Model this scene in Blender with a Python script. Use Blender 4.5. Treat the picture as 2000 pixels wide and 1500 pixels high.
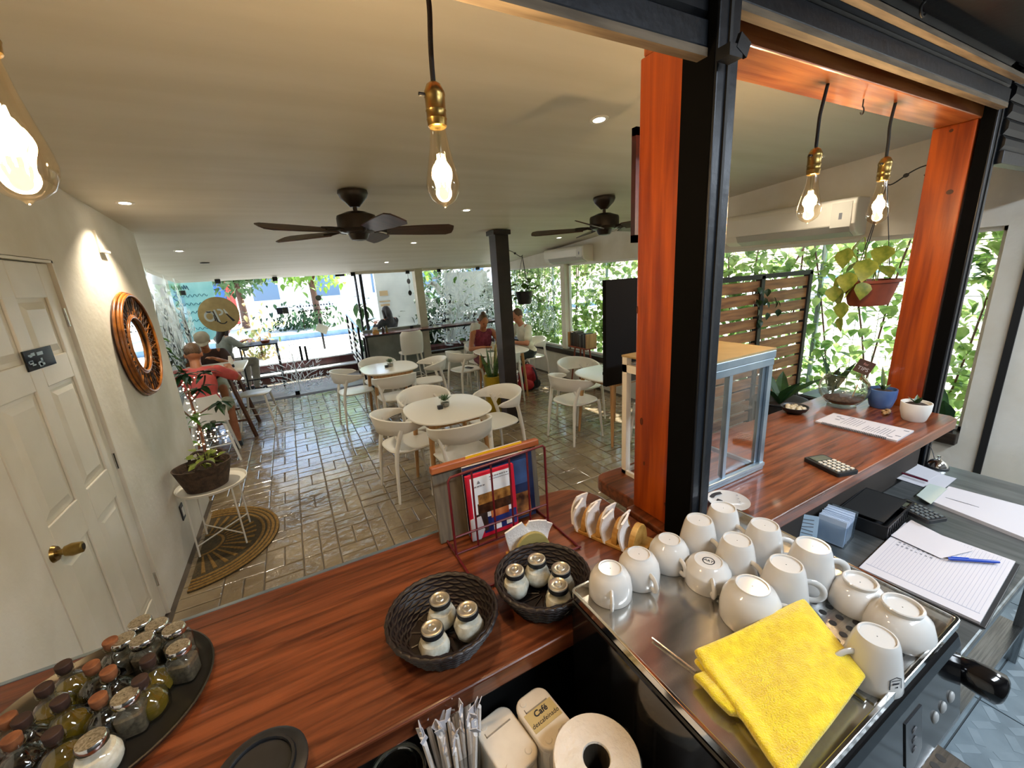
import bpy, bmesh, math, random
import numpy as np
from mathutils import Vector, Matrix, Euler
random.seed(7); np.random.seed(7)
for o in list(bpy.data.objects): bpy.data.objects.remove(o)
S = bpy.context.scene
COL = S.collection
# ------------------------------------------------------------ camera
H = 1.87; FPX = 800.0
YAW, PITCH, ROLL = [math.radians(a) for a in (27.5, 15.0, 3.7)]
def cam_axes():
    f = Vector((math.sin(YAW)*math.cos(PITCH), math.cos(YAW)*math.cos(PITCH), -math.sin(PITCH)))
    r = Vector((math.cos(YAW), -math.sin(YAW), 0)); d = f.cross(r)
    return r*math.cos(ROLL)+d*math.sin(ROLL), -r*math.sin(ROLL)+d*math.cos(ROLL), f
CR, CD, CF = cam_axes()
cd = bpy.data.cameras.new('camera'); cam = bpy.data.objects.new('camera', cd); COL.objects.link(cam)
cd.sensor_fit = 'HORIZONTAL'; cd.sensor_width = 36; cd.lens = FPX/2000*36; cd.clip_start = .02; cd.clip_end = 300
m = Matrix((CR, -CD, -CF)).transposed().to_4x4(); m.translation = (0, 0, H); cam.matrix_world = m
S.camera = cam
# a pixel of the 2000x1500 photo gives a direction; the plane it meets gives the place
def ray(x, y): return CR*((x-1000)/FPX) + CD*((y-750)/FPX) + CF
def PZ(x, y, h=0.0): d = ray(x, y); return Vector((0, 0, H)) + d*((h-H)/d.z)
def PX(x, y, a): d = ray(x, y); return Vector((0, 0, H)) + d*(a/d.x)
def PY(x, y, a): d = ray(x, y); return Vector((0, 0, H)) + d*(a/d.y)
CEIL = lambda y: 2.72-.078*y
def PC(x, y): d = ray(x, y); return Vector((0, 0, H)) + d*((2.72-H)/(d.z+.078*d.y))
# ------------------------------------------------------------ view, sky, sun, kitchen fill
S.view_settings.view_transform = 'Standard'; S.view_settings.look = 'None'
S.view_settings.gamma = 1; S.view_settings.use_curve_mapping = False
S.view_settings.exposure = 0.68
S.cycles.transparent_max_bounces = 32; S.cycles.max_bounces = 10; S.cycles.diffuse_bounces = 5
W = bpy.data.worlds.new('world'); S.world = W; W.use_nodes = True
wn = W.node_tree.nodes; bg = wn['Background']
sky = wn.new('ShaderNodeTexSky'); sky.sky_type = 'NISHITA'; sky.sun_disc = False
sky.sun_elevation = math.radians(62); sky.sun_rotation = math.radians(60); sky.air_density = 1.0; sky.dust_density = 2.0
W.node_tree.links.new(sky.outputs[0], bg.inputs[0]); bg.inputs[1].default_value = 0.55
def light(name, kind, loc, energy, color=(1, 1, 1), size=.05, rot=None, **kw):
    l = bpy.data.lights.new(name, kind); l.energy = energy; l.color = color
    if kind == 'AREA':
        l.shape = 'RECTANGLE'; l.size, l.size_y = size
    elif kind == 'SUN': l.angle = math.radians(.6)
    else: l.shadow_soft_size = size
    for k, v in kw.items(): setattr(l, k, v)
    o = bpy.data.objects.new(name, l); COL.objects.link(o); o.location = loc
    if rot: o.rotation_euler = rot
    return o
sun = light('sun', 'SUN', (6, 6, 12), 13.0, (1, .96, .88))
sun.rotation_euler = Vector((-.50, -.42, -1.0)).to_track_quat('-Z', 'Y').to_euler()
light('kitchen_lamp_glow', 'AREA', (3.35, -.75, 2.60), 44, (.80, .90, 1), (1.3, .25), (0, 0, 0))  # added to brighten the kitchen end of the right wall
light('kitchen_lamp_glow', 'AREA', (1.3, -.75, 2.60), 34, (.80, .90, 1), (1.3, .25), (0, 0, 0))  # unseen cool fill added over the work counters

# ------------------------------------------------------------ mesh helpers
class MB:
    def __init__(s): s.v = []; s.f = []; s.m = []; s.cur = 0
    def add(s, vs, fs, M=None):
        o = len(s.v)
        if M is not None: vs = [M @ Vector(p) for p in vs]
        s.v += [tuple(p) for p in vs]; s.f += [tuple(i+o for i in q) for q in fs]; s.m += [s.cur]*len(fs); return s
    def box(s, x0, x1, y0, y1, z0, z1, M=None):
        return s.add([(x0,y0,z0),(x1,y0,z0),(x1,y1,z0),(x0,y1,z0),(x0,y0,z1),(x1,y0,z1),(x1,y1,z1),(x0,y1,z1)],
                     [(0,3,2,1),(4,5,6,7),(0,1,5,4),(1,2,6,5),(2,3,7,6),(3,0,4,7)], M)
    def obox(s, c, sz, rz=0, rx=0, ry=0):
        M = Matrix.Translation(c) @ Euler((rx, ry, rz)).to_matrix().to_4x4()
        a, b, d = [q/2 for q in sz]; return s.box(-a, a, -b, b, -d, d, M)
    def loft(s, rings, cap=True, closed=True, loop=False):
        n = len(rings[0]); vs = [p for r in rings for p in r]; fs = []
        R = len(rings)
        for i in range(R if loop else R-1):
            j = (i+1) % R
            for k in range(n if closed else n-1):
                l = (k+1) % n; fs.append((i*n+k, i*n+l, j*n+l, j*n+k))
        if cap and not loop: fs += [tuple(reversed(range(n))), tuple(range((R-1)*n, R*n))]
        return s.add(vs, fs)
    def tube(s, pts, r, n=8, cap=True, flat=1.0, loop=False):
        pts = [Vector(p) for p in pts]; N = len(pts)
        rs = r if isinstance(r, (list, tuple)) else [r]*N
        rings = []; prev = None
        for i, p in enumerate(pts):
            if loop: t = pts[(i+1) % N]-pts[i-1]
            else: t = pts[min(i+1, N-1)]-pts[max(i-1, 0)]
            t = t.normalized() if t.length > 1e-9 else Vector((0, 0, 1))
            if prev is None:
                a = Vector((0, 0, 1)) if abs(t.z) < .9 else Vector((1, 0, 0)); u = t.cross(a).normalized()
            else:
                u = prev-t*prev.dot(t); u = u.normalized() if u.length > 1e-6 else t.orthogonal().normalized()
            prev = u; w = t.cross(u)
            rings.append([p+u*math.cos(2*math.pi*k/n)*rs[i]+w*math.sin(2*math.pi*k/n)*rs[i]*flat for k in range(n)])
        return s.loft(rings, cap, True, loop)
    def lathe(s, prof, n=24, c=(0, 0, 0), sx=1, sy=1, cap=True):
        rings = [[(c[0]+r*sx*math.cos(2*math.pi*k/n), c[1]+r*sy*math.sin(2*math.pi*k/n), c[2]+z) for k in range(n)] for r, z in prof]
        return s.loft(rings, cap)
    def ell(s, c, r, n=14, k=9, M=None):
        t = MB(); t.lathe([(max(1e-4, math.sin(math.pi*i/k)), -math.cos(math.pi*i/k)) for i in range(k+1)], n)
        m_ = Matrix.Translation(c) @ (M or Matrix.Identity(4)) @ Matrix.Diagonal((*r, 1))
        return s.add(t.v, t.f, m_)
    def prism(s, poly, z0, z1, M=None):
        n = len(poly); vs = [(x, y, z0) for x, y in poly]+[(x, y, z1) for x, y in poly]
        return s.add(vs, [tuple(reversed(range(n))), tuple(range(n, 2*n))]+[(k, (k+1) % n, n+(k+1) % n, n+k) for k in range(n)], M)
    def capsule(s, a, b, ra, rb, n=12):
        a = Vector(a); b = Vector(b); d = b-a; L = d.length
        if L < 1e-6: return s.ell(a, (ra,)*3)
        q = Vector((0, 0, 1)).rotation_difference(d).to_matrix().to_4x4(); M = Matrix.Translation(a) @ q
        pr = [(max(1e-4, ra*math.sin(t)), -ra*math.cos(t)) for t in [math.pi/2*i/4 for i in range(5)]]
        pr += [(max(1e-4, rb*math.cos(t)), L+rb*math.sin(t)) for t in [math.pi/2*i/4 for i in range(5)]]
        t = MB(); t.lathe(pr, n); return s.add(t.v, t.f, M)
    def build(s, name, mat, parent=None, smooth=None, bevel=0, seg=2, loc=None, rot=None):
        me = bpy.data.meshes.new(name); me.from_pydata(s.v, [], s.f); me.update()
        for mm in (mat if isinstance(mat, (list, tuple)) else [mat]): me.materials.append(mm)
        if any(s.m): me.polygons.foreach_set('material_index', s.m)
        b = bmesh.new(); b.from_mesh(me); bmesh.ops.recalc_face_normals(b, faces=b.faces); b.to_mesh(me); b.free()
        if smooth is not None:
            me.polygons.foreach_set('use_smooth', [True]*len(me.polygons)); me.set_sharp_from_angle(angle=math.radians(smooth))
        o = bpy.data.objects.new(name, me); COL.objects.link(o)
        if parent: o.parent = parent
        if loc is not None: o.location = loc
        if rot is not None: o.rotation_euler = rot
        if bevel:
            bm_ = o.modifiers.new('bevel', 'BEVEL'); bm_.width = bevel; bm_.segments = seg; bm_.limit_method = 'ANGLE'
        return o
def tag(o, label, cat, group=None):
    o['label'] = label; o['category'] = cat
    if group: o['group'] = group
    return o
def thing(name, label, cat, loc=(0, 0, 0), rz=0, group=None, rot=None):
    o = bpy.data.objects.new(name, None); COL.objects.link(o); o.location = loc; o.rotation_euler = rot or (0, 0, rz)
    o.empty_display_size = .05
    return tag(o, label, cat, group)
def struct(o, label=None, kind='structure'):
    o['kind'] = kind
    if label: o['label'] = label
    return o
def group_struct(name, label):
    o = bpy.data.objects.new(name, None); COL.objects.link(o); return struct(o, label)
def dup(root, loc, rz=0, label=None):
    r = root.copy(); COL.objects.link(r); r.location = loc; r.rotation_euler = (0, 0, rz)
    if label: r['label'] = label
    for ch in list(root.children):
        c = ch.copy(); COL.objects.link(c); c.parent = r
        for g in ch.children:
            d = g.copy(); COL.objects.link(d); d.parent = c
    return r
def bake(o):
    dg = bpy.context.evaluated_depsgraph_get(); me = bpy.data.meshes.new_from_object(o.evaluated_get(dg))
    o.modifiers.clear(); o.data = me; return o
def remesh(o, vox, it=6, fac=.5):
    r = o.modifiers.new('r', 'REMESH'); r.mode = 'VOXEL'; r.voxel_size = vox; r.use_smooth_shade = True
    s = o.modifiers.new('s', 'SMOOTH'); s.factor = fac; s.iterations = it
    return bake(o)
def text(s, size, mat, name='lettering', parent=None, loc=(0, 0, 0), rot=(0, 0, 0), ext=.0006, align='CENTER', M=None, shear=0, off=0):
    c = bpy.data.curves.new(name, 'FONT'); c.body = s; c.size = size; c.extrude = ext; c.align_x = align; c.align_y = 'CENTER'; c.shear = shear; c.offset = off; c.resolution_u = 3
    o = bpy.data.objects.new(name, c); COL.objects.link(o); bpy.context.view_layer.update()
    dg = bpy.context.evaluated_depsgraph_get(); me = bpy.data.meshes.new_from_object(o.evaluated_get(dg))
    bpy.data.objects.remove(o); me.materials.clear(); me.materials.append(mat)
    if M is not None: me.transform(M)
    o = bpy.data.objects.new(name, me); COL.objects.link(o); o.location = loc; o.rotation_euler = rot
    if parent: o.parent = parent
    return o
def rrect(w, d, r, n=6, cx=0, cy=0, p=None):
    if p:  # superellipse
        return [(cx+w/2*math.copysign(abs(math.cos(t))**(2/p), math.cos(t)), cy+d/2*math.copysign(abs(math.sin(t))**(2/p), math.sin(t))) for t in [2*math.pi*i/48 for i in range(48)]]
    out = []
    for sx, sy, a0 in ((1, 1, 0), (-1, 1, 90), (-1, -1, 180), (1, -1, 270)):
        for i in range(n+1):
            a = math.radians(a0+90*i/n); out.append((cx+sx*(w/2-r)+r*math.cos(a), cy+sy*(d/2-r)+r*math.sin(a)))
    return out
def bez(p0, p1, p2, p3, n=10):
    p0, p1, p2, p3 = map(Vector, (p0, p1, p2, p3))
    return [p0*(1-t)**3+p1*3*t*(1-t)**2+p2*3*t*t*(1-t)+p3*t**3 for t in [i/n for i in range(n+1)]]

# ------------------------------------------------------------ materials
def srgb(h):
    if isinstance(h, str):
        h = h.lstrip('#'); c = [int(h[i:i+2], 16)/255 for i in (0, 2, 4)]
        return tuple((x/12.92 if x <= .04045 else ((x+.055)/1.055)**2.4) for x in c)
    return tuple(h)
def pm(name, c1, c2=None, rough=.5, metal=0, scale=8, stretch=(1, 1, 1), bump=0, bscale=None, lo=.35, hi=.65, detail=5, spec=.5, coat=0,
       sheen=0, rvar=0, emit=None, es=0, coords='Object', transl=0, dist=0, bstretch=None, alpha=None):
    M = bpy.data.materials.new(name); M.use_nodes = True; nt = M.node_tree; n = nt.nodes; L = nt.links; p = n['Principled BSDF']
    c1 = srgb(c1); p.inputs['Base Color'].default_value = (*c1, 1); p.inputs['Roughness'].default_value = rough; p.inputs['Metallic'].default_value = metal
    p.inputs['Specular IOR Level'].default_value = spec; p.inputs['Coat Weight'].default_value = coat; p.inputs['Coat Roughness'].default_value = .08
    p.inputs['Sheen Weight'].default_value = sheen
    if emit: p.inputs['Emission Color'].default_value = (*srgb(emit), 1); p.inputs['Emission Strength'].default_value = es
    tc = None
    def mapped(st):
        nonlocal tc
        if tc is None: tc = n.new('ShaderNodeTexCoord')
        mp = n.new('ShaderNodeMapping'); mp.inputs['Scale'].default_value = st
        if coords == 'World':
            g = n.new('ShaderNodeNewGeometry'); L.new(g.outputs['Position'], mp.inputs[0])
        else: L.new(tc.outputs[coords], mp.inputs[0])
        return mp.outputs[0]
    if c2 is not None:
        nz = n.new('ShaderNodeTexNoise'); nz.inputs['Scale'].default_value = scale; nz.inputs['Detail'].default_value = detail; nz.inputs['Distortion'].default_value = dist
        L.new(mapped(stretch), nz.inputs['Vector'])
        cr = n.new('ShaderNodeValToRGB'); e = cr.color_ramp.elements; e[0].position = lo; e[1].position = hi
        e[0].color = (*c1, 1); e[1].color = (*srgb(c2), 1); L.new(nz.outputs[0], cr.inputs[0]); L.new(cr.outputs[0], p.inputs['Base Color'])
        if rvar:
            mr = n.new('ShaderNodeMapRange'); mr.inputs[3].default_value = rough-rvar; mr.inputs[4].default_value = rough+rvar
            L.new(nz.outputs[0], mr.inputs[0]); L.new(mr.outputs[0], p.inputs['Roughness'])
    if bump:
        nb = n.new('ShaderNodeTexNoise'); nb.inputs['Scale'].default_value = bscale or scale; nb.inputs['Detail'].default_value = 4
        L.new(mapped(bstretch or stretch), nb.inputs['Vector'])
        b = n.new('ShaderNodeBump'); b.inputs['Strength'].default_value = bump; b.inputs['Distance'].default_value = .02
        L.new(nb.outputs[0], b.inputs['Height']); L.new(b.outputs[0], p.inputs['Normal'])
    if transl:
        t = n.new('ShaderNodeBsdfTranslucent'); mx = n.new('ShaderNodeMixShader'); mx.inputs[0].default_value = transl
        src = p.inputs['Base Color']
        if src.is_linked: L.new(src.links[0].from_socket, t.inputs[0])
        else: t.inputs[0].default_value = (*c1, 1)
        L.new(p.outputs[0], mx.inputs[1]); L.new(t.outputs[0], mx.inputs[2]); L.new(mx.outputs[0], n['Material Output'].inputs[0])
    return M
def glass(name, tint=(1, 1, 1), k=1.0, rough=.01, base=.02):
    M = bpy.data.materials.new(name); M.use_nodes = True; nt = M.node_tree; n = nt.nodes; L = nt.links; n.remove(n['Principled BSDF'])
    t = n.new('ShaderNodeBsdfTransparent'); t.inputs[0].default_value = (*tint, 1); g = n.new('ShaderNodeBsdfGlossy'); g.inputs['Roughness'].default_value = rough
    lw = n.new('ShaderNodeLayerWeight'); lw.inputs[0].default_value = .5; f = n.new('ShaderNodeMath'); f.operation = 'POWER'; f.inputs[1].default_value = 4.0; L.new(lw.outputs['Facing'], f.inputs[0]); ma = n.new('ShaderNodeMath'); ma.operation = 'MULTIPLY_ADD'; ma.inputs[1].default_value = k*.9; ma.inputs[2].default_value = base+.03*k
    mx = n.new('ShaderNodeMixShader'); L.new(f.outputs[0], ma.inputs[0]); L.new(ma.outputs[0], mx.inputs[0]); L.new(t.outputs[0], mx.inputs[1]); L.new(g.outputs[0], mx.inputs[2])
    L.new(mx.outputs[0], n['Material Output'].inputs[0]); return M
def emis(name, c, s):
    M = bpy.data.materials.new(name); M.use_nodes = True; n = M.node_tree.nodes; n.remove(n['Principled BSDF'])
    e = n.new('ShaderNodeEmission'); e.inputs[0].default_value = (*srgb(c), 1); e.inputs[1].default_value = s
    M.node_tree.links.new(e.outputs[0], n['Material Output'].inputs[0]); return M
m_plaster = pm('plaster', '#d9d2c2', '#e6e1d6', .8, scale=3, bump=.12, bscale=25)
m_ceil = pm('ceiling_paint', '#cfc8b6', '#d9d3c4', .6, scale=1.2, stretch=(.5, 4, 1), bump=.1, bscale=2.5, bstretch=(.4, 5, 1))
m_white_door = pm('door_paint', '#dcd5c4', '#e5dfd0', .38, scale=4, bump=.03, bscale=50)
m_darkgap = pm('dark_gap', '#2a2620', rough=.9)
m_bar = pm('bar_wood', '#4c2311', '#824627', .30, scale=5, stretch=(.7, 11, 11), bump=.05, bscale=18, coat=.25, rvar=.06, dist=.6, coords='World')
m_orange = pm('orange_wood', '#7c2a02', '#ad4c05', .36, scale=5, stretch=(7, 7, .45), bump=.05, bscale=20, dist=.4, coat=.2, coords='World')
m_orange_b = pm('orange_beam_wood', '#8a3f10', '#b87038', .34, scale=5, stretch=(.5, 7, 7), bump=.05, bscale=20, dist=.4, coat=.2, coords='World')
m_knot = pm('knot_wood', '#3a1505', '#5a2408', .5, scale=30)
m_blackmetal = pm('black_metal', '#0e0f12', '#16181c', .36, .2, scale=6, bump=.05, bscale=40)
m_bluemetal = pm('dark_blue_metal', '#0e1218', '#181e27', .38, .35, scale=6, bump=.06, bscale=40)
m_creamwood = pm('raw_wood_edge', '#5d4f3c', '#80705a', .7, scale=10, stretch=(.6, 6, 6))
m_colbrown = pm('column_brown', '#241c18', '#332823', .42, scale=5, coords='World', spec=.4)
m_white = pm('white_plastic', '#e9e4d8', rough=.34)
m_white2 = pm('white_table_top', '#efe9db', rough=.22)
m_oak = pm('oak_leg', '#a87a48', '#c69660', .45, scale=8, stretch=(6, 6, .6))
m_brownwood = pm('brown_wood', '#4a2a18', '#6b4026', .45, scale=7, stretch=(6, 6, .6))
m_fan = pm('fan_bronze', '#231c17', '#33291f', .4, .3, scale=10)
m_blade = pm('fan_blade', '#2e1a11', '#4a2c1d', .4, scale=6, stretch=(.6, 6, 6))
m_brass = pm('antique_brass', '#7a6232', '#a98d52', .3, .9, scale=12)
m_chrome = pm('chrome', '#d8d8d6', rough=.12, metal=1)
m_steel = pm('brushed_steel', '#8d8f90', '#b4b6b6', .26, 1, scale=5, stretch=(1, 30, 1), bump=.02, bscale=60)
m_alu = pm('aluminium', '#8fa3b3', '#a9bac6', .33, .8, scale=9)
m_lid = pm('tin_lid', '#b9b2a2', '#d6d0c3', .28, .9, scale=30)
m_blk = pm('black_gloss', '#0b0b0d', rough=.09, spec=.6)
m_blkm = pm('black_matt', '#141414', rough=.6)
m_blkp = pm('black_plastic', '#17181a', '#202124', .42, scale=30)
m_ceramic = pm('white_ceramic', '#c4c3c0', rough=.1, spec=.6)
m_paper = pm('paper', '#b9b8be', rough=.75)
m_ink = pm('ink', '#22242a', rough=.8)
m_inkgrey = pm('grey_ink', '#777a82', rough=.8)
m_cloth = pm('yellow_microfibre', '#e2c000', '#f2da10', .95, scale=60, sheen=.5, bump=.5, bscale=420)
m_glass = glass('clear_glass'); m_pane = glass('window_glass', (.97, .985, .98), .55, .0, .0)
m_jar = glass('jar_glass', (.93, .95, .93), 1.3, .03, .07)
m_bulb = glass('bulb_glass', (1, .93, .80), .8, .02, .03)
m_sugar = pm('sugar', '#f1ede4', '#ddd5c4', .85, scale=90)
m_pepper = pm('ground_pepper', '#4c4438', '#6c6250', .9, scale=150)
m_oil = pm('olive_oil', '#4a4012', '#7d6a1c', .15, scale=15)
m_vinegar = pm('dark_vinegar', '#0d0908', rough=.1)
m_cork = pm('cork', '#6a3d22', '#8a5632', .8, scale=60)
m_corkd = pm('dark_cork', '#2b1a14', '#3c261c', .7, scale=60)
m_basket = pm('dark_wicker', '#130b0a', '#211513', .42, scale=25)
m_rattan = pm('seagrass', '#3a2b20', '#5b4635', .75, scale=30, bump=.6, bscale=90)
m_bamboo = pm('bamboo_wood', '#a5752f', '#c79a52', .45, scale=7, stretch=(1, 7, 7))
m_napkin = pm('napkin', '#ece6e0', rough=.9, bump=.2, bscale=160)
m_redwire = pm('red_wire', '#5c1119', rough=.35, spec=.6)
m_leaf = pm('leaf_green', '#2f5a1c', '#6d9a35', .42, scale=9, transl=.35)
m_leafd = pm('leaf_dark', '#16301a', '#2f5526', .4, scale=9, transl=.2)
m_leafy = pm('leaf_pothos', '#5e7a26', '#b9bd54', .4, scale=14, transl=.35)
m_ivy = pm('ivy_leaf', '#4f7a30', '#b6cc80', .45, scale=6, transl=.5, coords='World')
m_soil = pm('soil', '#241a13', '#3a2b20', .95, scale=60, bump=.5)
m_terra = pm('terracotta', '#7d3b25', '#94492f', .65, scale=12)
m_skin = pm('skin_tone', '#a5643f', '#b5744c', .5, scale=10)
m_skinl = pm('light_skin_tone', '#b9795a', '#c98a6a', .5, scale=10)
m_hair = pm('dark_hair', '#15100e', '#2b201a', .5, scale=30, stretch=(6, 6, 1))
m_hairb = pm('brown_hair', '#4a3220', '#6e5236', .55, scale=30, stretch=(6, 6, 1))
m_frost = pm('white_vinyl', '#e9efee', rough=.55, transl=.5)
# ------------------------------------------------------------ the room
LW, LG, FY, RW = -.97, -1.4, 8.2, 4.2
m_slab = pm('joint_mortar', '#463d33', '#554b40', .8, scale=10, coords='World')
m_brick = pm('stamped_stone', '#655440', '#988667', .22, scale=2.2, bump=.8, bscale=11, coords='World', rvar=.07, detail=6, spec=.8, coat=.6, lo=.3, hi=.7)
# the floor: stamped stone in a basket weave, 24 cm modules
floor = group_struct('floor', 'stamped stone floor in a basket weave')
MB().box(-1.45, 4.3, .9, 8.2, -.06, 0, None).build('floor_bed', m_slab, floor)
mod = .24; gap = .005
cells = []
for i in range(-6, 18):
    for j in range(0, 26):
        x0 = i*mod+.02; y0 = 2.0+j*mod
        if x0 < LG-.02 or x0+mod > RW+.1 or y0+mod > FY: continue
        r = random.random()
        vert = ((i+j) % 2 == 0) if r > .22 else (r < .11)
        for k in (0, 1):
            if vert: cells.append((x0+mod*(k+.5)/2, y0+mod/2, math.pi/2))
            else: cells.append((x0+mod/2, y0+mod*(k+.5)/2, 0))
cells = [c for c in cells if not (c[0] < LW+.12 and c[1] < 4.45 and c[0] < LW)]
def brick_mesh(t):
    b = MB(); a, d = mod/2-gap/2, mod/4-gap/2; e = .006
    b.add([(-a,-d,-.01),(a,-d,-.01),(a,d,-.01),(-a,d,-.01),(-a,-d,.001),(a,-d,.001),(a,d,.001),(-a,d,.001),
           (-a+e,-d+e,t),(a-e,-d+e,t+.001),(a-e,d-e,t),(-a+e,d-e,t-.001)],
          [(0,1,5,4),(1,2,6,5),(2,3,7,6),(3,0,4,7),(4,5,9,8),(5,6,10,9),(6,7,11,10),(7,4,8,11),(8,9,10,11)]); return b
def vis(c):
    d = Vector((c[0], c[1], -H)); w = d.dot(CF)
    if w < .1: return 1e9
    px, py = 1000+FPX*d.dot(CR)/w, 750+FPX*d.dot(CD)/w
    if px < 330 or px > 1260 or py > 1230-.29*(px-330): return 1e9+w
    return w
cells.sort(key=vis)
proto = [brick_mesh(t).build('brick', m_brick, floor) for t in (.0045, .006, .0035)]
for q in proto: q.location = (*cells[0][:2], 0)
for i, c in enumerate(cells[:300]):
    o = proto[i] if i < 3 else proto[i % 3].copy()
    if i >= 3: COL.objects.link(o)
    o.location = (c[0], c[1], random.uniform(0, .002)); o.rotation_euler = (0, 0, c[2])
rest = MB()
for i, c in enumerate(cells[300:]):
    b = brick_mesh((.0045, .006, .0035)[i % 3]); rest.add(b.v, b.f, Matrix.Translation((c[0], c[1], random.uniform(0, .002))) @ Matrix.Rotation(c[2], 4, 'Z'))
r_ = rest.build('paving', m_brick, floor); r_['kind'] = 'stuff'
# kitchen floor of grey tiles
kf = group_struct('floor_kitchen', 'grey patterned tile floor of the kitchen')
m_ktile = pm('grey_tile', '#5f6c74', '#76848c', .35, scale=6, coords='World')
MB().box(-1.1, 4.3, -1.7, .9, -.06, 0).build('floor_bed', pm('dark_joint', '#3a4246', rough=.8), kf)
tp = None
for i in range(13):
    for j in range(8):
        x, y = -1.08+i*.42+.21, -1.7+j*.33+.165
        if tp is None:
            t = MB(); t.box(-.207, .207, -.162, .162, 0, .006)
            tp = t.build('tile', m_ktile, kf); o = tp
            q = MB()
            for a in range(5):
                for bb in range(4):
                    cx, cy = -.165+a*.083, -.12+bb*.08
                    q.obox((cx, cy, .0062), (.068, .03, .0012), .6 if (a+bb) % 2 else -.6)
            rl = q.build('relief', pm('grey_tile_relief', '#717f87', '#87949c', .35, scale=6), tp); tpr = rl; rl['kind'] = 'stuff'
        else:
            o = tp.copy(); COL.objects.link(o); c = tpr.copy(); COL.objects.link(c); c.parent = o
        o.location = (x, y, 0)
# ceiling: one plane that falls gently towards the street
c = MB()
def slab(b, x0, x1, y0, y1, t=.12):
    b.add([(x0,y0,CEIL(y0)),(x1,y0,CEIL(y0)),(x1,y1,CEIL(y1)),(x0,y1,CEIL(y1)),(x0,y0,CEIL(y0)+t),(x1,y0,CEIL(y0)+t),(x1,y1,CEIL(y1)+t),(x0,y1,CEIL(y1)+t)],
          [(0,1,2,3),(7,6,5,4),(0,4,5,1),(1,5,6,2),(2,6,7,3),(3,7,4,0)])
slab(c, -1.5, 4.4, .745, 8.45)
struct(c.build('ceiling', m_ceil), 'pale plaster ceiling sloping towards the street')
m_kceil = pm('kitchen_ceiling', '#9a8a74', '#ab9c86', .8, scale=3)
struct(MB().box(-1.1, 4.3, -1.7, .74, 2.80, 2.9).build('ceiling_kitchen', m_kceil), 'brown kitchen ceiling')
# left wall with the door opening
DY0, DY1, DZ = 2.035, 2.865, 2.055
w = MB(); w.box(-1.12, LW, -1.7, DY0-.02, 0, 2.9); w.box(-1.12, LW, DY0-.02, DY1+.02, DZ+.02, 2.9); w.box(-1.12, LW, DY1+.02, 4.30, 0, 2.9); w.box(LG-.08, LW, 4.30, 4.43, 0, 2.6)
struct(w.build('wall_left', m_plaster), 'cream plastered wall with the white panel door')
struct(MB().box(-1.12, 4.35, -1.8, -1.7, 0, 2.9).build('wall_back', pm('dark_tile_wall', '#3c3a38', '#4a4845', .5, scale=5)), 'kitchen back wall')  # unseen wall, colour darkened so the machine reflects less light
# panel door
d = group_struct('door_1', 'white six-panel door in the cream wall')
XD = LW-.012
b = MB()   # leaf: stiles, rails around recessed panels
b.box(XD-.035, XD-.012, DY0, DY1, .01, DZ)
yy = [DY0, DY0+.105, DY0+.365, DY0+.465, DY1-.105, DY1]
zz = [.01, .20, .86, 1.02, 1.52, 1.64, 1.90, DZ]
b.box(XD-.012, XD, yy[0], yy[1], .01, DZ); b.box(XD-.012, XD, yy[2], yy[3], .01, DZ); b.box(XD-.012, XD, yy[4], yy[5], .01, DZ)
for k in (0, 2, 4, 6):
    for (a0, a1) in ((yy[1], yy[2]), (yy[3], yy[4])): b.box(XD-.012, XD, a0, a1, zz[k], zz[k+1])
b.build('door_leaf', m_white_door, d, bevel=.004)
for (a0, a1) in ((yy[1], yy[2]), (yy[3], yy[4])):
    for k in (1, 3, 5):
        p = MB(); q = .018; e = .05
        z0, z1 = zz[k], zz[k+1]
        def ring(s, x): return [(x, a0+s, z0+s), (x, a1-s, z0+s), (x, a1-s, z1-s), (x, a0+s, z1-s)]
        p.loft([ring(.002, XD-.012), ring(q, XD-.011), ring(e, XD-.002)], cap=False); p.add(ring(e, XD-.002), [(0, 1, 2, 3)])
        p.build('door_panel', m_white_door, d)
k = MB(); kz, ky = .92, DY0+.07
k.tube([(XD, ky, kz), (XD+.012, ky, kz)], [.034, .028], 18); k.tube([(XD+.012, ky, kz), (XD+.03, ky, kz), (XD+.034, ky, kz), (XD+.055, ky, kz), (XD+.085, ky, kz), (XD+.088, ky, kz)], [.012, .012, .020, .026, .022, .017], 18)
kb = k.build('door_knob', m_brass, d, smooth=40)
k2 = MB(); k2.tube([(XD+.088, ky, kz), (XD+.0895, ky, kz)], .013, 14); k2.build('keyhole', m_darkgap, kb)
for hz in (.25, 1.02, 1.80):
    MB().tube([(XD+.004, DY1+.004, hz-.045), (XD+.004, DY1+.004, hz+.045)], .007, 8).build('hinge', m_chrome, d, smooth=50)
MB().box(XD-.004, XD+.003, DY0-.002, DY0+.022, .80, .86).build('latch_plate', pm('worn_brass', '#6a5a48', '#b0a898', .5, .6, scale=120), d)
t = MB()
t.box(XD-.03, LW+.004, DY0-.018, DY0-.004, 0, DZ+.016); t.box(XD-.03, LW+.004, DY1+.006, DY1+.018, 0, DZ+.016); t.box(XD-.03, LW+.004, DY0-.018, DY1+.018, DZ+.004, DZ+.016)
struct(t.build('trim_1', m_white_door), 'thin cream frame around the panel door')
MB().box(XD-.05, XD-.036, DY0-.02, DY1+.02, 0, DZ+.02).build('door_backing', m_darkgap, d)

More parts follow.
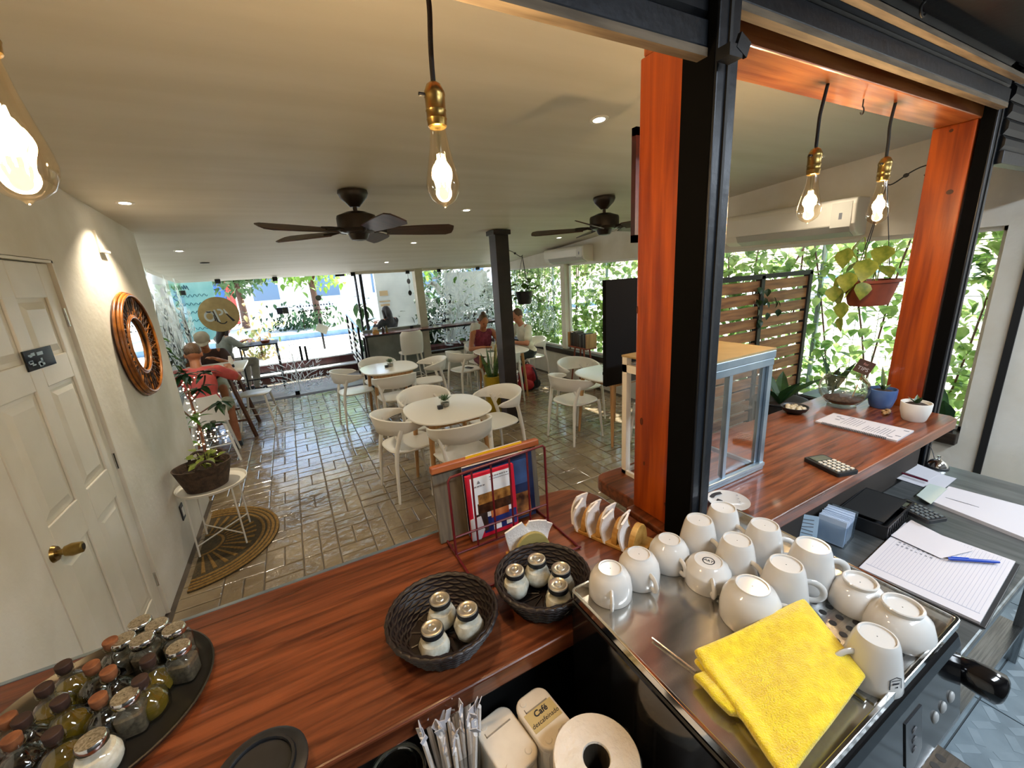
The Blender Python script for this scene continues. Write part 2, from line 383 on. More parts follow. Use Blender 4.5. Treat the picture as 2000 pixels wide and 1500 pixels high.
# right wall: parapet, band over the windows, full wall beside the kitchen
w = MB()
w.box(RW, RW+.15, .95, 8.35, 0, .44); w.box(RW, RW+.15, -1.7, 8.35, 1.975, 2.9); w.box(RW, RW+.15, -1.7, .95, 0, 1.975)
struct(w.build('wall_right', m_plaster), 'white wall under and over the long garden window')
m_sill = pm('dark_sill', '#241c15', '#3a2f24', .45, scale=8, stretch=(5, .5, 5))
s = MB(); s.box(RW-.06, RW+.12, .95, 8.2, .44, .53)
struct(s.build('trim_sill', m_sill, bevel=.006), 'dark wooden sill under the garden window')
struct(MB().box(RW-.015, RW+.01, .80, .838, 0, 2.18).build('trim_black_strip', m_blkm), 'black vertical strip on the kitchen wall')
struct(MB().box(RW-.02, RW+.13, 5.87, 5.99, .53, 1.975).build('trim_mullion', m_plaster, bevel=.006), 'white mullion between the garden windows')
def leafdecal(b, P, U, V, ln, wd, ang, n=5):
    d = U*math.cos(ang)+V*math.sin(ang); e = -U*math.sin(ang)+V*math.cos(ang)
    t = [0, .25, .55, .8, 1]; wv = [.05, .7, 1, .6, .03]
    L_ = [P+d*ln*a+e*wd*c_ for a, c_ in zip(t, wv)]; R_ = [P+d*ln*a-e*wd*c_ for a, c_ in zip(t, wv)]
    b.add(L_+R_, [(i, i+1, i+6, i+5) for i in range(4)])
def sprig(b, P, U, V, ang, ln, nl, lw, bend=0):
    for i in range(nl):
        t = (i+1)/nl; a = ang+bend*t; q = P+(U*math.cos(a)+V*math.sin(a))*ln*t
        for sgn in (-1, 1): leafdecal(b, q, U, V, ln*.34*(1.15-t*.6), lw, a+sgn*(.85-.35*t))
        if i == nl-1: leafdecal(b, q, U, V, ln*.25, lw, a)
def window(n, label, P0, P1, z0, z1, nr, frame=None, tint=m_pane, splits=()):
    g = group_struct('window_%d' % n, label)
    P0 = Vector((*P0, 0)); P1 = Vector((*P1, 0)); U = (P1-P0).normalized(); Lh = (P1-P0).length; N = Vector((*nr, 0))
    M = Matrix((( U.x, N.x, 0, P0.x), (U.y, N.y, 0, P0.y), (0, 0, 1, 0), (0, 0, 0, 1)))
    xs = [0, *splits, Lh]
    for a, c_ in zip(xs[:-1], xs[1:]):
        p = MB(); p.box(a+.004, c_-.004, -.004, .004, z0, z1, M); p.build('pane', tint, g)
    if frame:
        f = MB(); t = .03
        f.box(0, Lh, -.02, .02, z0, z0+t, M); f.box(0, Lh, -.02, .02, z1-t, z1, M); f.box(0, t, -.02, .02, z0, z1, M); f.box(Lh-t, Lh, -.02, .02, z0, z1, M)
        f.build('window_frame', frame, g)
    return g, U, M
m_whiteframe = pm('white_frame', '#e4e2da', rough=.4)
g4, U4, M4 = window(4, 'long garden window looking onto the ivy', (RW+.08, .95), (RW+.08, 5.87), .53, 1.975, (1, 0), m_whiteframe, splits=(1.64, 3.28))
g5, U5, M5 = window(5, 'garden window with white vinyl leaves beyond the mullion', (RW+.08, 5.99), (RW+.08, 8.2), .53, 1.975, (1, 0), m_whiteframe)
db = MB(); V = Vector((0, 0, 1))
for i in range(60):
    P = Vector((RW+.07, random.uniform(6.1, 8.1), random.uniform(.6, 1.7)))
    sprig(db, P, Vector((0, 1, 0)), V, random.uniform(.6, 2.5), random.uniform(.18, .34), 5, .011, random.uniform(-.5, .5))
q = db.build('leaf_decal', m_frost, g5); q['kind'] = 'stuff'
# left glass with frosted plants
g1, _, _ = window(1, 'side glass with white vinyl plants behind the wall end', (LG, 4.43), (LG, FY), .02, CEIL(6.3), (1, 0), None, splits=(1.9,))
db = MB()
for i in range(40):
    P = Vector((LG+.008, random.uniform(5.6, 8.1), random.uniform(.2, 1.6)))
    sprig(db, P, Vector((0, 1, 0)), V, random.uniform(.9, 2.2), random.uniform(.35, .7), 6, .016, random.uniform(-.5, .5))
for y_, z_ in ((7.7, 1.25), (7.0, 1.0)):
    pts = [(LG+.008, y_+.16*math.cos(a)*(1+.2*math.cos(a)), z_+.42*math.sin(a)) for a in [2*math.pi*i/28 for i in range(28)]]
    db.add(pts, [tuple(range(28))])
q = db.build('leaf_decal', m_frost, g1); q['kind'] = 'stuff'
# street front: frameless glass left, glass over the low wall, glass with vinyl jungle right
g2, _, _ = window(2, 'frameless street-front glass with a round sticker', (LG, FY), (1.16, FY), .01, 2.085, (0, 1), None, splits=(.62, 1.42, 1.98))
m_clip = pm('clip_black', '#17191b', rough=.4, metal=.4)
for (px, py) in ((425, 548), (357, 572), (537, 545), (583, 775), (689, 535)):
    P = PY(px, py, FY); MB().obox((P.x, FY, max(.035, min(P.z, 2.05))), (.075, .05, .07)).build('glass_clip', m_clip, g2)
P0 = PY(664, 540, FY); MB().obox((P0.x, FY-.02, 2.04), (.16, .03, .035)).build('door_closer', m_clip, g2)
# round golden sticker with open letters
st = PY(428, 614, FY); R0 = .28
m_gold = pm('gold_vinyl', '#a8905e', '#b59c68', .5, scale=12, transl=.15)
sb = MB(); sb.lathe([(R0, -.0008), (R0, .0008)], 40); so = sb.build('round_sticker', m_gold, g2, loc=(st.x, FY-.006, st.z), rot=(math.pi/2, 0, 0))
def disc2(b, cx, cy, r, w, a0=0, a1=360, z=.0016, n=26, sx=1, sy=1):
    pts = []
    for i in range(n+1):
        a = math.radians(a0+(a1-a0)*i/n); pts.append(((cx+r*sx*math.cos(a), cy+r*sy*math.sin(a), z), (cx+(r-w)*sx*math.cos(a), cy+(r-w)*sy*math.sin(a), z)))
    b.add([p for q in pts for p in q], [(2*i, 2*i+1, 2*i+3, 2*i+2) for i in range(n)])
lt = MB(); disc2(lt, -.13, -.02, .075, .03, sy=1.15); disc2(lt, -.13, .075, .04, .018, 200, 340)
lt.add([(-.065,.08,.0016),(-.04,.08,.0016),(0,-.12,.0016),(-.025,-.12,.0016)], [(0,1,2,3)]); disc2(lt, .005, .035, .06, .03, -100, 110, sy=.9)
lt.add([(.07,.08,.0016),(.085,.08,.0016),(.13,.0,.0016),(.085,.01,.0016)], [(0,1,2,3)])
lt.build('lettering', m_frost, so)
lk = MB(); lk.add([(-.08,.06,.0018),(-.065,.06,.0018),(-.025,-.12,.0018),(-.045,-.12,.0018)], [(0,1,2,3)])
lk.add([(-.08,0,.0018),(-.07,0,.0018),(-.055,-.1,.0018),(-.075,-.1,.0018)], [(0,1,2,3)]); lk.add([(.085,.01,.0018),(.11,.0,.0018),(.2,-.12,.0018),(.165,-.13,.0018)], [(0,1,2,3)]); disc2(lk, .03, -.09, .07, .016, 200, 330, z=.0018)
lk.build('lettering', m_ink, so)
# a palm-like vinyl plant low on the glass and a small box sticker
pv = MB(); Pp = PY(588, 768, FY-.006); U = Vector((1, 0, 0))
for i in range(9):
    a = math.radians(20+140*i/8); sprig(pv, Vector((Pp.x, FY-.007, max(.04, Pp.z))), U, V, a, .34+.46*math.sin(a)**3, 6, .007, .0)
for x_ in (-.55, -.35, .3, .5, .75): sprig(pv, Vector((Pp.x+x_, FY-.007, .04)), U, V, math.radians(random.uniform(60, 120)), .26, 4, .007)
pv.tube([(Pp.x, FY-.007, .05), (Pp.x-.02, FY-.007, .75)], .008, 5)
q = pv.build('leaf_decal', m_frost, g2); q['kind'] = 'stuff'
Pb = PY(552, 607, FY-.006); MB().obox((Pb.x-.045, FY-.006, Pb.z), (.09, .004, .11)).build('sticker', pm('navy_vinyl', '#12203c', rough=.5), g2)
MB().obox((Pb.x+.045, FY-.006, Pb.z), (.088, .004, .11)).build('sticker', pm('grey_vinyl', '#3c4444', rough=.5), g2)
Pt = PY(622, 582, FY-.006); tb = MB(); tb.lathe([(.05, -.001), (.05, .001)], 20); tb.build('sticker', pm('grey_round_vinyl', '#6c7770', rough=.5), g2, loc=(Pt.x, FY-.006, Pt.z), rot=(math.pi/2, 0, 0))
tb = MB()
for r_, (w_, n_) in enumerate(((.62, 13), (.46, 16), (.5, 9))):   # small lettering, too blurred to read
    for i in range(n_):
        cx = Pt.x-.05-w_/2+w_*i/n_; h_ = random.uniform(.02, .04)
        tb.obox((cx, FY-.006, Pt.z-.12-r_*.085), (random.uniform(.012, .03), .002, h_), 0, 0, random.uniform(-.3, .3))
tb.build('lettering', m_ink, g2)
# low wall, pillar and right glazing of the front
m_conc = pm('grey_render', '#767a72', '#8f928a', .85, scale=4, bump=.1, bscale=30)
w = MB(); w.box(1.16, 2.27, FY-.02, FY+.1, 0, 1.0)
struct(w.build('wall_front', m_conc), 'low grey wall behind the high bench')
struct(MB().box(2.42, RW+.02, FY-.02, FY+.12, 0, .38).build('wall_front_parapet', m_plaster), 'white parapet under the vinyl-leaf window')
struct(MB().box(2.27, 2.42, FY-.06, FY+.14, 0, 2.1).build('trim_pillar', pm('pillar_paint', '#b9b29c', '#c8c1ac', .7, scale=5)), 'beige pillar between the front windows')
st_ = MB(); st_.box(1.17, 1.205, FY+.12, FY+.16, 0, 2.09); st_.box(1.26, 1.31, FY+.12, FY+.17, 0, 2.09)
struct(st_.build('trim_door_post', m_bluemetal), 'dark steel post of the street door')
g3, _, _ = window(3, 'front glass above the low grey wall', (1.16, FY), (2.27, FY), 1.0, 2.09, (0, 1))
g6, _, _ = window(6, 'front window covered in white vinyl jungle leaves', (2.42, FY), (RW, FY), .42, 2.03, (0, 1))
struct(MB().box(2.42, RW, FY-.05, FY+.1, .38, .43).build('trim_front_sill', m_sill), 'dark sill under the vinyl-leaf window')
struct(MB().box(1.1, RW+.1, FY-.02, FY+.2, 2.04, 2.2).build('wall_front_head', m_plaster), 'white head over the front windows')
db = MB()
for i in range(75):
    P = Vector((random.uniform(2.5, 4.15), FY-.007-.0001*i/75, random.uniform(.45, 1.6)))
    sprig(db, P, U, V, random.uniform(.5, 2.6), random.uniform(.32, .58), 7, .014, random.uniform(-.6, .6))
for i in range(230):
    P = Vector((random.uniform(2.45, 4.15), FY-.008, random.uniform(.6, 1.1) if i % 2 else random.uniform(.5, 2.0)))
    leafdecal(db, P, U, V, random.uniform(.08, .2), random.uniform(.012, .03), random.uniform(0, 6.28))
q = db.build('leaf_decal', m_frost, g6); q['kind'] = 'stuff'
for px, py in ((795, 531), (856, 526), (932, 524)):
    P = PY(px, py, FY); MB().obox((P.x, FY-.02, 2.03), (.07, .05, .06)).build('glass_clip', m_clip, g3 if P.x < 2.3 else g6)
for px, py in ((803, 640), (825, 632)):
    P = PY(px, py, FY); MB().obox((P.x, FY-.03, P.z), (.06, .05, .08)).build('glass_clip', m_clip, g3 if P.x < 2.3 else g6)
# ------------------------------------------------------------ serving hatch: posts, beam, rails, shutters
BZ = 1.10; BY0, BY1 = .605, 1.13       # bar top height, kitchen edge, room edge
def wood_post(label, x0, x1, y0, y1, z0, z1, knots):
    o = tag(MB().box(x0, x1, y0, y1, z0, z1).build('wooden_post', m_orange, bevel=.004), label, 'post')
    for (px, py, a, c_) in knots:
        P = PX(px, py, x0); k = MB(); k.tube([(x0-.0008, P.y, P.z), (x0+.002, P.y, P.z)], 1, 16)
        k.v = [(x, P.y+(y-P.y)*a, P.z+(z-P.z)*c_) for x, y, z in k.v]
        k.build('knot', m_knot, o)
    return o
ZB = 2.372
wood_post('orange wooden post with dark knots beside the black shutter rail', .89, 1.00, .745, .895, BZ+.005, ZB, ((1253, 823, .006, .012), (1245, 605, .003, .011), (1258, 905, .003, .007), (1300, 985, .006, .006)))
wood_post('orange wooden post behind the blue and white plant pots', 2.648, 2.768, .755, .895, .0, ZB, ((1855, 375, .012, .010), (1858, 255, .007, .007)))
bm_ = MB().box(.89, 2.80, .745, .885, ZB, ZB+.285).build('wooden_beam', m_orange_b, bevel=.004); tag(bm_, 'orange wooden beam over the hatch with two bulbs hanging', 'beam')
b2 = MB().box(-.97, .888, .745, .885, ZB+.06, ZB+.285).build('wooden_beam', m_orange_b, bevel=.004); tag(b2, 'wooden beam behind the dark lintel over the bar jars', 'beam')
m_pitch = pm('pitch_black', '#040404', rough=.85, spec=.08)
def rail(label, x0, x1, y0, y1, z0, z1):
    t = thing('shutter_rail', label, 'rail', ((x0+x1)/2, (y0+y1)/2, z0)); a, c_ = (x1-x0)/2, (y1-y0)/2; h = z1-z0
    p = MB(); p.box(-a, a, -c_, c_, 0, h); p.build('channel', m_bluemetal, t, bevel=.003)
    p = MB(); p.box(-a*.15, a*.10, -c_-.004, -c_, .0, h); p.build('groove', m_blkm, t)
    p = MB(); p.box(-a-.0015, -a, -c_+.006, c_, 0, h); p.build('groove', m_pitch, t)
rail('tall dark steel shutter rail beside the glass display case', .866, .934, .655, .742, BZ+.006, 2.76)
rail('dark steel shutter rail in front of the post behind the pots', 2.655, 2.725, .70, .748, .0, 2.76)
m_slat = pm('shutter_slat', '#14161a', '#1d2025', .42, .5, scale=6, stretch=(.3, 4, 4))
def shutter(label, x0, x1, y, zb, zt, edge=True, n=8):
    t = thing('roller_shutter', label, 'shutter', (0, y, zb))
    hh = (zt-zb-.05)/n
    p = MB(); p.box(x0, x1, -.022, .022, 0, .05); p.build('bottom_bar', m_bluemetal, t, bevel=.003)
    if edge:
        p = MB(); p.box(x0, x1, -.022, .004, -.016, 0); p.build('wooden_edge', m_creamwood, t)
    for i in range(n):
        z0 = .05+i*hh; s = MB()
        prof = [(-.006, z0), (-.018, z0+hh*.3), (-.018, z0+hh*.7), (-.006, z0+hh*.96), (.006, z0+hh*.96), (.006, z0)]
        s.loft([[(x0, a, b) for a, b in prof], [(x1, a, b) for a, b in prof]]); s.build('slat', m_slat, t)
    return t
shutter('rolled-up dark shutter over the jars end of the bar', -.95, .864, .70, 2.30, 2.76)
shutter('rolled-up dark shutter over the calculator end of the bar', .936, 2.653, .70, ZB+.03, 2.78)
s3 = shutter('half-lowered ribbed shutter beside the steel table', 2.727, RW-.02, .70, 2.19, 2.80, edge=False, n=9)
hd = MB(); P = PY(1990, 375, .70); hd.tube([(3.2, -.03, -.02), (3.2, -.03, -.07), (3.26, -.03, -.07), (3.26, -.03, -.02)], .006, 6, loop=True); hd.build('pull_handle', m_blkm, s3)
# dark fascia boards and the hooks on them
fb = MB(); fb.box(-.95, 4.15, .50, .66, 2.52, 2.795)
tag(fb.build('shutter_box', m_blackmetal, bevel=.006), 'long black shutter housing under the kitchen ceiling', 'shutter box')
tag(MB().box(.94, 2.64, .630, .652, 2.455, 2.47).build('batten', m_creamwood), 'thin raw wooden batten under the black shutter housing', 'batten')
for i, (px, py) in enumerate(((1705, 125), (1785, 130))):
    P = PY(px, py, .62); hk = MB()
    hk.tube([(0, 0, .03), (0, 0, .005)]+[(-.022*math.sin(a)*.7-.0, 0, -.012+.016*math.cos(a)) for a in [.2+.5*j for j in range(9)]], .0035, 6)
    tag(hk.build('metal_hook', m_chrome if i == 0 else m_blkm, loc=(P.x, .62, 2.50), smooth=60), ('bright wire hook under the black shutter housing', 'dark wire hook under the black shutter housing')[i], 'hook')
lk = MB(); lk.obox((0, 0, 0), (.04, .03, .022)); lk.obox((.022, -.012, .012), (.035, .008, .03), 0, 0, .4)
tag(lk.build('shutter_latch', m_blackmetal, loc=(.868, .63, 2.27)), 'dark latch on the shutter rail by the display case', 'latch')
hk = MB(); hk.tube([(0, 0, .04), (0, 0, .018)]+[(.012*math.cos(a), 0, .006+.012*math.sin(a)) for a in [1.57-.45*j for j in range(10)]], .0022, 6)
P = PY(1688, 185, .82); tag(hk.build('cup_hook', m_blkm, loc=(P.x, .82, ZB-.042), smooth=60), 'small brass cup hook screwed under the orange beam', 'hook')

# ------------------------------------------------------------ bar tops
def bar_top(label, poly, z0, z1):
    p = MB(); p.prism(poly, z0, z1); return tag(p.build('bar_counter', m_bar, bevel=.006, seg=3), label, 'counter')
pl = [(LW, BY0), (.845, BY0)] + [(.845+.0*a, 0) for a in ()] + [(.845, BY1-.14)] + [(.705+.14*math.cos(math.radians(a)), BY1-.14+.14*math.sin(math.radians(a))) for a in range(10, 91, 16)] + [(LW, BY1)]
bar_top('red-brown wooden bar top with baskets of sugar jars', pl, BZ-.045, BZ)
BZ2 = BZ+.045
pr = [(.86, BY0), (2.60, BY0), (2.63, BY0+.03), (2.63, BY1-.02), (2.60, BY1)] + [(.96-.05*math.sin(math.radians(a)), BY1-.05+.05*math.cos(math.radians(a))) for a in range(0, 91, 18)] + [(.91, .90), (.86, .90)]
BZ2 = BZ+.004
bar_top('red-brown wooden bar top with the display case and calculator', pr, BZ2-.05, BZ2)
m_front = pm('bar_front_paint', '#1d1713', '#2a221c', .8, scale=4)
struct(MB().box(LW, 2.58, .70, .92, 0, BZ-.05).build('wall_bar', m_front), 'low wall carrying the bar tops')
tag(MB().box(LW, .40, BY1-.006, BY1+.004, BZ-.004, BZ+.002).build('metal_edging', m_alu), 'pale metal strip along the edge of the bar top', 'edging')
# work counter of the kitchen under the bar
m_steeltop = pm('steel_worktop', '#6a7072', '#868c8e', .30, .8, scale=4, stretch=(8, 1, 1))
KZ = .83
t = thing('steel_table', 'stainless steel work table with clipboard and notebooks', 'table', (1.05, .215, 0))
p = MB(); p.box(0, 1.66, 0, .47, KZ-.03, KZ); p.build('table_top', m_steeltop, t, bevel=.008, seg=3)
for x_ in (.04, 1.58):
    for y_ in (.04, .40): MB().box(x_, x_+.04, y_, y_+.04, 0, KZ-.03).build('leg', m_steel, t)
p = MB(); p.box(.05, 1.6, .05, .42, .18, .20); p.build('shelf', m_steel, t)
t = thing('coffee_station', 'dark work counter carrying the coffee machine and straws', 'counter', (-.95, .10, 0))
p = MB(); p.box(0, 1.98, 0, .585, KZ-.04, KZ); p.build('counter_top', m_blk, t, bevel=.004)
p = MB(); p.box(.02, 1.96, .03, .56, 0, KZ-.04); p.build('cabinet', m_blkm, t)
tag(MB().box(-.95, .84, .685, .698, KZ+.0, BZ-.046).build('splash_panel', m_blkm), 'dark panel under the bar top behind the straws', 'panel')
# unseen fill lamps added behind the camera to light the kitchen
for x_, lb in ((1.3, 'unseen strip lamp added as kitchen fill behind the coffee machine'), (3.35, 'unseen strip lamp added as wall fill near the black strip')):
    t = thing('kitchen_lamp', lb, 'lamp', (x_, -.75, 2.8))
    p = MB(); p.box(-.68, .68, -.14, .14, -.12, 0); p.build('lamp_body', m_white, t, bevel=.01)
    p = MB(); p.box(-.64, .64, -.12, .12, -.16, -.12); p.build('diffuser', emis('kitchen_diffuser', '#e8f2ff', 3), t)  # glowing panel of the added fill lamp
# ------------------------------------------------------------ pendant bulbs
m_filament = emis('filament', '#ffe0b0', 30)
m_cord = pm('black_cord', '#0e0d0c', rough=.7, bump=.3, bscale=300)
def pendant(label, top, bot, s=1.0, bow=.02):
    t = thing('pendant_bulb', label, 'lamp', bot, 0, 'bare bulbs over the bar')
    d = Vector(top)-Vector(bot); z1 = .19*s
    MB().tube(bez((0, 0, z1), (0, 0, z1+.12), (d.x+bow, d.y, d.z*.7), (d.x, d.y, d.z), 12), .0048*s, 8).build('cord', m_cord, t, smooth=60)
    MB().lathe([(.004, .196), (.013, .19), (.019, .178), (.0195, .172), (.0185, .168), (.0182, .150), (.0192, .148), (.0182, .145), (.0182, .136), (.0192, .134), (.0182, .131), (.0175, .122), (.015, .12)], 18, cap=True).build('socket', m_brass, t, smooth=35)
    MB().tube([(-.018, 0, .172), (-.030, 0, .172)], .0035, 8).build('switch', m_blkm, t)
    k = [(.0138, .124), (.0145, .115), (.0185, .088), (.0245, .060), (.0305, .034), (.032, .020), (.030, .008), (.024, -.004), (.014, -.012), (.006, -.015), (.002, -.019)]
    MB().lathe([(a, b) for a, b in k], 24, cap=False).build('bulb', m_bulb, t, smooth=80)
    f = MB()
    for i in range(8):
        a = 2*math.pi*i/8; f.tube([(.006*math.cos(a), .006*math.sin(a), .075), (.011*math.cos(a+.3), .011*math.sin(a+.3), .02)], .0012, 5)
    f.ell((0, 0, .048), (.0145, .0145, .021), 12, 8); f.build('filament', m_filament, t)  # solid glowing core added around the wires to give the bulb's bloom
    f = MB(); f.tube([(0, 0, .12), (0, 0, .078)], [.006, .003], 8); f.build('stem', m_jar, t)
    l = light('bulb_light', 'POINT', (0, 0, .045), 11.0, (1, .72, .42), .027); l.parent = t
    for ch in t.children: ch.scale = (s,)*3 if ch.name[:4] != 'cord' else (1, 1, 1)
    return t
def hang(px, py, y): return PY(px, py, y)
B = hang(868, 385, .82); T_ = PY(828, 12, .82); pendant('bare bulb hanging over the sugar jars', (T_.x, .82, ZB+.06), B)
B = PY(45, 362, .66); pendant('bare bulb hanging over the panel door end of the bar', (B.x-.11, .70, 2.30), B, 1.0)
B = PY(1578, 424, .80); T_ = PY(1617, 162, .80); pendant('bare bulb hanging in the hatch over the calculator', (T_.x, .80, ZB), B, 1.05, -.03)
B = PY(1712, 428, .80); T_ = PY(1748, 206, .80); pendant('bare bulb hanging in the hatch beside the potted ivy', (T_.x, .80, ZB), B, 1.1, -.03)
# ------------------------------------------------------------ ceiling things
m_down = emis('downlight_glow', '#fff3dc', 14)
def downlight(px, py, e, label):
    P = PC(px, py); t = thing('downlight', label, 'downlight', (P.x, P.y, P.z), 0, 'recessed ceiling downlights')
    t.rotation_euler = (-math.atan(.078), 0, 0)
    b = MB(); b.lathe([(.030, -.004), (.045, -.005), (.048, -.002), (.048, .002), (.030, .002)], 24, cap=False); b.build('rim', m_white, t, smooth=40)
    b = MB(); b.lathe([(.030, -.0035), (.001, -.0035)], 20, cap=False); b.build('lens', m_down, t)
    l = light('spot_light', 'SPOT', (P.x, P.y, P.z-.02), e, (1, .86, .66), .03); l.data.spot_size = math.radians(110); l.data.spot_blend = .7
    l.parent = t; l.location = (0, 0, -.02); return t
for (px, py, e, wh) in ((244, 396, 46, 'above the round mirror'), (350, 490, 16, 'above the man in the pink shirt'), (911, 410, 16, 'above the nearest table with a plant'), (1170, 233, 14, 'between the fan and the orange post'),
                        (1597, 308, 14, 'by the long air conditioner'), (755, 512, 12, 'near the high red bench'), (808, 474, 14, 'behind the fan over the oval tables'), (1092, 464, 14, 'near the second air conditioner')):
    downlight(px, py, e, 'small round ceiling downlight ' + wh)
P = PC(400, 513); t = thing('smoke_detector', 'small dark round fitting on the ceiling near the street glass', 'detector', P)
b = MB(); b.lathe([(.045, -.008), (.05, 0)], 18); b.build('body', m_blkm, t)
def fan(label, px, py, rot, zh):
    P = PC(px, py); t = thing('ceiling_fan', label, 'fan', P, rot)
    z = zh-P.z
    b = MB(); b.lathe([(.095, -.002), (.098, -.02), (.085, -.05), (.05, -.085), (.035, -.10), (.03, -.105)], 24); b.build('canopy', m_fan, t, smooth=40)
    MB().tube([(0, 0, -.10), (0, 0, z+.07)], .014, 12).build('rod', m_fan, t, smooth=60)
    b = MB(); b.lathe([(.03, .085), (.06, .08), (.125, .055), (.13, .04), (.13, -.03), (.115, -.05), (.07, -.06), (.06, -.085), (.05, -.10), (.02, -.105)], 28, c=(0, 0, z)); b.build('motor', m_fan, t, smooth=35)
    for i in range(5):
        a = 2*math.pi*i/5; M = Matrix.Rotation(a, 4, 'Z') @ Matrix.Translation((0, 0, z-.045)) @ Matrix.Rotation(math.radians(-20), 4, 'X')
        b = MB(); n = 8; r0, r1 = .19, .66
        out = [(r0, -.052), (r0+.25, -.070), (r1-.04, -.074), (r1, -.050), (r1+.005, 0), (r1, .050), (r1-.04, .074), (r0+.25, .070), (r0, .052)]
        b.prism(out, -.004, .004, M); b.build('blade', m_blade, t, bevel=.002)
        b = MB(); b.add([], []); b.tube([M @ Vector((.10, 0, .0)), M @ Vector((.15, 0, .01)), M @ Vector((.20, -.02, .006)), M @ Vector((.26, -.025, .006))], [.014, .012, .012, .008], 8)
        b.tube([M @ Vector((.15, 0, .01)), M @ Vector((.20, .02, .006)), M @ Vector((.26, .025, .006))], [.012, .012, .008], 8); b.build('blade_arm', m_fan, t, smooth=60)
fan('five-blade brown ceiling fan over the tables beside the bulb', 688, 372, math.radians(-7.5), 2.262)
fan('five-blade brown ceiling fan beside the orange post', 1180, 384, math.radians(142.5), 2.262)
# black column with a scroll bracket and hanging pot
t = thing('steel_column', 'dark brown square column in the middle of the room', 'column', (2.29, 4.50, 0))
b = MB(); b.box(-.085, .085, -.085, .085, 0, CEIL(4.5)-.03); b.build('shaft', m_colbrown, t, bevel=.004)
b = MB(); b.box(-.11, .11, -.10, .10, CEIL(4.5)-.055, CEIL(4.5)-.005); b.build('cap_plate', m_colbrown, t)
def bracket(name, label, loc, rz, s):
    t = thing(name, label, 'bracket', loc, rz)
    b = MB(); b.tube(bez((0, 0, 0), (.06*s, 0, .01*s), (.12*s, 0, -.02*s), (.18*s, 0, -.06*s), 10)+bez((.18*s, 0, -.06*s), (.24*s, 0, -.10*s), (.26*s, 0, -.10*s), (.28*s, 0, -.07*s), 6)[1:], .007*s, 8, flat=.7); b.build('arm', m_blkm, t, smooth=60)
    b = MB(); b.tube([(.012*s+.022*s*math.cos(a), 0, -.055*s+.022*s*math.sin(a)) for a in [1.9+.5*j for j in range(9)]], .005*s, 6); b.build('scroll', m_blkm, t, smooth=60)
    b = MB(); b.ell((.15*s, 0, -.042*s), (.02*s, .01*s, .016*s)); b.build('boss', m_blkm, t, smooth=60); return t
bracket('scroll_bracket', 'black scroll bracket on the dark column', (2.376, 4.50, 2.14), 0, .8)

def leaf_mesh(b, M, L, Wd, fold=.25, droop=.2, n=5):
    t = [0, .2, .45, .72, 1]; wv = [.12, .8, 1, .62, .02]
    vs = []
    for a, c_ in zip(t, wv):
        z = -droop*L*a*a
        vs += [(-Wd*c_, L*a, z+fold*Wd*c_), (0, L*a, z), (Wd*c_, L*a, z+fold*Wd*c_)]
    fs = []
    for i in range(4):
        fs += [(3*i, 3*i+1, 3*i+4, 3*i+3), (3*i+1, 3*i+2, 3*i+5, 3*i+4)]
    b.add(vs, fs, M)
def rotM(loc, az, el, roll=0): return Matrix.Translation(loc) @ Matrix.Rotation(az, 4, 'Z') @ Matrix.Rotation(el, 4, 'X') @ Matrix.Rotation(roll, 4, 'Y')
def foliage(t, n, origin, spread, hgt, L, Wd, mat, trail=0, stem_mat=None, name='leaf'):
    """leaves on thin stems, each leaf an object of its own"""
    st = MB()
    for i in range(n):
        a = random.uniform(0, 6.28); r = spread*math.sqrt(random.random()); h = hgt*random.uniform(.25, 1)
        if trail and random.random() < trail: h = -hgt*random.uniform(.2, 1.0); r = spread*random.uniform(.9, 1.15)
        P = Vector(origin)+Vector((r*math.cos(a), r*math.sin(a), h)); O = Vector(origin)+Vector((r*.25*math.cos(a), r*.25*math.sin(a), 0))
        st.tube(bez(O, O+Vector((0, 0, .04)), P+Vector((0, 0, .03)), P, 5), .0022, 5)
        b = MB(); leaf_mesh(b, Matrix.Identity(4), L*random.uniform(.7, 1.15), Wd*random.uniform(.8, 1.15))
        o = b.build(name, mat, t, smooth=80); o.matrix_local = rotM(P, a-math.pi/2+random.uniform(-.5, .5), random.uniform(-.5, .6), random.uniform(-.4, .4))
    st.build('stem', stem_mat or mat, t, smooth=60)
def pot_lathe(t, prof, mat, soil_r, soil_z, name='pot', sx=1, sy=1, n=28):
    b = MB(); b.lathe(prof, n, sx=sx, sy=sy); o = b.build(name, mat, t, smooth=35)
    b = MB(); b.lathe([(soil_r, soil_z-.005), (soil_r*.6, soil_z+.004), (.001, soil_z+.006)], n, sx=sx, sy=sy, cap=False); b.build('soil', m_soil, t, smooth=60)
# black hanging pot at the column
t = thing('hanging_planter', 'black hanging pot of green pothos beside the dark column', 'planter', (2.595, 4.50, 1.50))
pot_lathe(t, [(.001, 0), (.075, 0), (.085, .02), (.105, .14), (.11, .15), (.10, .15), (.095, .12), (.001, .12)], m_blkp, .095, .125)
foliage(t, 26, (.02, 0, .14), .16, .13, .09, .035, m_leaf, .35)
b = MB()
for k in range(3):
    a = 2.1*k+.4; b.tube([(.1*math.cos(a), .1*math.sin(a), .15), (0, 0, .572)], .0025, 5)
b.build('hanger', m_blkm, t)
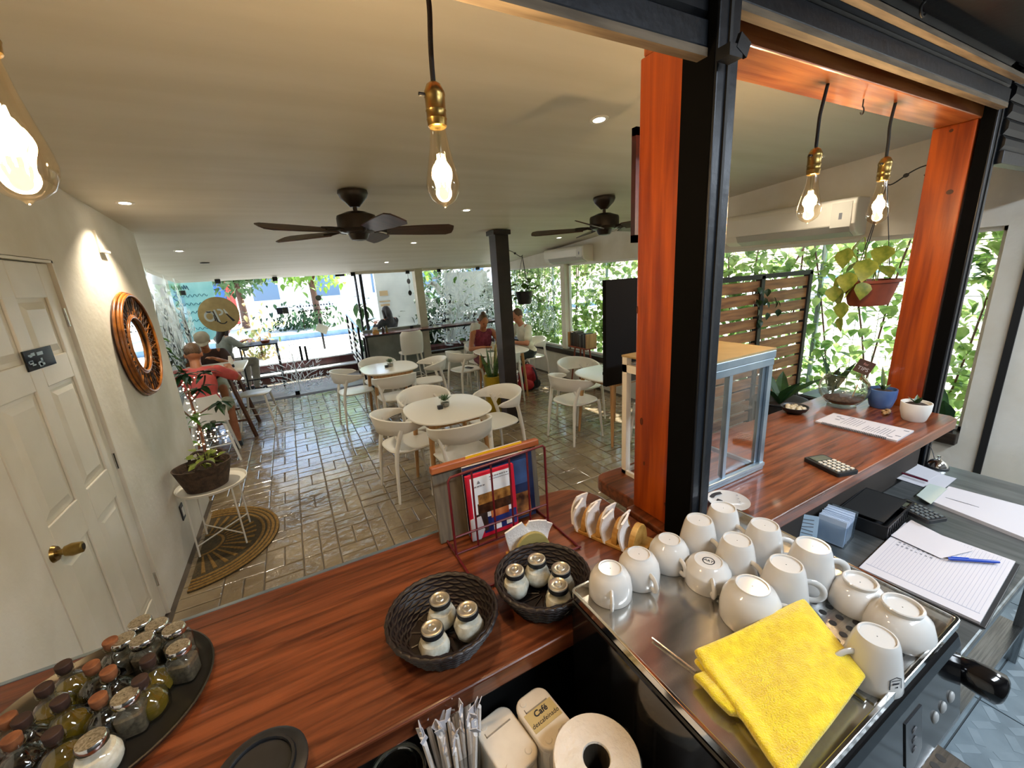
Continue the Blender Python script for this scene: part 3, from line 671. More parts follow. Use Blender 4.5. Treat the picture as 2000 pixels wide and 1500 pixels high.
# terracotta hanging trough by the orange post
PP = Vector((0, 0, H))+ray(1726, 545)*2.12
bracket('scroll_bracket', 'black iron scroll bracket behind the orange post by the air conditioner', (2.71, .897, 2.235), math.atan2(PP.y+.05-.897, PP.x-2.71), math.hypot(PP.y+.05-.897, PP.x-2.71)/.27)
t = thing('hanging_planter', 'terracotta hanging trough of pale green pothos', 'planter', (PP.x, PP.y+.05, PP.z-.135), math.radians(-20))
HZ = 2.235-.10*math.hypot(PP.y+.05-.897, PP.x-2.71)/.27-(PP.z-.135)+.012
b = MB()
def oval(w_, d_, z): return [(x, y, z) for x, y in rrect(w_, d_, 0, p=3.0)]
b.loft([oval(.17, .11, 0), oval(.19, .12, .01), oval(.25, .155, .115), oval(.275, .175, .118), oval(.275, .175, .132), oval(.25, .155, .132), oval(.24, .145, .11)]); b.build('trough', m_terra, t, smooth=40)
b = MB(); b.loft([oval(.245, .15, .108), oval(.245, .15, .114)]); b.build('soil', m_soil, t)
for (x, y, z, L_, az, el, wd) in ((-.17, 0, .30, .10, 1.6, -1.2, .05), (-.06, .02, .35, .12, 1.0, -.9, .055), (.03, -.02, .30, .11, 2.0, -.8, .05), (.09, .02, .27, .09, .4, -.7, .042), (-.10, -.05, .24, .12, 2.2, -.9, .052), (-.02, .04, .23, .1, .2, -.4, .045),
                                  (-.17, -.03, .18, .1, 2.0, -1.1, .045), (-.14, .03, .10, .1, 1.4, -1.3, .045), (-.17, -.02, .03, .09, 1.7, -1.3, .04), (-.15, .0, -.05, .08, 1.5, -1.4, .035), (-.12, .03, .17, .1, .9, -.8, .045), (.05, .0, .20, .09, 2.9, -.5, .04), (-.19, .03, .11, .08, 2.4, -1.2, .038), (-.12, -.06, .13, .09, 2.6, -1.2, .04)):
    b = MB(); leaf_mesh(b, Matrix.Identity(4), L_, wd, .2, .25); o = b.build('leaf', m_leafy, t, smooth=80); o.matrix_local = rotM((x, y, z), az, el, random.uniform(-.3, .3))
b = MB()
for (x, y, z) in ((-.17, 0, .30), (-.06, .02, .35), (.03, -.02, .30), (.09, .02, .27), (-.10, -.05, .24), (-.17, -.02, .05)): b.tube(bez((x*.3, y, .11), (x*.3, y, .2), (x, y, z+.02), (x, y, z), 6), .003, 5)
b.build('stem', m_leafy, t)
b = MB()
for (x, y) in ((-.11, 0), (.11, .0), (.0, .08)): b.tube([(x, y, .13), (0, 0, HZ)], .0022, 5)
b.build('hanger', m_blkm, t)
# air conditioners on the right wall
def aircon(label, y0, y1, z0, z1):
    t = thing('air_conditioner', label, 'air conditioner', (RW, (y0+y1)/2, z0)); w_ = (y1-y0)/2; h = z1-z0
    prof = [(0, 0), (-.10, 0), (-.17, .035), (-.20, .09), (-.205, h-.05), (-.195, h-.015), (-.17, h), (0, h)]
    b = MB(); b.loft([[(x, -w_, z) for x, z in prof], [(x, w_, z) for x, z in prof]]); b.build('casing', m_white, t, bevel=.012, seg=3)
    b = MB(); pr2 = [(-.101, -.001), (-.171, .034), (-.200, .085), (-.203, .083), (-.174, .030), (-.103, -.005)]
    b.loft([[(x, -w_*.93, z) for x, z in pr2], [(x, w_*.75, z) for x, z in pr2]]); b.build('air_flap', pm('flap_grey', '#b9b7b0', rough=.3), t)
    b = MB(); b.box(-.2075, -.205, -w_*.95, -w_*.70, .07, h-.03); b.build('display_panel', pm('panel_white', '#d9d6cc', rough=.25), t)
    b = MB(); b.box(-.209, -.2075, -w_*.84, -w_*.80, h*.45, h*.62); b.build('display', m_inkgrey, t)
aircon('long white wall air conditioner above the ivy window', 1.72, 2.84, 1.998, 2.285)
aircon('small white wall air conditioner near the street corner', 5.12, 6.20, 1.985, 2.225)
# ------------------------------------------------------------ left wall things
t = thing('wall_mirror', 'round mirror in a woven rattan frame', 'mirror', (LW, 3.665, 1.565)); t.rotation_euler = (0, math.pi/2, 0)   # local z points into the room
m_rat = pm('honey_rattan', '#6b3a12', '#b06a22', .35, scale=14, coat=.3); m_ratd = pm('dark_rattan', '#2f1c10', '#4c2e19', .45, scale=20)
for r_, z_ in ((.345, .022), (.338, .040), (.328, .052)):
    MB().tube([(r_*math.cos(a), r_*math.sin(a), z_) for a in [2*math.pi*i/48 for i in range(48)]], .009, 8, loop=True).build('frame_ring', m_rat, t, smooth=60)
for r_, z_ in ((.195, .03), (.183, .036)):
    MB().tube([(r_*math.cos(a), r_*math.sin(a), z_) for a in [2*math.pi*i/40 for i in range(40)]], .009, 8, loop=True).build('inner_ring', m_rat, t, smooth=60)
for i in range(40):
    a = 2*math.pi*i/40
    for s_ in (-1, 1):
        b = MB(); b.tube([(.195*math.cos(a), .195*math.sin(a), .03), (.335*math.cos(a+s_*.22), .335*math.sin(a+s_*.22), .04)], .0055, 5); b.build('cane', m_ratd if (i+s_) % 3 else m_rat, t)
b = MB(); b.lathe([(.185, .012), (.18, .022), (.001, .022)], 40, cap=False); b.build('glass', pm('mirror_glass', '#dfe6e8', rough=.02, metal=1), t)
b = MB(); b.lathe([(.335, .002), (.335, .010), (.001, .010)], 40, cap=False); b.build('backing', m_ratd, t)
t = thing('wall_bracket', 'tiny white corner bracket high on the cream wall', 'bracket', (LW, 3.56, 2.17))
b = MB(); b.box(0, .012, -.006, .0, -.0, .12); b.box(0, .03, -.004, .09, -.012, 0); b.build('angle', m_white, t)
# small photo on the door
t = thing('door_picture', 'small dark photo tile stuck on the panel door', 'picture', (XD+.001, 2.50, 1.648))
b = MB(); b.box(0, .006, -.115, .115, -.042, .042); b.build('tile', m_blk, t)
b = MB()
for i in range(14): y_ = random.uniform(-.105, .05); z_ = random.uniform(-.036, .02); b.box(.0062, .0066, y_, y_+random.uniform(.01, .05), z_, z_+random.uniform(.004, .016))
b.build('print', pm('print_pale', '#9fb3bd', rough=.2), t)
t = thing('wall_socket', 'small black-framed wall socket low beside the basket table', 'socket', (LW, 3.61, .31))
b = MB(); b.box(0, .008, -.04, .04, -.06, .06); b.build('plate', m_blkp, t, bevel=.004)
b = MB(); b.box(.008, .011, -.02, .02, -.032, .032); b.build('insert', m_white, t)
# oval doormat
t = thing('doormat', 'half-round brown coir doormat under the wire table', 'mat', (-.90, 3.56, .006))
def half(r, s=1.0): return [(.52*r*math.cos(a)*s, .56*r*math.sin(a)) for a in [math.radians(-90+180*i/28) for i in range(29)]]
m_coir = pm('coir', '#7a5a26', '#96743a', .95, scale=60, bump=.5, bscale=200); m_coird = pm('dark_coir', '#3b3220', '#554628', .95, scale=60, bump=.5, bscale=200)
b = MB(); b.prism(half(1), 0, .010); b.build('base', m_coird, t)
for r_ in (.98, .92, .86, .79):
    MB().tube([(x, y, .011) for x, y in half(r_)], .011, 6, flat=.5).build('border_rib', m_coir, t)
for i in range(15):
    a = math.radians(-80+160*i/14); MB().tube([(.16*math.cos(a), .17*math.sin(a), .011), (.36*math.cos(a), .40*math.sin(a), .011)], [.006, .013], 6, flat=.5).build('ray_rib', m_coir, t)
MB().tube([(x, y, .011) for x, y in half(.26)], .010, 6, flat=.5).build('border_rib', m_coir, t)
# wire side table, basket with pothos
t = thing('side_table', 'white round tray table on thin crossed wire legs', 'table', (-.735, 3.56, 0))
b = MB(); b.lathe([(.001, .485), (.205, .485), (.222, .490), (.226, .508), (.221, .510), (.212, .492), (.001, .490)], 40, sx=1, sy=1); b.build('tray_top', m_white2, t, smooth=40)
cs = [(-.155, -.155), (.14, -.155), (.14, .17), (-.155, .17)]
for (x, y) in cs: MB().tube([(x*.95, y*.95, .485), (x, y, .01)], .006, 8).build('leg', m_white, t)
MB().tube([(*cs[0], .10), (*cs[2], .10)], .005, 6).build('cross_wire', m_white, t); MB().tube([(*cs[1], .10), (*cs[3], .10)], .005, 6).build('cross_wire', m_white, t)
t = thing('plant_basket', 'brown seagrass basket of pothos on the white tray table', 'basket', (-.755, 3.52, .492), .3)
b = MB()
rp = [(.105, 0), (.115, .005), (.135, .08), (.158, .17), (.163, .185), (.155, .185), (.145, .15), (.11, .03)]
b.lathe(rp, 32, sx=1.12, sy=.9); b.build('body', m_rattan, t, smooth=40)
for s_ in (-1, 1):
    MB().tube([(.0+.055*math.cos(a), s_*.135, .185+.055*math.sin(a)) for a in [math.radians(180*i/10) for i in range(11)]], .010, 7).build('handle', m_rattan, t, smooth=60)
b = MB(); b.lathe([(.14, .13), (.001, .14)], 24, cap=False); b.build('soil', m_soil, t)
foliage(t, 15, (.03, .02, .13), .14, .12, .075, .028, m_leafy)
# potted tree with fairy lights at the wall end
t = thing('potted_tree', 'slender potted tree wound with fairy lights', 'plant', (-1.0, 4.86, .006))
pot_lathe(t, [(.001, 0), (.12, 0), (.13, .02), (.16, .27), (.165, .30), (.15, .30), (.14, .26), (.001, .26)], pm('brown_pot', '#3a2620', '#4c342b', .5, scale=12), .145, .27)
tr = bez((0, 0, .26), (.05, 0, .6), (-.03, .02, .85), (.02, .03, 1.12), 12)
b = MB(); b.tube(tr, [.016-.0006*i for i in range(13)], 8); b.tube(bez(tr[5], (-.1, 0, .8), (-.16, .03, .95), (-.18, .03, 1.05), 6), .008, 6); b.tube(bez(tr[6], (.1, 0, .75), (.16, .0, .8), (.2, .0, .80), 6), .008, 6); b.tube(bez(tr[8], (.1, 0, .95), (.16, .0, 1.02), (.17, .0, 1.1), 6), .008, 6); b.build('trunk', m_brownwood, t, smooth=60)
random.seed(3)
for (cx, cy, cz, n_) in ((.0, .03, 1.12, 22), (.10, -.02, .98, 16), (.12, -.03, .62, 10), (.0, -.05, .72, 8), (.17, 0, 1.12, 14), (-.18, .03, 1.05, 14), (.22, 0, .80, 12), (-.12, 0, .80, 8), (-.14, 0, .62, 7), (-.12, -.02, .45, 6)):
    for i in range(n_):
        b = MB(); leaf_mesh(b, Matrix.Identity(4), random.uniform(.09, .15), .026, .2, .3); o = b.build('leaf', m_leafd if n_ > 9 else m_leaf, t); o.matrix_local = rotM((cx+random.uniform(-.03, .03), cy+random.uniform(-.03, .03), cz+random.uniform(-.02, .03)), 6.28*i/n_+random.uniform(-.3, .3), random.uniform(-.6, .5))
m_fairy = emis('fairy_glow', '#ffe2b8', 9)
fb = MB(); wire = []
for i in range(64):
    a = i*.75; k_ = i/64; P = tr[min(12, int(k_*12))]; rr = .035 if i % 4 else .10
    wire.append(P+Vector((rr*math.cos(a), rr*math.sin(a), random.uniform(-.02, .02))))
for P in wire: fb.ell(P, (.006,)*3, 6, 4)
for i in range(40): fb.ell((random.uniform(-.15, .22), random.uniform(-.1, .1), .40+abs(random.gauss(0, .08))), (.006,)*3, 6, 4)
q = fb.build('fairy_lights', m_fairy, t); q['kind'] = 'stuff'
MB().tube(wire, .0015, 4).build('light_wire', m_blkm, t)
# trailing vine on the corner
t = thing('trailing_vine', 'trailing green vine at the end of the cream wall', 'vine', (-1.30, 5.6, 1.62))
vp = bez((0, 0, 0), (.03, 0, -.2), (.1, .02, -.4), (.16, .05, -.75), 14); MB().tube(vp, .005, 6).build('stem', m_leafd, t)
for i, P in enumerate(vp):
    for s_ in (-1, 1):
        b = MB(); leaf_mesh(b, Matrix.Identity(4), .10, .035, .2, .3); o = b.build('leaf', m_leafd if i % 2 else m_leaf, t); o.matrix_local = rotM(P, s_*1.4+random.uniform(-.6, .6), random.uniform(-.9, .2))
# ------------------------------------------------------------ dining chairs and tables
def make_chair():
    t = thing('dining_chair', 'x', 'chair', (0, 0, 0), 0, 'white plastic chairs at the oval tables')
    def so(w_, d_, z, cy=0): return [(x, y+cy, z) for x, y in rrect(w_, d_, 0, p=3.2)]
    b = MB(); b.loft([so(.36, .36, .425), so(.42, .42, .432), so(.44, .44, .445), so(.43, .43, .455), so(.36, .36, .448)]); b.build('seat', m_white, t, smooth=50)
    rings = []; N = 26
    for i in range(N+1):
        u = -1+2*i/N; a = u*math.radians(112); c_ = math.cos(a)
        x = .255*math.sin(a); y = -.02-.235*c_ + (.0 if c_ > 0 else .05*(-c_))
        k = max(0, 1-abs(u)**1.6); lo = .655-.085*k**1.3*(.6+.4*abs(u)); hi = .695+.075*k
        if abs(u) > .93: lo += .012; hi -= .012
        n = Vector((math.sin(a)/.255, -c_/.235, 0)).normalized(); th = .011
        lean = .035*k
        def P(zz, s): return Vector((x, y, 0))+n*(s*th+lean*(zz-.6)/.15)+Vector((0, 0, zz))
        mid = (lo+hi)/2
        rings.append([P(lo, 0), P(lo+.006, 1), P(mid, 1.1), P(hi-.006, 1), P(hi, 0), P(hi-.006, -1), P(mid, -.9), P(lo+.006, -1)])
    b = MB(); b.loft(rings); b.build('backrest', m_white, t, smooth=60)
    for s_ in (-1, 1):
        b = MB(); b.tube([(s_*.19, .17, .44), (s_*.195, .185, .38), (s_*.215, .215, 0)], [.020, .018, .011], 10); b.build('leg', m_white, t, smooth=60)
        b = MB(); b.tube([(s_*.225, -.235, 0), (s_*.205, -.205, .36), (s_*.20, -.19, .46), (s_*.212, -.165, .56), (s_*.225, -.135, .66)], [.011, .018, .020, .018, .022], 10); b.build('leg', m_white, t, smooth=60)
        b = MB(); b.tube([(s_*.212, -.165, .56), (s_*.185, -.175, .61), (s_*.15, -.215, .66)], [.015, .016, .014], 8); b.build('fork_arm', m_white, t, smooth=60)
    return t
ch0 = make_chair(); used = [False]
def chair(x, y, deg, label):
    if not used[0]:
        used[0] = True; ch0.location = (x, y, .006); ch0.rotation_euler = (0, 0, math.radians(deg)); ch0['label'] = label; return ch0
    return dup(ch0, (x, y, .006), math.radians(deg), label)
# facing: 0 = towards +Y
chair(.75, 3.55, -82, 'white chair at the near oval table with its back to the panel-door wall')
chair(1.07, 3.08, 4, 'white chair at the near oval table behind the magazine rack')
chair(1.62, 3.56, 98, 'white chair at the near oval table backing onto the dark column')
chair(1.06, 3.98, 178, 'white chair tucked on the street side of the near oval table')
chair(.62, 5.86, -85, 'white chair at the middle oval table with its back to the doorway floor')
chair(1.02, 5.20, 2, 'white chair between the near and the middle oval tables')
chair(1.60, 5.72, 86, 'white chair at the middle oval table turned from the yellow pot')
chair(1.02, 6.22, 182, 'white chair on the bench side of the middle oval table')
chair(2.32, 6.02, -80, 'white chair at the diners\' table with a phone on its seat')
chair(2.66, 5.40, 2, 'white chair behind the dark column at the diners\' table')
chair(3.60, 6.14, 94, 'white chair the person in the white T-shirt sits on')
chair(2.80, 6.42, 180, 'white chair the woman in the red top sits on')
chair(2.68, 3.62, -84, 'white chair at the round-cornered table beside the black board')
chair(3.10, 4.06, 180, 'white chair on the window side of the table beside the black board')
chair(3.30, 2.95, 6, 'white chair seen through the glass display case')
def oval_table(label, x, y, w_=.74, d_=.80, rz=0):
    t = thing('cafe_table', label, 'table', (x, y, .006), rz, 'white oval tables with oak legs')
    b = MB(); R = lambda s, z: [(px, py, z) for px, py in rrect(w_*s, d_*s, 0, p=2.9)]
    b.loft([R(.95, .712), R(.995, .722), R(1, .730), R(.99, .736), R(.96, .737)]); b.build('table_top', m_white2, t, smooth=50)
    b = MB(); b.box(-.24, .24, -.26, -.235, .655, .712); b.box(-.24, .24, .235, .26, .655, .712); b.box(-.25, -.225, -.26, .26, .655, .712); b.box(.225, .25, -.26, .26, .655, .712); b.build('apron', m_oak, t)
    for sx in (-1, 1):
        for sy in (-1, 1): MB().tube([(sx*.235, sy*.245, .71), (sx*.275, sy*.29, 0)], [.026, .014], 10).build('leg', m_oak, t, smooth=60)
    return t
oval_table('white oval table nearest the magazine rack with a plant jar', 1.10, 3.42)
oval_table('white oval table between the near table and the red bench', 1.07, 5.68)
oval_table('white oval table where the two diners sit', 2.78, 5.64, .80, .80)
oval_table('white oval table under the hanging black board', 3.07, 3.42, .78, .78)
m_succ = pm('succulent', '#3c5a3a', '#76926a', .5, scale=20)
def jar_plant(x, y, label, card=True):
    t = thing('table_plant', label, 'plant', (x, y, .744))
    b = MB(); b.lathe([(.001, 0), (.036, 0), (.042, .012), (.042, .045), (.036, .062), (.037, .066), (.033, .066), (.001, .05)], 20); b.build('glass_jar', m_jar, t, smooth=40)
    b = MB(); b.lathe([(.001, .004), (.034, .004), (.038, .014), (.038, .035), (.001, .038)], 18); b.build('pebbles', pm('pebble_grey', '#6d675e', '#a59f94', .8, scale=120), t, smooth=60)
    for i in range(18):
        a = 2.4*i; el = .35+.045*i
        b = MB(); leaf_mesh(b, Matrix.Identity(4), .085-.001*i, .010, .4, -.05); o = b.build('leaf', m_succ, t); o.matrix_local = rotM((.008*math.cos(a), .008*math.sin(a), .05), a, min(1.4, el))
    q = tag(MB().box(-.022, .022, -.018, .018, 0, .032).build('sugar_box', m_blkp, loc=(x-.065, y-.05, .744), bevel=.002), 'tiny dark box ' + label.split(' ', 3)[-1].replace('plant', 'box') if False else 'tiny dark holder beside the ' + label, 'holder')
    if card:
        c_ = thing('table_card', 'clear acrylic card stand on the ' + ('near' if y < 4 else 'middle') + ' oval table', 'card stand', (x+.0, y+.085, .744))
        b = MB(); b.box(-.03, .03, -.002, .002, 0, .085); b.build('acrylic', m_glass, c_); b = MB(); b.box(-.026, .026, -.003, -.002, .055, .08); b.build('print', m_paper, c_)
jar_plant(1.10, 3.46, 'spiky succulent in a glass jar on the near oval table')
jar_plant(1.10, 5.72, 'spiky succulent in a glass jar on the middle oval table')
jar_plant(2.97, 3.42, 'spiky succulent in a glass jar under the black board', False)
# glass of iced drink, phone and things of the diners
t = thing('drink_glass', 'tall glass of iced drink in front of the woman in red', 'glass', (2.66, 5.62, .744))
b = MB(); b.lathe([(.001, 0), (.03, 0), (.038, .14), (.035, .14), (.028, .012), (.001, .01)], 20); b.build('tumbler', m_jar, t, smooth=40)
b = MB(); b.lathe([(.001, .012), (.027, .012), (.033, .11), (.001, .112)], 16); b.build('drink', pm('milky_drink', '#cfc6b4', rough=.3), t, smooth=60)
MB().tube([(0, .0, .02), (.02, 0, .19)], .004, 6).build('straw', m_paper, t)
tag(MB().box(-.035, .035, -.07, .07, 0, .01).build('phone', m_blk, loc=(2.37, 6.0, .464), rot=(0, 0, .4), bevel=.003), 'black phone lying on the empty white chair seat', 'phone')
t = thing('tray', 'dark small tray under the iced drink', 'tray', (2.66, 5.66, .742)); MB().box(-.10, .10, -.08, .08, 0, .004).build('plate', pm('tray_green', '#5a6450', rough=.5), t)
# snake plant in a yellow pot
t = thing('snake_plant', 'snake plant in a golden yellow pot beside the dark column', 'plant', (2.05, 4.72, .006))
P = PY(963, 745, 4.80); t.location = (P.x, 4.80, .006)
pot_lathe(t, [(.001, 0), (.100, 0), (.108, .02), (.122, .585), (.110, .585), (.108, .55), (.001, .55)], pm('yellow_pot', '#a08418', '#b89a28', .4, .3, scale=8), .108, .555)
m_snake = pm('snake_leaf', '#1f3d22', '#5d7a3c', .4, scale=10, stretch=(1, 1, 4)); m_snakey = pm('pale_snake_leaf', '#b79a48', '#d8c48a', .45, scale=8)
for i, (a, tilt, L_, mt) in enumerate(((0, .10, .62, m_snakey), (1.2, .22, .50, m_snake), (2.5, .30, .45, m_snake), (3.6, .12, .55, m_snake), (4.6, .35, .52, m_snake), (5.5, .2, .42, m_snake), (.6, .45, .40, m_snake))):
    L_ *= .8; b = MB(); R = []
    for j in range(9):
        u = j/8; w_ = .028*(math.sin(math.pi*min(.98, .25+.72*u))**.8)*(1 if u < .8 else (1-u)/.2*.9+.1)
        R.append([(-w_, .004*math.cos(u*9), u*L_), (0, -.008, u*L_), (w_, .004*math.cos(u*9), u*L_), (0, .0, u*L_)])
    b.loft(R); o = b.build('leaf', mt, t, smooth=60); o.matrix_local = Matrix.Translation((.035*math.cos(a), .035*math.sin(a), .55)) @ Matrix.Rotation(a, 4, 'Z') @ Matrix.Rotation(tilt, 4, 'Y')
# red backpack on the floor
P = PZ(1036, 762, 0)
t = thing('backpack', 'red and black backpack on the floor by the white wall', 'backpack', (P.x, P.y+.06, .006), -.3)
m_red = pm('red_nylon', '#8e0f1a', '#b81e28', .5, scale=9, bump=.4, bscale=16); m_nyl = pm('black_nylon', '#101216', '#1d2026', .6, scale=9, bump=.4, bscale=16)
def blob(parts, mat, name, par, vox=.012):
    b = MB()
    for c_, r_ in parts: b.ell(c_, r_)
    return remesh(b.build(name, mat, par), vox)
blob([((0, 0, .18), (.17, .12, .17)), ((0, 0, .30), (.14, .10, .13)), ((-.02, -.02, .26), (.15, .11, .12))], m_red, 'main_bag', t)
blob([((-.10, -.10, .14), (.10, .06, .10)), ((-.04, -.11, .10), (.12, .06, .09))], m_red, 'front_pocket', t)
blob([((0, 0, .06), (.19, .14, .06)), ((.12, -.06, .1), (.08, .07, .08))], m_nyl, 'base', t)
for s_ in (-1, 1): MB().tube(bez((s_*.07, -.06, .38), (s_*.10, -.2, .36), (s_*.12, -.18, .12), (s_*.13, -.10, .05), 10), .016, 8, flat=.35).build('strap', m_nyl, t, smooth=60)
MB().tube(bez((.1, -.08, .04), (.2, -.12, .1), (.28, -.1, .02), (.36, -.1, .012), 8), .012, 6, flat=.4).build('strap', m_nyl, t, smooth=60)
MB().tube([(-.03, 0, .42), (-.02, 0, .46), (.02, 0, .46), (.03, 0, .42)], .009, 6).build('grab_loop', m_nyl, t, smooth=60)
# ------------------------------------------------------------ high red bench along the street glass
P0 = PY(703, 655, 7.85); P1 = PY(965, 632, 8.05)
t = thing('high_bench', 'long dark-red topped high bench along the street glass', 'table', (1.10, 7.70, 0))
m_redtop = pm('red_top', '#6e1516', '#8a2422', .25, scale=5, stretch=(.5, 5, 5), coat=.3)
b = MB(); b.box(0, 2.85, 0, .36, .925, .965); b.build('bench_top', m_redtop, t, bevel=.006)
b = MB(); b.box(0, 2.85, -.002, .0, .925, .96); b.build('front_edge', m_blkm, t)
for (x_, y_) in ((.03, .03), (.03, .32), (2.8, .03), (2.8, .32)): MB().box(x_-.018, x_+.018, y_-.018, y_+.018, 0, .925).build('leg', m_blkm, t)
for x_ in (.03, 2.8): MB().box(x_-.014, x_+.014, .03, .32, .2, .23).build('foot_rail', m_blkm, t)
def bar_chair(x, y, deg, label):
    t = thing('bar_chair', label, 'chair', (x, y, .006), math.radians(deg), 'white shell bar chairs')
    b = MB(); R = []
    for j in range(9):
        u = j/8; z = .62+.40*u; yb = -.19-.05*u; w_ = .19+.012*math.sin(math.pi*u)-(.03 if j == 8 else 0)
        R.append([(w_*k, yb-.03*(1-k*k)+.05*k*k, z) for k in (-1, -.8, -.4, 0, .4, .8, 1)]+[(w_*k, yb-.03*(1-k*k)+.05*k*k+.014, z) for k in (1, .8, .4, 0, -.4, -.8, -1)])
    b.loft(R); b.build('backrest', m_white, t, smooth=60)
    def so(w_, d_, z): return [(x, y, z) for x, y in rrect(w_, d_, 0, p=3.5)]
    b = MB(); b.loft([so(.34, .34, .60), so(.40, .40, .61), so(.40, .40, .628), so(.36, .36, .632)]); b.build('seat', m_white, t, smooth=50)
    for sx in (-1, 1):
        for sy in (-1, 1): MB().tube([(sx*.14, sy*.14, .605), (sx*.20, sy*.20, 0)], [.017, .012], 8).build('leg', m_white, t, smooth=60)
    MB().tube([(-.175, .175, .2), (.175, .175, .2), (.175, -.175, .2), (-.175, -.175, .2)], .008, 6, loop=True).build('foot_ring', m_white, t); return t
bar_chair(1.80, 7.32, 0, 'white shell bar chair at the high bench behind the middle oval table')
bar_chair(3.10, 7.42, 12, 'white shell bar chair at the high bench behind the woman in red')
# napkin holder and things on the bench
t = thing('bench_caddy', 'small orange-brown napkin caddy on the red bench', 'caddy', (1.33, 7.85, .968))
b = MB(); b.prism([(.06*math.cos(a), .07*math.sin(a)) for a in [math.pi*i/12 for i in range(13)]], -.02, .02, Matrix.Rotation(math.pi/2, 4, 'X')); b.build('arch', m_bamboo, t)
b = MB(); b.obox((.0, .03, .06), (.09, .01, .11), 0, .3); b.build('napkin', m_napkin, t)
for i, (x_, c_) in enumerate(((1.47, m_corkd), (1.54, m_oil))):
    q = MB(); q.lathe([(.001, 0), (.024, 0), (.024, .07), (.012, .09), (.012, .12), (.001, .12)], 14); tag(q.build('cruet', c_, loc=(x_, 7.88, .967), smooth=40), ('dark little cruet on the red bench', 'golden little cruet on the red bench')[i], 'cruet')
tag(MB().ell((0, 0, .035), (.05, .035, .035)).build('red_cap', pm('red_felt', '#7c0d1a', rough=.9), loc=(3.42, 7.85, .968), smooth=60), 'small red pouch on the far end of the red bench', 'pouch')
# ------------------------------------------------------------ slatted wooden screen
t = thing('slat_screen', 'wooden slat screen with dark posts in front of the ivy', 'screen', (0, 2.0, 0))
m_slatw = pm('screen_wood', '#6b4020', '#9c6a3c', .55, scale=6, stretch=(.6, 6, 6))
n_ = 17; zt = 1.71; pitch = .0985
for i in range(n_):
    z_ = zt-(i+1)*pitch
    for (x0, x1) in ((2.62, 3.29), (3.33, 3.98)):
        b = MB(); b.box(x0, x1, -.010, .010, z_+.006, z_+pitch-.014); b.build('slat', m_slatw, t, bevel=.002)
for x_ in (2.60, 3.31, 3.99): MB().box(x_-.022, x_+.022, -.025, .025, .006, 1.735).build('post', m_blkm, t)
MB().box(2.58, 4.01, -.025, .025, 1.71, 1.745).build('top_rail', m_blkm, t)
for i in range(16):
    b = MB(); leaf_mesh(b, Matrix.Identity(4), .06, .024, .2, .3); o = b.build('ivy_leaf', m_leafd, t); o.matrix_local = rotM((3.35+random.uniform(-.15, .2), -.03, 1.66-abs(random.gauss(0, .12))), random.uniform(2, 4.3), random.uniform(-1.4, -.8))
# hanging black board and framed board behind the post
t = thing('menu_board', 'black board hanging on a cord beside the orange post', 'board', (1.30, 1.25, 1.405))
b = MB(); b.box(-.225, .26, -.010, .010, 0, .42); b.build('panel', pm('board_black', '#08080a', rough=.75, spec=.1), t)
MB().tube([(-.0, 0, .42), (.15, 0, .62), (.25, 0, .42)], .003, 5).build('cord', m_napkin, t); MB().tube([(.15, 0, .61), (.15, 0, CEIL(1.25)-1.405+.002)], .003, 5).build('cord', m_napkin, t)
t = thing('framed_picture', 'narrow dark red wooden frame beside the top of the orange post', 'frame', (1.42, 1.35, 1.965))
b = MB(); b.box(-.105, -.075, -.012, .012, 0, .43); b.box(.12, .15, -.012, .012, 0, .43); b.box(-.105, .15, -.012, .012, 0, .03); b.box(-.105, .15, -.012, .012, .40, .43); b.build('moulding', pm('dark_red_wood', '#3a0f0c', '#56201a', .4, scale=8), t)
b = MB(); b.box(-.08, .13, .0, .006, .02, .41); b.build('panel', m_blkm, t); MB().tube([(.13, 0, .42), (.13, 0, CEIL(1.35)-1.965+.002)], .003, 5).build('cord', m_napkin, t)
# book stand on the window sill and plants
t = thing('book_stand', 'small stand of books on splayed wooden legs in the window', 'book stand', (4.02, 5.20, .006))
for (x_, y_) in ((-.1, -.16), (-.1, .16), (.08, -.16), (.08, .16)): MB().tube([(x_*.6, y_*.7, .66), (x_, y_*1.2, 0)], [.014, .010], 8).build('leg', m_terra, t)
MB().box(-.11, .09, -.24, .24, .66, .68).build('shelf', m_terra, t)
for y_ in (-.24, .22): MB().box(-.11, .09, y_, y_+.02, .68, .90).build('side', m_oak, t)
for i in range(9):
    y_ = -.20+i*.045; hb = random.uniform(.18, .25); c_ = random.choice(('#1c1f26', '#2c2a2a', '#40352b', '#56584f', '#22303a'))
    q = MB(); q.box(-.09, .05, 0, random.uniform(.025, .04), 0, hb); tag(q.build('book', pm('book_cover', c_, rough=.5), loc=(4.02, 5.20+y_, .686)), 'dark book standing in the window book stand', 'book', 'books in the window stand')
for (y_, s_, lab) in ((4.75, 1.0, 'small green potted plant on the window sill by the books'), (4.35, .8, 'small terracotta potted plant on the window sill near the black board')):
    t = thing('sill_plant', lab, 'plant', (RW+.0, y_, .531)); pot_lathe(t, [(.001, 0), (.045*s_, 0), (.06*s_, .09*s_), (.052*s_, .09*s_), (.001, .07*s_)], m_terra, .05*s_, .075*s_, n=18)
    foliage(t, 16, (0, 0, .07), .09, .2*s_, .09, .03, m_leaf)
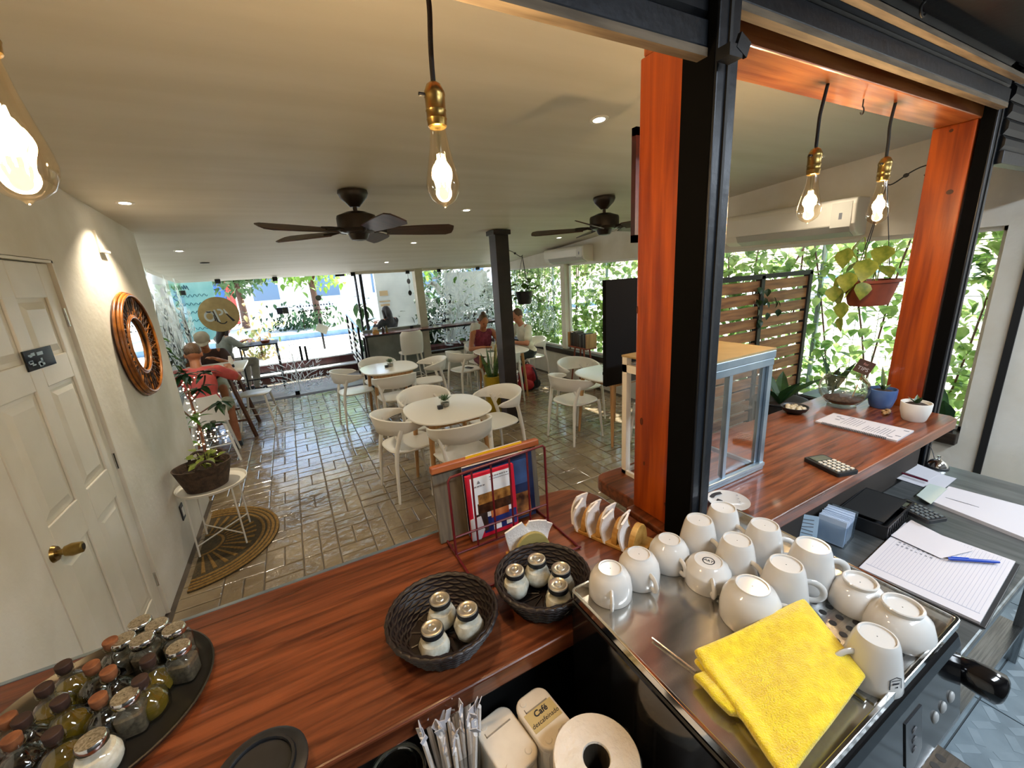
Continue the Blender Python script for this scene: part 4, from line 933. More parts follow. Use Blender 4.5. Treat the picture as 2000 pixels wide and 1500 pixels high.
# ------------------------------------------------------------ things on the bar top
# round tray of shakers and cruets
TC = (-.46, .925)
t = thing('serving_tray', 'round dark metal tray of shakers and oil bottles', 'tray', (*TC, BZ))
b = MB(); b.lathe([(.001, .0), (.175, .0), (.183, .006), (.189, .016), (.186, .017), (.178, .009), (.172, .005), (.001, .004)], 56); b.build('dish', pm('tray_metal', '#4a4844', '#5c5a55', .3, .8, scale=6), t, smooth=40)
TZ = BZ+.005
m_lidp = pm('pierced_lid', '#9c927e', '#c2b9a6', .35, .8, scale=240, lo=.45, hi=.55)
def shaker(x, y, fill, label, rz=0, rnd=False):
    t = thing('shaker', label, 'shaker', (x, y, TZ), rz, 'shakers on the round tray')
    b = MB()
    if rnd: b.lathe([(.001, 0), (.026, 0), (.032, .012), (.034, .028), (.028, .045), (.02, .052), (.02, .058)], 22)
    else:
        def sq(w_, z, p=5): return [(px, py, z) for px, py in rrect(w_, w_, 0, p=p)]
        b.loft([sq(.040, 0), sq(.044, .004), sq(.046, .045), sq(.042, .056), sq(.036, .062, 2), sq(.036, .067, 2)])
    b.build('glass_body', m_jar, t, smooth=40)
    b = MB()
    if rnd: b.lathe([(.001, .003), (.024, .003), (.030, .014), (.031, .028), (.026, .042), (.001, .043)], 18)
    else: b.loft([sq(.037, .003), sq(.041, .006), sq(.042, .042), sq(.034, .044)])
    b.build('contents', fill, t, smooth=50)
    z0 = .056 if rnd else .064
    b = MB(); b.lathe([(.0205, z0), (.0215, z0+.002), (.0215, z0+.011), (.0195, z0+.014)], 22, cap=False); b.build('lid_band', m_chrome, t, smooth=40)
    b = MB(); b.lathe([(.0195, z0+.014), (.001, z0+.0155)], 22, cap=False); b.build('lid_top', m_lidp, t)
def cruet(x, y, dark, label, cork):
    t = thing('cruet_bottle', label, 'bottle', (x, y, TZ), random.uniform(0, 3), 'oil and vinegar bottles on the round tray')
    b = MB(); prof = [(.001, 0), (.026, 0), (.031, .008), (.033, .022), (.029, .038), (.018, .050), (.0115, .057), (.0115, .066), (.0145, .068), (.0145, .072)]
    n = 28; rings = []
    for r_, z in prof:
        rings.append([(r_*(1+.05*math.cos(7*a)*(1 if z < .05 else 0))*math.cos(a), r_*(1+.05*math.cos(7*a)*(1 if z < .05 else 0))*math.sin(a), z) for a in [2*math.pi*i/n for i in range(n)]])
    b.loft(rings); b.build('glass_body', m_jar, t, smooth=50)
    b = MB(); b.lathe([(.001, .003), (.022, .003), (.0275, .012), (.0275, .022), (.024, .034), (.015, .042 if dark else .036), (.001, .043 if dark else .037)], 18); b.build('contents', m_vinegar if dark else m_oil, t, smooth=50)
    b = MB(); b.lathe([(.009, .064), (.0122, .072), (.0128, .0835), (.0120, .0850), (.001, .0852)], 16); b.build('stopper', cork, t, smooth=30)
lidz = TZ+.078
for i, (px, py, fill, rnd, lb) in enumerate((
    (272, 1213, m_pepper, False, 'square pepper shaker at the wall rim of the round tray'), (305, 1218, m_pepper, False, 'square pepper shaker second along the wall rim of the tray'), (338, 1226, m_pepper, False, 'square pepper shaker at the rim facing the sugar basket'),
    (240, 1247, m_pepper, False, 'square pepper shaker behind the orange-corked vinegar bottle'), (276, 1247, m_pepper, False, 'square pepper shaker in the middle of the shaker cluster'), (347, 1262, m_pepper, False, 'square grey shaker standing alone at the tray rim'),
    (243, 1358, m_pepper, False, 'square pepper shaker among the cruets beside the round salt shaker'), (177, 1445, m_sugar, True, 'round salt shaker full of white salt at the tray rim'))):
    P = PZ(px, py, lidz-(.01 if rnd else 0)); shaker(P.x, P.y, fill, lb, random.uniform(-.3, .3), rnd)
for i, (px, py, dk, ck, lb) in enumerate((
    (214, 1250, 1, m_cork, 'dark vinegar bottle with orange cork behind the shakers'), (177, 1297, 1, m_cork, 'dark vinegar bottle with orange cork beside the clear oil bottle'), (210, 1308, 1, m_cork, 'dark vinegar bottle with orange cork in the centre of the tray'),
    (190, 1360, 1, m_cork, 'dark vinegar bottle with pale orange cork beside the pepper shaker'), (287, 1285, 0, m_corkd, 'ribbed oil bottle below the shaker cluster'), (272, 1325, 0, m_corkd, 'ribbed oil bottle near the tray rim'),
    (122, 1296, 0, m_corkd, 'pale oil bottle with dark stopper nearest the panel door'), (84, 1340, 0, m_corkd, 'oil bottle with dark stopper at the wall edge of the tray'), (115, 1366, 0, m_corkd, 'golden oil bottle with dark stopper amid the tray'),
    (100, 1430, 0, m_corkd, 'yellow oil bottle with dark stopper beside the salt shaker'), (20, 1440, 1, m_cork, 'dark vinegar bottle with orange cork at the kitchen edge of the tray'), (12, 1400, 1, m_cork, 'dark vinegar bottle with orange cork beside the leafy sprig'), (40, 1402, 1, m_corkd, 'dark bottle with black stopper among the vinegar bottles'))):
    P = PZ(px, py, TZ+.085); cruet(P.x, P.y, dk, lb, ck)
t = thing('leaf_sprig', 'pale green leaf tips beside the oil bottles', 'plant', (PZ(-75, 1400, BZ).x, PZ(-75, 1400, BZ).y, BZ))
pot_lathe(t, [(.001, 0), (.03, 0), (.04, .06), (.035, .06), (.001, .05)], m_white, .034, .052, n=18)
for i in range(9):
    b = MB(); leaf_mesh(b, Matrix.Identity(4), .11, .008, .3, .1); o = b.build('leaf', m_leafy, t); o.matrix_local = rotM((0, 0, .05), .7*i, .5+.06*i)
# black round lid in the corner of the bar
P = PZ(510, 1478, BZ+.03); t = thing('black_bowl', 'round black lidded container on the bar near the straws', 'container', (P.x, P.y-.03, BZ))
b = MB(); b.lathe([(.001, 0), (.055, 0), (.062, .01), (.066, .026), (.070, .03), (.070, .036), (.062, .04), (.045, .038), (.001, .036)], 32); b.build('body', m_blkp, t, smooth=35)
b = MB(); b.tube([(.05*math.cos(a), .05*math.sin(a), .041) for a in [2*math.pi*i/24 for i in range(24)]], .004, 6, loop=True); b.build('ridge', m_blkp, t, smooth=60)

# wicker baskets with sugar jars
def wicker(label, x, y, r):
    t = thing('wicker_basket', label, 'basket', (x, y, BZ))
    b = MB(); b.lathe([(.001, .002), (r*.66, .002), (r*.70, .004), (r*.97, .062), (r*.93, .064), (r*.66, .010), (.001, .008)], 36); b.build('shell', m_basket, t, smooth=50)
    n = 9
    for i in range(n):
        u = i/(n-1); rr = r*(.69+.29*u); z = .006+.058*u
        for s_ in (1, -1):
            pts = [((rr+s_*.0035+.0022*math.sin(18*a+math.pi*i))*math.cos(a), (rr+s_*.0035+.0022*math.sin(18*a+math.pi*i))*math.sin(a), z+(.003 if s_ < 0 else 0)) for a in [2*math.pi*k/72 for k in range(72)]]
            MB().tube(pts, .0032, 5, loop=True).build('weave', m_basket, t, smooth=60)
    for k_ in (0, 1): MB().tube([(r*math.cos(a), r*math.sin(a), .066+.006*math.sin(18*a+math.pi*k_)*.4) for a in [2*math.pi*k/72 for k in range(72)]], .0045, 6, loop=True).build('rim', m_basket, t, smooth=60)
    for i in range(12):
        a = 2*math.pi*i/12; MB().tube([(.01*math.cos(a), .01*math.sin(a), .010), (r*.64*math.cos(a), r*.64*math.sin(a), .010)], .0025, 5).build('spoke', m_basket, t)
wicker('dark wicker basket holding three sugar jars', .178, .742, .118)
wicker('dark wicker basket with four sugar jars by the coffee machine', .425, .722, .112)
def sugar_jar(px, py, label, bz=BZ+.010):
    P = PZ(px, py, bz+.078); t = thing('sugar_jar', label, 'jar', (P.x, P.y, bz), random.uniform(0, 6), 'faceted sugar jars in the wicker baskets')
    def ring(r_, z, f=0): return [(r_*math.cos(a)*(1-f*abs(math.cos(2*a))**6), r_*math.sin(a)*(1-f*abs(math.cos(2*a))**6), z) for a in [2*math.pi*i/32 for i in range(32)]]
    b = MB(); b.loft([ring(.018, 0), ring(.024, .003), ring(.033, .018, .1), ring(.0345, .032, .1), ring(.028, .048, .06), ring(.021, .056), ring(.0205, .062)]); b.build('glass_body', m_jar, t, smooth=50)
    b = MB(); b.loft([ring(.016, .002), ring(.022, .005), ring(.0315, .018, .1), ring(.033, .032, .1), ring(.027, .046, .06), ring(.010, .048)]); b.build('sugar', m_sugar, t, smooth=50)
    b = MB(); b.lathe([(.0225, .060), (.0235, .061), (.0235, .070), (.0228, .072)], 28, cap=False); b.build('lid_band', m_blkp, t, smooth=40)
    b = MB(); b.lathe([(.0228, .072), (.0215, .0745), (.019, .075), (.016, .0735), (.010, .0735), (.0085, .0755), (.006, .0735), (.001, .0735)], 28, cap=False); b.build('lid_top', m_lid, t, smooth=30)
for px, py, lb in ((858, 1166, 'white sugar jar at the room side of the three-jar basket'), (912, 1185, 'white sugar jar at the machine side of the three-jar basket'), (843, 1222, 'white sugar jar at the kitchen side of the three-jar basket'),
                   (1005, 1110, 'sugar jar at the far rim of the four-jar basket'), (1048, 1088, 'sugar jar nearest the napkins in the four-jar basket'), (1095, 1106, 'sugar jar at the post side of the four-jar basket'), (1090, 1138, 'sugar jar touching the coffee machine side of the basket')):
    sugar_jar(px, py, lb)
# magazine rack
t = thing('magazine_rack', 'red wire magazine rack with a wooden back on the bar', 'magazine rack', (.452, .985, BZ))
b = MB()
fr = [(-.155, -.002, .005), (-.155, .0, .235), (-.148, .0, .246), (.15, 0, .262), (.158, 0, .255), (.158, -.002, .005)]
b.tube(fr, .0038, 7); b.build('front_frame', m_redwire, t, smooth=60)
for x_ in (-.085, -.025, .035, .095): MB().tube([(x_, 0, .006), (x_, 0, .250+.05*x_)], .003, 6).build('wire', m_redwire, t)
for z_ in (.006, .06): MB().tube([(-.155, 0, z_), (.158, 0, z_)], .003, 6).build('wire', m_redwire, t)
for x_ in (-.155, .158): MB().tube([(x_, .09, .005), (x_, -.16, .004), (x_, -.17, .006)], .0035, 6).build('foot', m_redwire, t)
MB().tube([(-.155, -.165, .005), (.158, -.165, .005)], .003, 6).build('foot', m_redwire, t)
b = MB(); b.obox((0, .085, .12), (.35, .012, .235), 0, -.06); b.build('back_board', pm('grey_board', '#5a5246', '#726856', .7, scale=10, stretch=(8, 1, 1)), t)
b = MB(); b.obox((0, .078, .242), (.36, .022, .022), 0, -.06); b.build('top_rail', m_brownwood if False else pm('rack_wood', '#8a4a26', '#a8643a', .45, scale=8, stretch=(.6, 6, 6)), t, bevel=.004)
def magazine(label, x, y, w_, h, th, rz, cover, edge, extra):
    t = thing('magazine', label, 'magazine', (x, y, BZ+.012), rz, None, rot=(-.05, 0, rz))
    b = MB(); b.box(-w_/2, w_/2, 0, th, 0, h); b.build('pages', edge, t)
    b = MB(); b.box(-w_/2-.001, w_/2+.001, -.0012, 0, 0, h); b.build('cover', cover, t)
    for k_, (x0, x1, z0, z1, mt) in enumerate(extra): MB().box(x0, x1, -.0016-.0003*k_, -.0013-.0003*k_, z0, z1).build('print', mt, t)
    return t
m_mred = pm('magazine_red', '#b3122c', '#c41f36', .3, scale=5); m_mblue = pm('magazine_blue', '#0a1228', '#20345e', .25, scale=6); m_food = pm('food_photo', '#2a130a', '#a8703a', .35, scale=22); m_mwhite = pm('magazine_white', '#dfe3e6', rough=.3); m_myel = pm('magazine_yellow', '#c99a10', '#d8ae1e', .3, scale=5)
magazine('blue magazine at the back of the red wire rack', .475, 1.028, .23, .222, .008, -.02, m_mblue, m_paper, ((-.1, .1, .12, .2, pm('sky_photo', '#1c2f56', '#3c5a8c', .3, scale=9)), (-.1, .1, .01, .09, m_food)))
magazine('yellow-framed magazine tallest in the red wire rack', .475, 1.045, .19, .248, .006, .02, m_myel, m_paper, ((-.08, .08, .02, .232, pm('grey_photo', '#4a4438', '#8a8272', .3, scale=20)),))
mg = magazine('red-bordered food magazine at the front of the wire rack', .435, 1.004, .155, .205, .010, .0, m_mred, m_mred, ((-.066, .062, .05, .196, m_mwhite), (-.035, .075, .012, .062, pm('blue_plate', '#141f4e', '#24357c', .3, scale=12)), (-.01, .05, .055, .08, pm('fox_orange', '#8c3a18', '#c07a4a', .35, scale=30)), (-.05, .066, .078, .112, pm('dark_meat', '#160a06', '#4a2a18', .35, scale=60)), (-.046, .060, .108, .140, pm('toast_brown', '#5a3414', '#b07c3c', .35, scale=40)), (-.058, -.022, .02, .080, pm('sauce_dark', '#1a1412', '#3c2c26', .35, scale=40)), (-.005, .020, .014, .034, m_mwhite), (.038, .056, .018, .036, m_mwhite)))
q = MB()
for i in range(8): q.box(-.005+.008*i, -.005+.008*i+random.uniform(.004, .007), -.0045, -.0038, .186, .189)
for i in range(10): q.box(-.005+.0065*i, -.005+.0065*i+.005, -.0045, -.0038, .178, .1795)
q.build('lettering', m_inkgrey, mg)
q = MB()
for i in range(4): q.box(-.055+.009*i, -.049+.009*i, -.0045, -.0038, .166, .170)
q.add([(-.045, -.0045, .176), (-.035, -.0045, .176), (-.040, -.0045, .186)], [(0, 1, 2)]); q.build('emblem', m_inkgrey, mg)
b = MB(); R = [[(-.078, -.001, .0), (-.05, -.004, .0), (-.05, -.003, .0), (-.078, 0, 0)], [(-.078, -.004, .03), (-.04, -.016, .035), (-.04, -.014, .035), (-.078, -.002, .03)], [(-.078, -.002, .07), (-.045, -.008, .075), (-.045, -.006, .075), (-.078, -.0, .07)]]
b.loft(R); b.build('page_curl', m_paper, mg, smooth=60)
# napkin holders
def arch(b, w_, h, th, M):
    b.prism([(w_/2*math.cos(a), h*math.sin(a)) for a in [math.pi*i/16 for i in range(17)]], -th/2, th/2, M @ Matrix.Rotation(math.pi/2, 4, 'X'))
m_bface = pm('bamboo_face', '#8f8248', '#a3945a', .5, scale=7, stretch=(1, 7, 7))
def napkin(par, P, h, w_, tilt, rz):
    b = MB(); R = []
    for j in range(6):
        u = j/5; yy_ = .012*math.sin(u*3.0)
        ww = w_*(1-.35*u)
        R.append([(-ww/2, yy_-.003, u*h), (0, yy_-.006, u*h+.004), (ww/2, yy_-.003, u*h), (ww/2, yy_+.003, u*h), (0, yy_, u*h+.004), (-ww/2, yy_+.003, u*h)])
    b.loft(R); o = b.build('napkin', m_napkin, None, smooth=40)
    o.matrix_world = Matrix.Translation(P) @ Matrix.Rotation(rz, 4, 'Z') @ Matrix.Rotation(tilt, 4, 'Y'); return o
P = PZ(1035, 1083, BZ); t = thing('napkin_holder', 'half-round bamboo napkin holder next to the magazine rack', 'napkin holder', (P.x, P.y, BZ), -.12)
b = MB(); b.box(-.062, .062, -.03, .03, 0, .010); b.build('base', m_bamboo, t, bevel=.002)
for y_ in (-.02, .02):
    b = MB(); arch(b, .112, .075, .010, Matrix.Translation((0, y_, .010))); b.build('arch_panel', m_bface if y_ < 0 else m_bamboo, t, bevel=.002)
for i, (dx, tl) in enumerate(((-.02, -.35), (.015, .25), (.03, .45))):
    o = napkin(None, Vector((P.x+dx*.6, P.y+.004*i-.004, BZ+.011)), .098-.008*i, .085, tl, -.12); tag(o, 'folded paper napkin in the half-round bamboo holder', 'napkin', 'napkins in the half-round holder')
A0 = PZ(1125, 1030, BZ); A1 = PZ(1255, 1085, BZ)
P = (A0+A1)/2; ang = math.atan2((A1-A0).y, (A1-A0).x)
P = PZ(1198, 1048, BZ); L_ = .215
t = thing('napkin_holder', 'long bamboo napkin holder with a row of arched dividers', 'napkin holder', (P.x, P.y, BZ), ang)
b = MB(); b.box(-L_/2, L_/2, -.048, .048, 0, .010); b.build('base', m_bamboo, t, bevel=.002)
for i in range(4):
    b = MB(); arch(b, .090, .062, .018, Matrix.Translation((-L_/2+.03+i*.051, 0, .010)) @ Matrix.Rotation(math.pi/2, 4, 'Z')); b.build('arch_divider', m_bamboo, t, bevel=.003)
for i in range(4):
    lp = Matrix.Translation((P.x, P.y, BZ)) @ Matrix.Rotation(ang, 4, 'Z') @ Vector((-L_/2+.008+i*.0505, -.012, .012))
    for k_ in (0, 1):
        o = napkin(None, lp+Vector((.004*k_, .014*k_, 0)), .080+.006*((i+k_) % 2), .078, (-.2+.34*k_), ang+math.pi/2+random.uniform(-.15, .15)); tag(o, 'folded white napkin between the dividers of the long bamboo holder', 'napkin', 'napkins in the long holder')
# ------------------------------------------------------------ display case on the bar
CZ = BZ2; x0, x1, y0, y1, zt = 1.02, 1.462, .812, 1.09, 1.56
t = thing('display_case', 'glass display case in an aluminium frame on the bar', 'display case', ((x0+x1)/2, (y0+y1)/2, CZ))
a, c_ = (x1-x0)/2, (y1-y0)/2; h = zt-CZ; f_ = .022
for sx in (-1, 1):
    for sy in (-1, 1): MB().box(sx*a-(f_ if sx > 0 else 0), sx*a+(0 if sx > 0 else f_), sy*c_-(f_ if sy > 0 else 0), sy*c_+(0 if sy > 0 else f_), 0, h).build('corner_post', m_alu if sy < 0 else m_white, t)
for z_, hh in ((0, .03), (h-.055, .055)):
    MB().box(-a, a, -c_-.004, -c_+.012, z_, z_+hh*.5).build('frame_rail', m_alu, t, bevel=.003); MB().box(-a, a, -c_-.008, -c_+.012, z_+hh*.5, z_+hh).build('frame_rail', m_alu, t, bevel=.003)
    MB().box(-a, a, c_-.012, c_, z_, z_+hh*.5).build('frame_rail', m_white, t); MB().box(-a, -a+.012, -c_, c_, z_, z_+hh*.5).build('frame_rail', m_white, t); MB().box(a-.012, a, -c_, c_, z_, z_+hh*.5).build('frame_rail', m_alu, t)
MB().box(-a-.002, a+.002, -c_-.006, c_+.002, h, h+.006).build('top_board', pm('case_top', '#9c8356', '#b29a6c', .35, scale=8), t)
for (p0, p1, y_) in ((-a+.022, -.0, -c_+.006), (-.01, a-.024, -c_+.016)):
    d_ = thing('x', '', '') if False else None
    dm = MB(); dm.box(p0, p1, y_-.002, y_+.002, .03, h-.055); od = dm.build('sliding_door', m_glass, t)
    fm = MB(); fm.box(p0, p0+.016, y_-.006, y_+.006, .03, h-.055); fm.box(p1-.016, p1, y_-.006, y_+.006, .03, h-.055); fm.build('door_stile', m_alu, od)
MB().box(-a+.006, -a+.010, -c_+.02, c_-.02, .015, h-.03).build('side_glass', m_glass, t); MB().box(a-.010, a-.006, -c_+.02, c_-.02, .015, h-.03).build('side_glass', m_glass, t); MB().box(-a+.02, a-.02, c_-.010, c_-.006, .015, h-.03).build('back_glass', m_glass, t)
MB().box(-a+.012, a-.024, -c_+.04, c_-.012, .235, .241).build('shelf', m_glass, t)
for i in range(7):
    x_ = (x0+x1)/2-a+.055+i*.053; y_ = (y0+y1)/2+(.02 if i % 2 else .065)
    q = thing('dropper_bottle', 'small dropper bottle on the glass shelf of the display case', 'bottle', (x_, y_, CZ+.242), 0, 'dropper bottles in the display case')
    b = MB(); b.lathe([(.001, 0), (.015, 0), (.016, .004), (.016, .05), (.008, .058), (.008, .064)], 16); b.build('bottle_body', pm('bottle_glass_dark', '#5a5148', rough=.15), q, smooth=40)
    b = MB(); b.lathe([(.0165, .008), (.0165, .042)], 16, cap=False); b.build('label', m_paper, q, smooth=60)
    b = MB(); b.lathe([(.010, .062), (.010, .074), (.006, .076), (.006, .092), (.003, .098), (.001, .099)], 12); b.build('dropper', pm('dropper_cream', '#cfc6a8', rough=.4), q, smooth=40)
for i in range(3):
    q = MB(); q.lathe([(.001, 0), (.03, 0), (.034, .05), (.024, .07), (.001, .075)], 18); tag(q.build('wrapped_bundle', pm('gold_wrap', '#9c8a4c', '#d8cc98', .3, .4, scale=60), loc=(x0+.08+i*.07, y1-.10, CZ+.01), smooth=40), 'gold-wrapped bundle at the bottom of the display case', 'bundle', 'wrapped bundles in the case')
# ------------------------------------------------------------ espresso machine
MX0, MX1, MY0, MY1, MZ = .424, .985, .165, .607, 1.20
t = thing('espresso_machine', 'black espresso machine with a steel cup tray on top', 'coffee machine', ((MX0+MX1)/2, (MY0+MY1)/2, KZ))
a, c_, h = (MX1-MX0)/2, (MY1-MY0)/2, MZ-KZ
prof = [(-c_, h-.016), (-c_-.008, h-.04), (-c_-.030, h-.19), (-c_-.022, h-.205), (-c_+.10, h-.215), (-c_+.13, .06), (-c_+.12, .03), (c_, .03), (c_, h-.016)]
b = MB(); b.loft([[(-a, y, z) for y, z in prof], [(a, y, z) for y, z in prof]]); b.build('body', m_blk, t, bevel=.010, seg=3)
b = MB(); b.box(-a+.006, a-.006, -c_+.006, c_-.006, h-.012, h-.006); b.build('cup_tray', pm('tray_steel', '#a5a29c', '#cbc8c2', .17, .9, scale=3, stretch=(1, 6, 1), rvar=.08), t)
b = MB(); o_ = [(x, y) for x, y in rrect(2*a, 2*c_, .012)]; i_ = [(x, y) for x, y in rrect(2*a-.014, 2*c_-.014, .008)]; n = len(o_)
vs = [(x, y, h-.006) for x, y in o_]+[(x, y, h+.010) for x, y in o_]+[(x, y, h+.010) for x, y in i_]+[(x, y, h-.008) for x, y in i_]
b.add(vs, [(k+n*r_, (k+1) % n+n*r_, (k+1) % n+n*(r_+1), k+n*(r_+1)) for r_ in range(3) for k in range(n)]); b.build('tray_rim', m_chrome, t, bevel=.0015)
pl0 = MB(); pl0.box(-.02, a-.02, -c_+.012, c_-.16, h-.006, h-.0035); pl0.build('perforated_plate', m_steel, t)
hl = MB()
for i in range(11):
    for j in range(11):
        x = -.005+i*.0245+(.012 if j % 2 else 0); y = -c_+.03+j*.0225
        if x < a-.035 and y < c_-.175: hl.lathe([(.0065, h-.0034), (.0065, h-.0030)], 10, c=(x, y, 0))
q = hl.build('perforations', m_blkm, t); q['kind'] = 'stuff'
MB().tube([(-.028, -c_+.02, h), (-.028, c_-.15, h)], .004, 6).build('divider_wire', m_chrome, t)
for (px, py) in ((1823, 1400), (1836, 1379), (1849, 1357)):
    P = PZ(px, py, 1.08); b = MB(); b.ell((P.x-(MX0+MX1)/2, -c_-.008-.022*(h-.04-(1.08-KZ))/.15, 1.08-KZ), (.0095, .005, .012)); ob = b.build('button', pm('button_grey', '#9a9c9c', rough=.4), t, smooth=60)
bd = MB(); bd.prism([(-.03, .05), (.03, .05), (.03, -.03), (.0, -.05), (-.03, -.03)], -.001, .001, Matrix.Translation((.07, -c_-.0193, h-.11)) @ Matrix.Rotation(math.radians(81.6), 4, 'X')); bd.build('badge', pm('badge_grey', '#26282c', rough=.3), t)
for i in range(3):
    b = MB(); b.tube([(.07, -c_-.0178-.0026*i, h-.09-.018*i), (.07, -c_-.0158-.0026*i, h-.0897-.018*i)], .008, 14); b.build('emblem', pm('emblem_grey', '#4a4d52', rough=.4), t)
# group head, portafilter, drip tray
b = MB(); b.lathe([(.038, h-.25), (.042, h-.245), (.042, h-.20), (.036, h-.185)], 24, c=(.16, -c_+.07, 0)); b.build('group_head', m_chrome, t, smooth=40)
p = MB(); p.lathe([(.034, h-.285), (.037, h-.28), (.037, h-.252)], 24, c=(.16, -c_+.07, 0)); po = p.build('portafilter', m_chrome, t, smooth=40)
g0 = PZ(1872, 1302, 1.08); g1 = PZ(1962, 1352, 1.07); loc = Vector(((MX0+MX1)/2, (MY0+MY1)/2, KZ))
d0 = g0-loc; d1 = g1-loc
MB().tube([d0-(d1-d0)*.25, d0, d0+(d1-d0)*.15, d0+(d1-d0)*.5, d0+(d1-d0)*.9, d1], [.018, .022, .026, .029, .030, .024], 16).build('steam_knob_handle', m_blk, t, smooth=50)
b = MB(); b.box(a-.30, a+.03, -c_-.10, -c_+.13, .02, .055); b.build('drip_tray', m_blk, t, bevel=.006)
b = MB(); b.box(a-.29, a+.02, -c_-.09, -c_+.10, .055, .059); b.build('drip_grid', m_steel, t)
hl = MB()
for i in range(11):
    for j in range(6): hl.lathe([(.008, .0592), (.008, .0596)], 10, c=(a-.275+i*.027, -c_-.075+j*.027, 0))
q = hl.build('drip_holes', m_blkm, t); q['kind'] = 'stuff'
for sx in (-1, 1):
    for sy in (-1, 1): MB().tube([(sx*(a-.04), sy*(c_-.04), 0), (sx*(a-.04), sy*(c_-.04), .035)], .02, 12).build('foot', m_blkm, t)
# ------------------------------------------------------------ cups upside down on the machine
CT = MZ-.0055
prof = {'round': ([(.0435, 0), (.0455, .004), (.0455, .025), (.042, .044), (.034, .058), (.0255, .0635), (.0245, .067), (.0225, .067), (.0215, .0645), (.001, .0645)], .067),
        'tall': ([(.0440, 0), (.0458, .003), (.0445, .015), (.0385, .052), (.0325, .080), (.0295, .0875), (.0280, .0905), (.0258, .0905), (.0245, .0875), (.001, .0875)], .0905),
        'bowl': ([(.0465, 0), (.0485, .004), (.0475, .018), (.041, .038), (.030, .049), (.0265, .051), (.0285, .0585), (.0270, .060), (.0245, .0595), (.0235, .054), (.001, .054)], .06),
        'short': ([(.0445, 0), (.0460, .003), (.0460, .034), (.0445, .0385), (.0425, .040), (.0385, .050), (.0300, .0555), (.0285, .0575), (.0265, .0575), (.0255, .0555), (.001, .0555)], .0575)}
def cup(px, py, kind, ang, label, s=1.0):
    pr, hh = prof[kind]; P = PZ(px, py, CT+hh*s); t = thing('coffee_cup', label, 'cup', (P.x, P.y, CT), math.radians(ang), 'white cups upside down on the coffee machine')
    b = MB(); b.lathe([(r_*s, z*s) for r_, z in pr], 36, cap=False); b.build('bowl', m_ceramic, t, smooth=45)
    r0 = .0445*s
    if kind in ('round', 'short'): pts = bez((r0-.003, 0, .012*s), (r0+.024*s, 0, .004*s), (r0+.024*s, 0, .046*s), (r0-.006, 0, .040*s), 10)
    elif kind == 'bowl': pts = bez((r0-.002, 0, .008*s), (r0+.030*s, 0, .004*s), (r0+.022*s, 0, .040*s), (r0-.010, 0, .032*s), 10)
    else: pts = bez((r0-.006, 0, .018*s), (r0+.038*s, 0, .008*s), (r0+.026*s, 0, .066*s), (r0-.012, 0, .056*s), 12)
    b = MB(); b.tube(pts, .0042*s, 8, flat=1.5); b.build('handle', m_ceramic, t, smooth=60)
    return t
cup(1192, 1108, 'round', -128, 'white round cup at the corner of the tray by the sugar basket'); cup(1248, 1080, 'round', -100, 'white round cup second along the back edge of the tray'); cup(1308, 1052, 'round', -105, 'white round cup beside the long napkin holder')
cup(1366, 1014, 'tall', -95, 'white tall cup next to the orange post'); cup(1413, 990, 'tall', -90, 'white tall cup in front of the saucer'); cup(1440, 1053, 'tall', -95, 'white tall cup behind the cup with the round stamp')
cup(1494, 1024, 'tall', -45, 'white tall cup with its handle towards the card box'); c8 = cup(1384, 1094, 'short', -132, 'white short cup with a round black stamp on its base'); cup(1470, 1142, 'round', -55, 'white wide cup half behind the yellow cloth', 1.18)
cup(1536, 1100, 'tall', -48, 'white tall cup with a worn stamp behind the yellow cloth', 1.02); cup(1588, 1064, 'tall', -38, 'white tall cup beside the clipboard corner', 1.06); cup(1681, 1132, 'bowl', 20, 'white low cup on the perforated plate by the clipboard')
cup(1764, 1180, 'bowl', 35, 'white low cup at the tray corner by the steel table', 1.06); c14 = cup(1714, 1240, 'tall', 150, 'white tapered cup with a small house logo', .92)
b = MB(); disc2(b, 0, 0, .0125, .0022, z=.0559); b.build('stamp_ring', m_ink, c8)
text('ART', .010, m_ink, 'stamp_lettering', c8, (0, 0, .0557), (0, 0, math.radians(60)), .0003)
# house logo, wrapped on the tapered side facing the kitchen
P = PZ(1738, 1318, CT+.02); ax = math.atan2(-c14.location.y+.02, -c14.location.x+.35)
dirw = math.radians(-112)
lg = MB()
def onc(u, z):
    r_ = (.0445-(z-.015)*.16)*.92+.0006; aa = dirw-math.radians(150)+u/.04
    return (r_*math.cos(aa), r_*math.sin(aa), z)
def stroke(p0, p1, w_=.0008):
    (u0, z0), (u1, z1) = p0, p1; z0 += .010; z1 += .010; du, dz = u1-u0, z1-z0; L_ = math.hypot(du, dz) or 1; nx, nz = -dz/L_*w_, du/L_*w_
    lg.add([onc(u0+nx, z0+nz), onc(u1+nx, z1+nz), onc(u1-nx, z1-nz), onc(u0-nx, z0-nz)], [(0, 1, 2, 3)])
for p0, p1 in (((-.010, .010), (-.010, .026)), ((.010, .010), (.010, .026)), ((-.010, .026), (0, .031)), ((0, .031), (.010, .026)), ((-.008, .0245), (.008, .0245)), ((-.006, .0205), (.006, .0205)), ((-.006, .019), (.005, .019)), ((.0, .0145), (.003, .0145)), ((.0, .0135), (.003, .0135))): stroke(p0, p1, .0006 if p0[1] > .02 else .0008)
lg.build('logo', m_ink, c14)
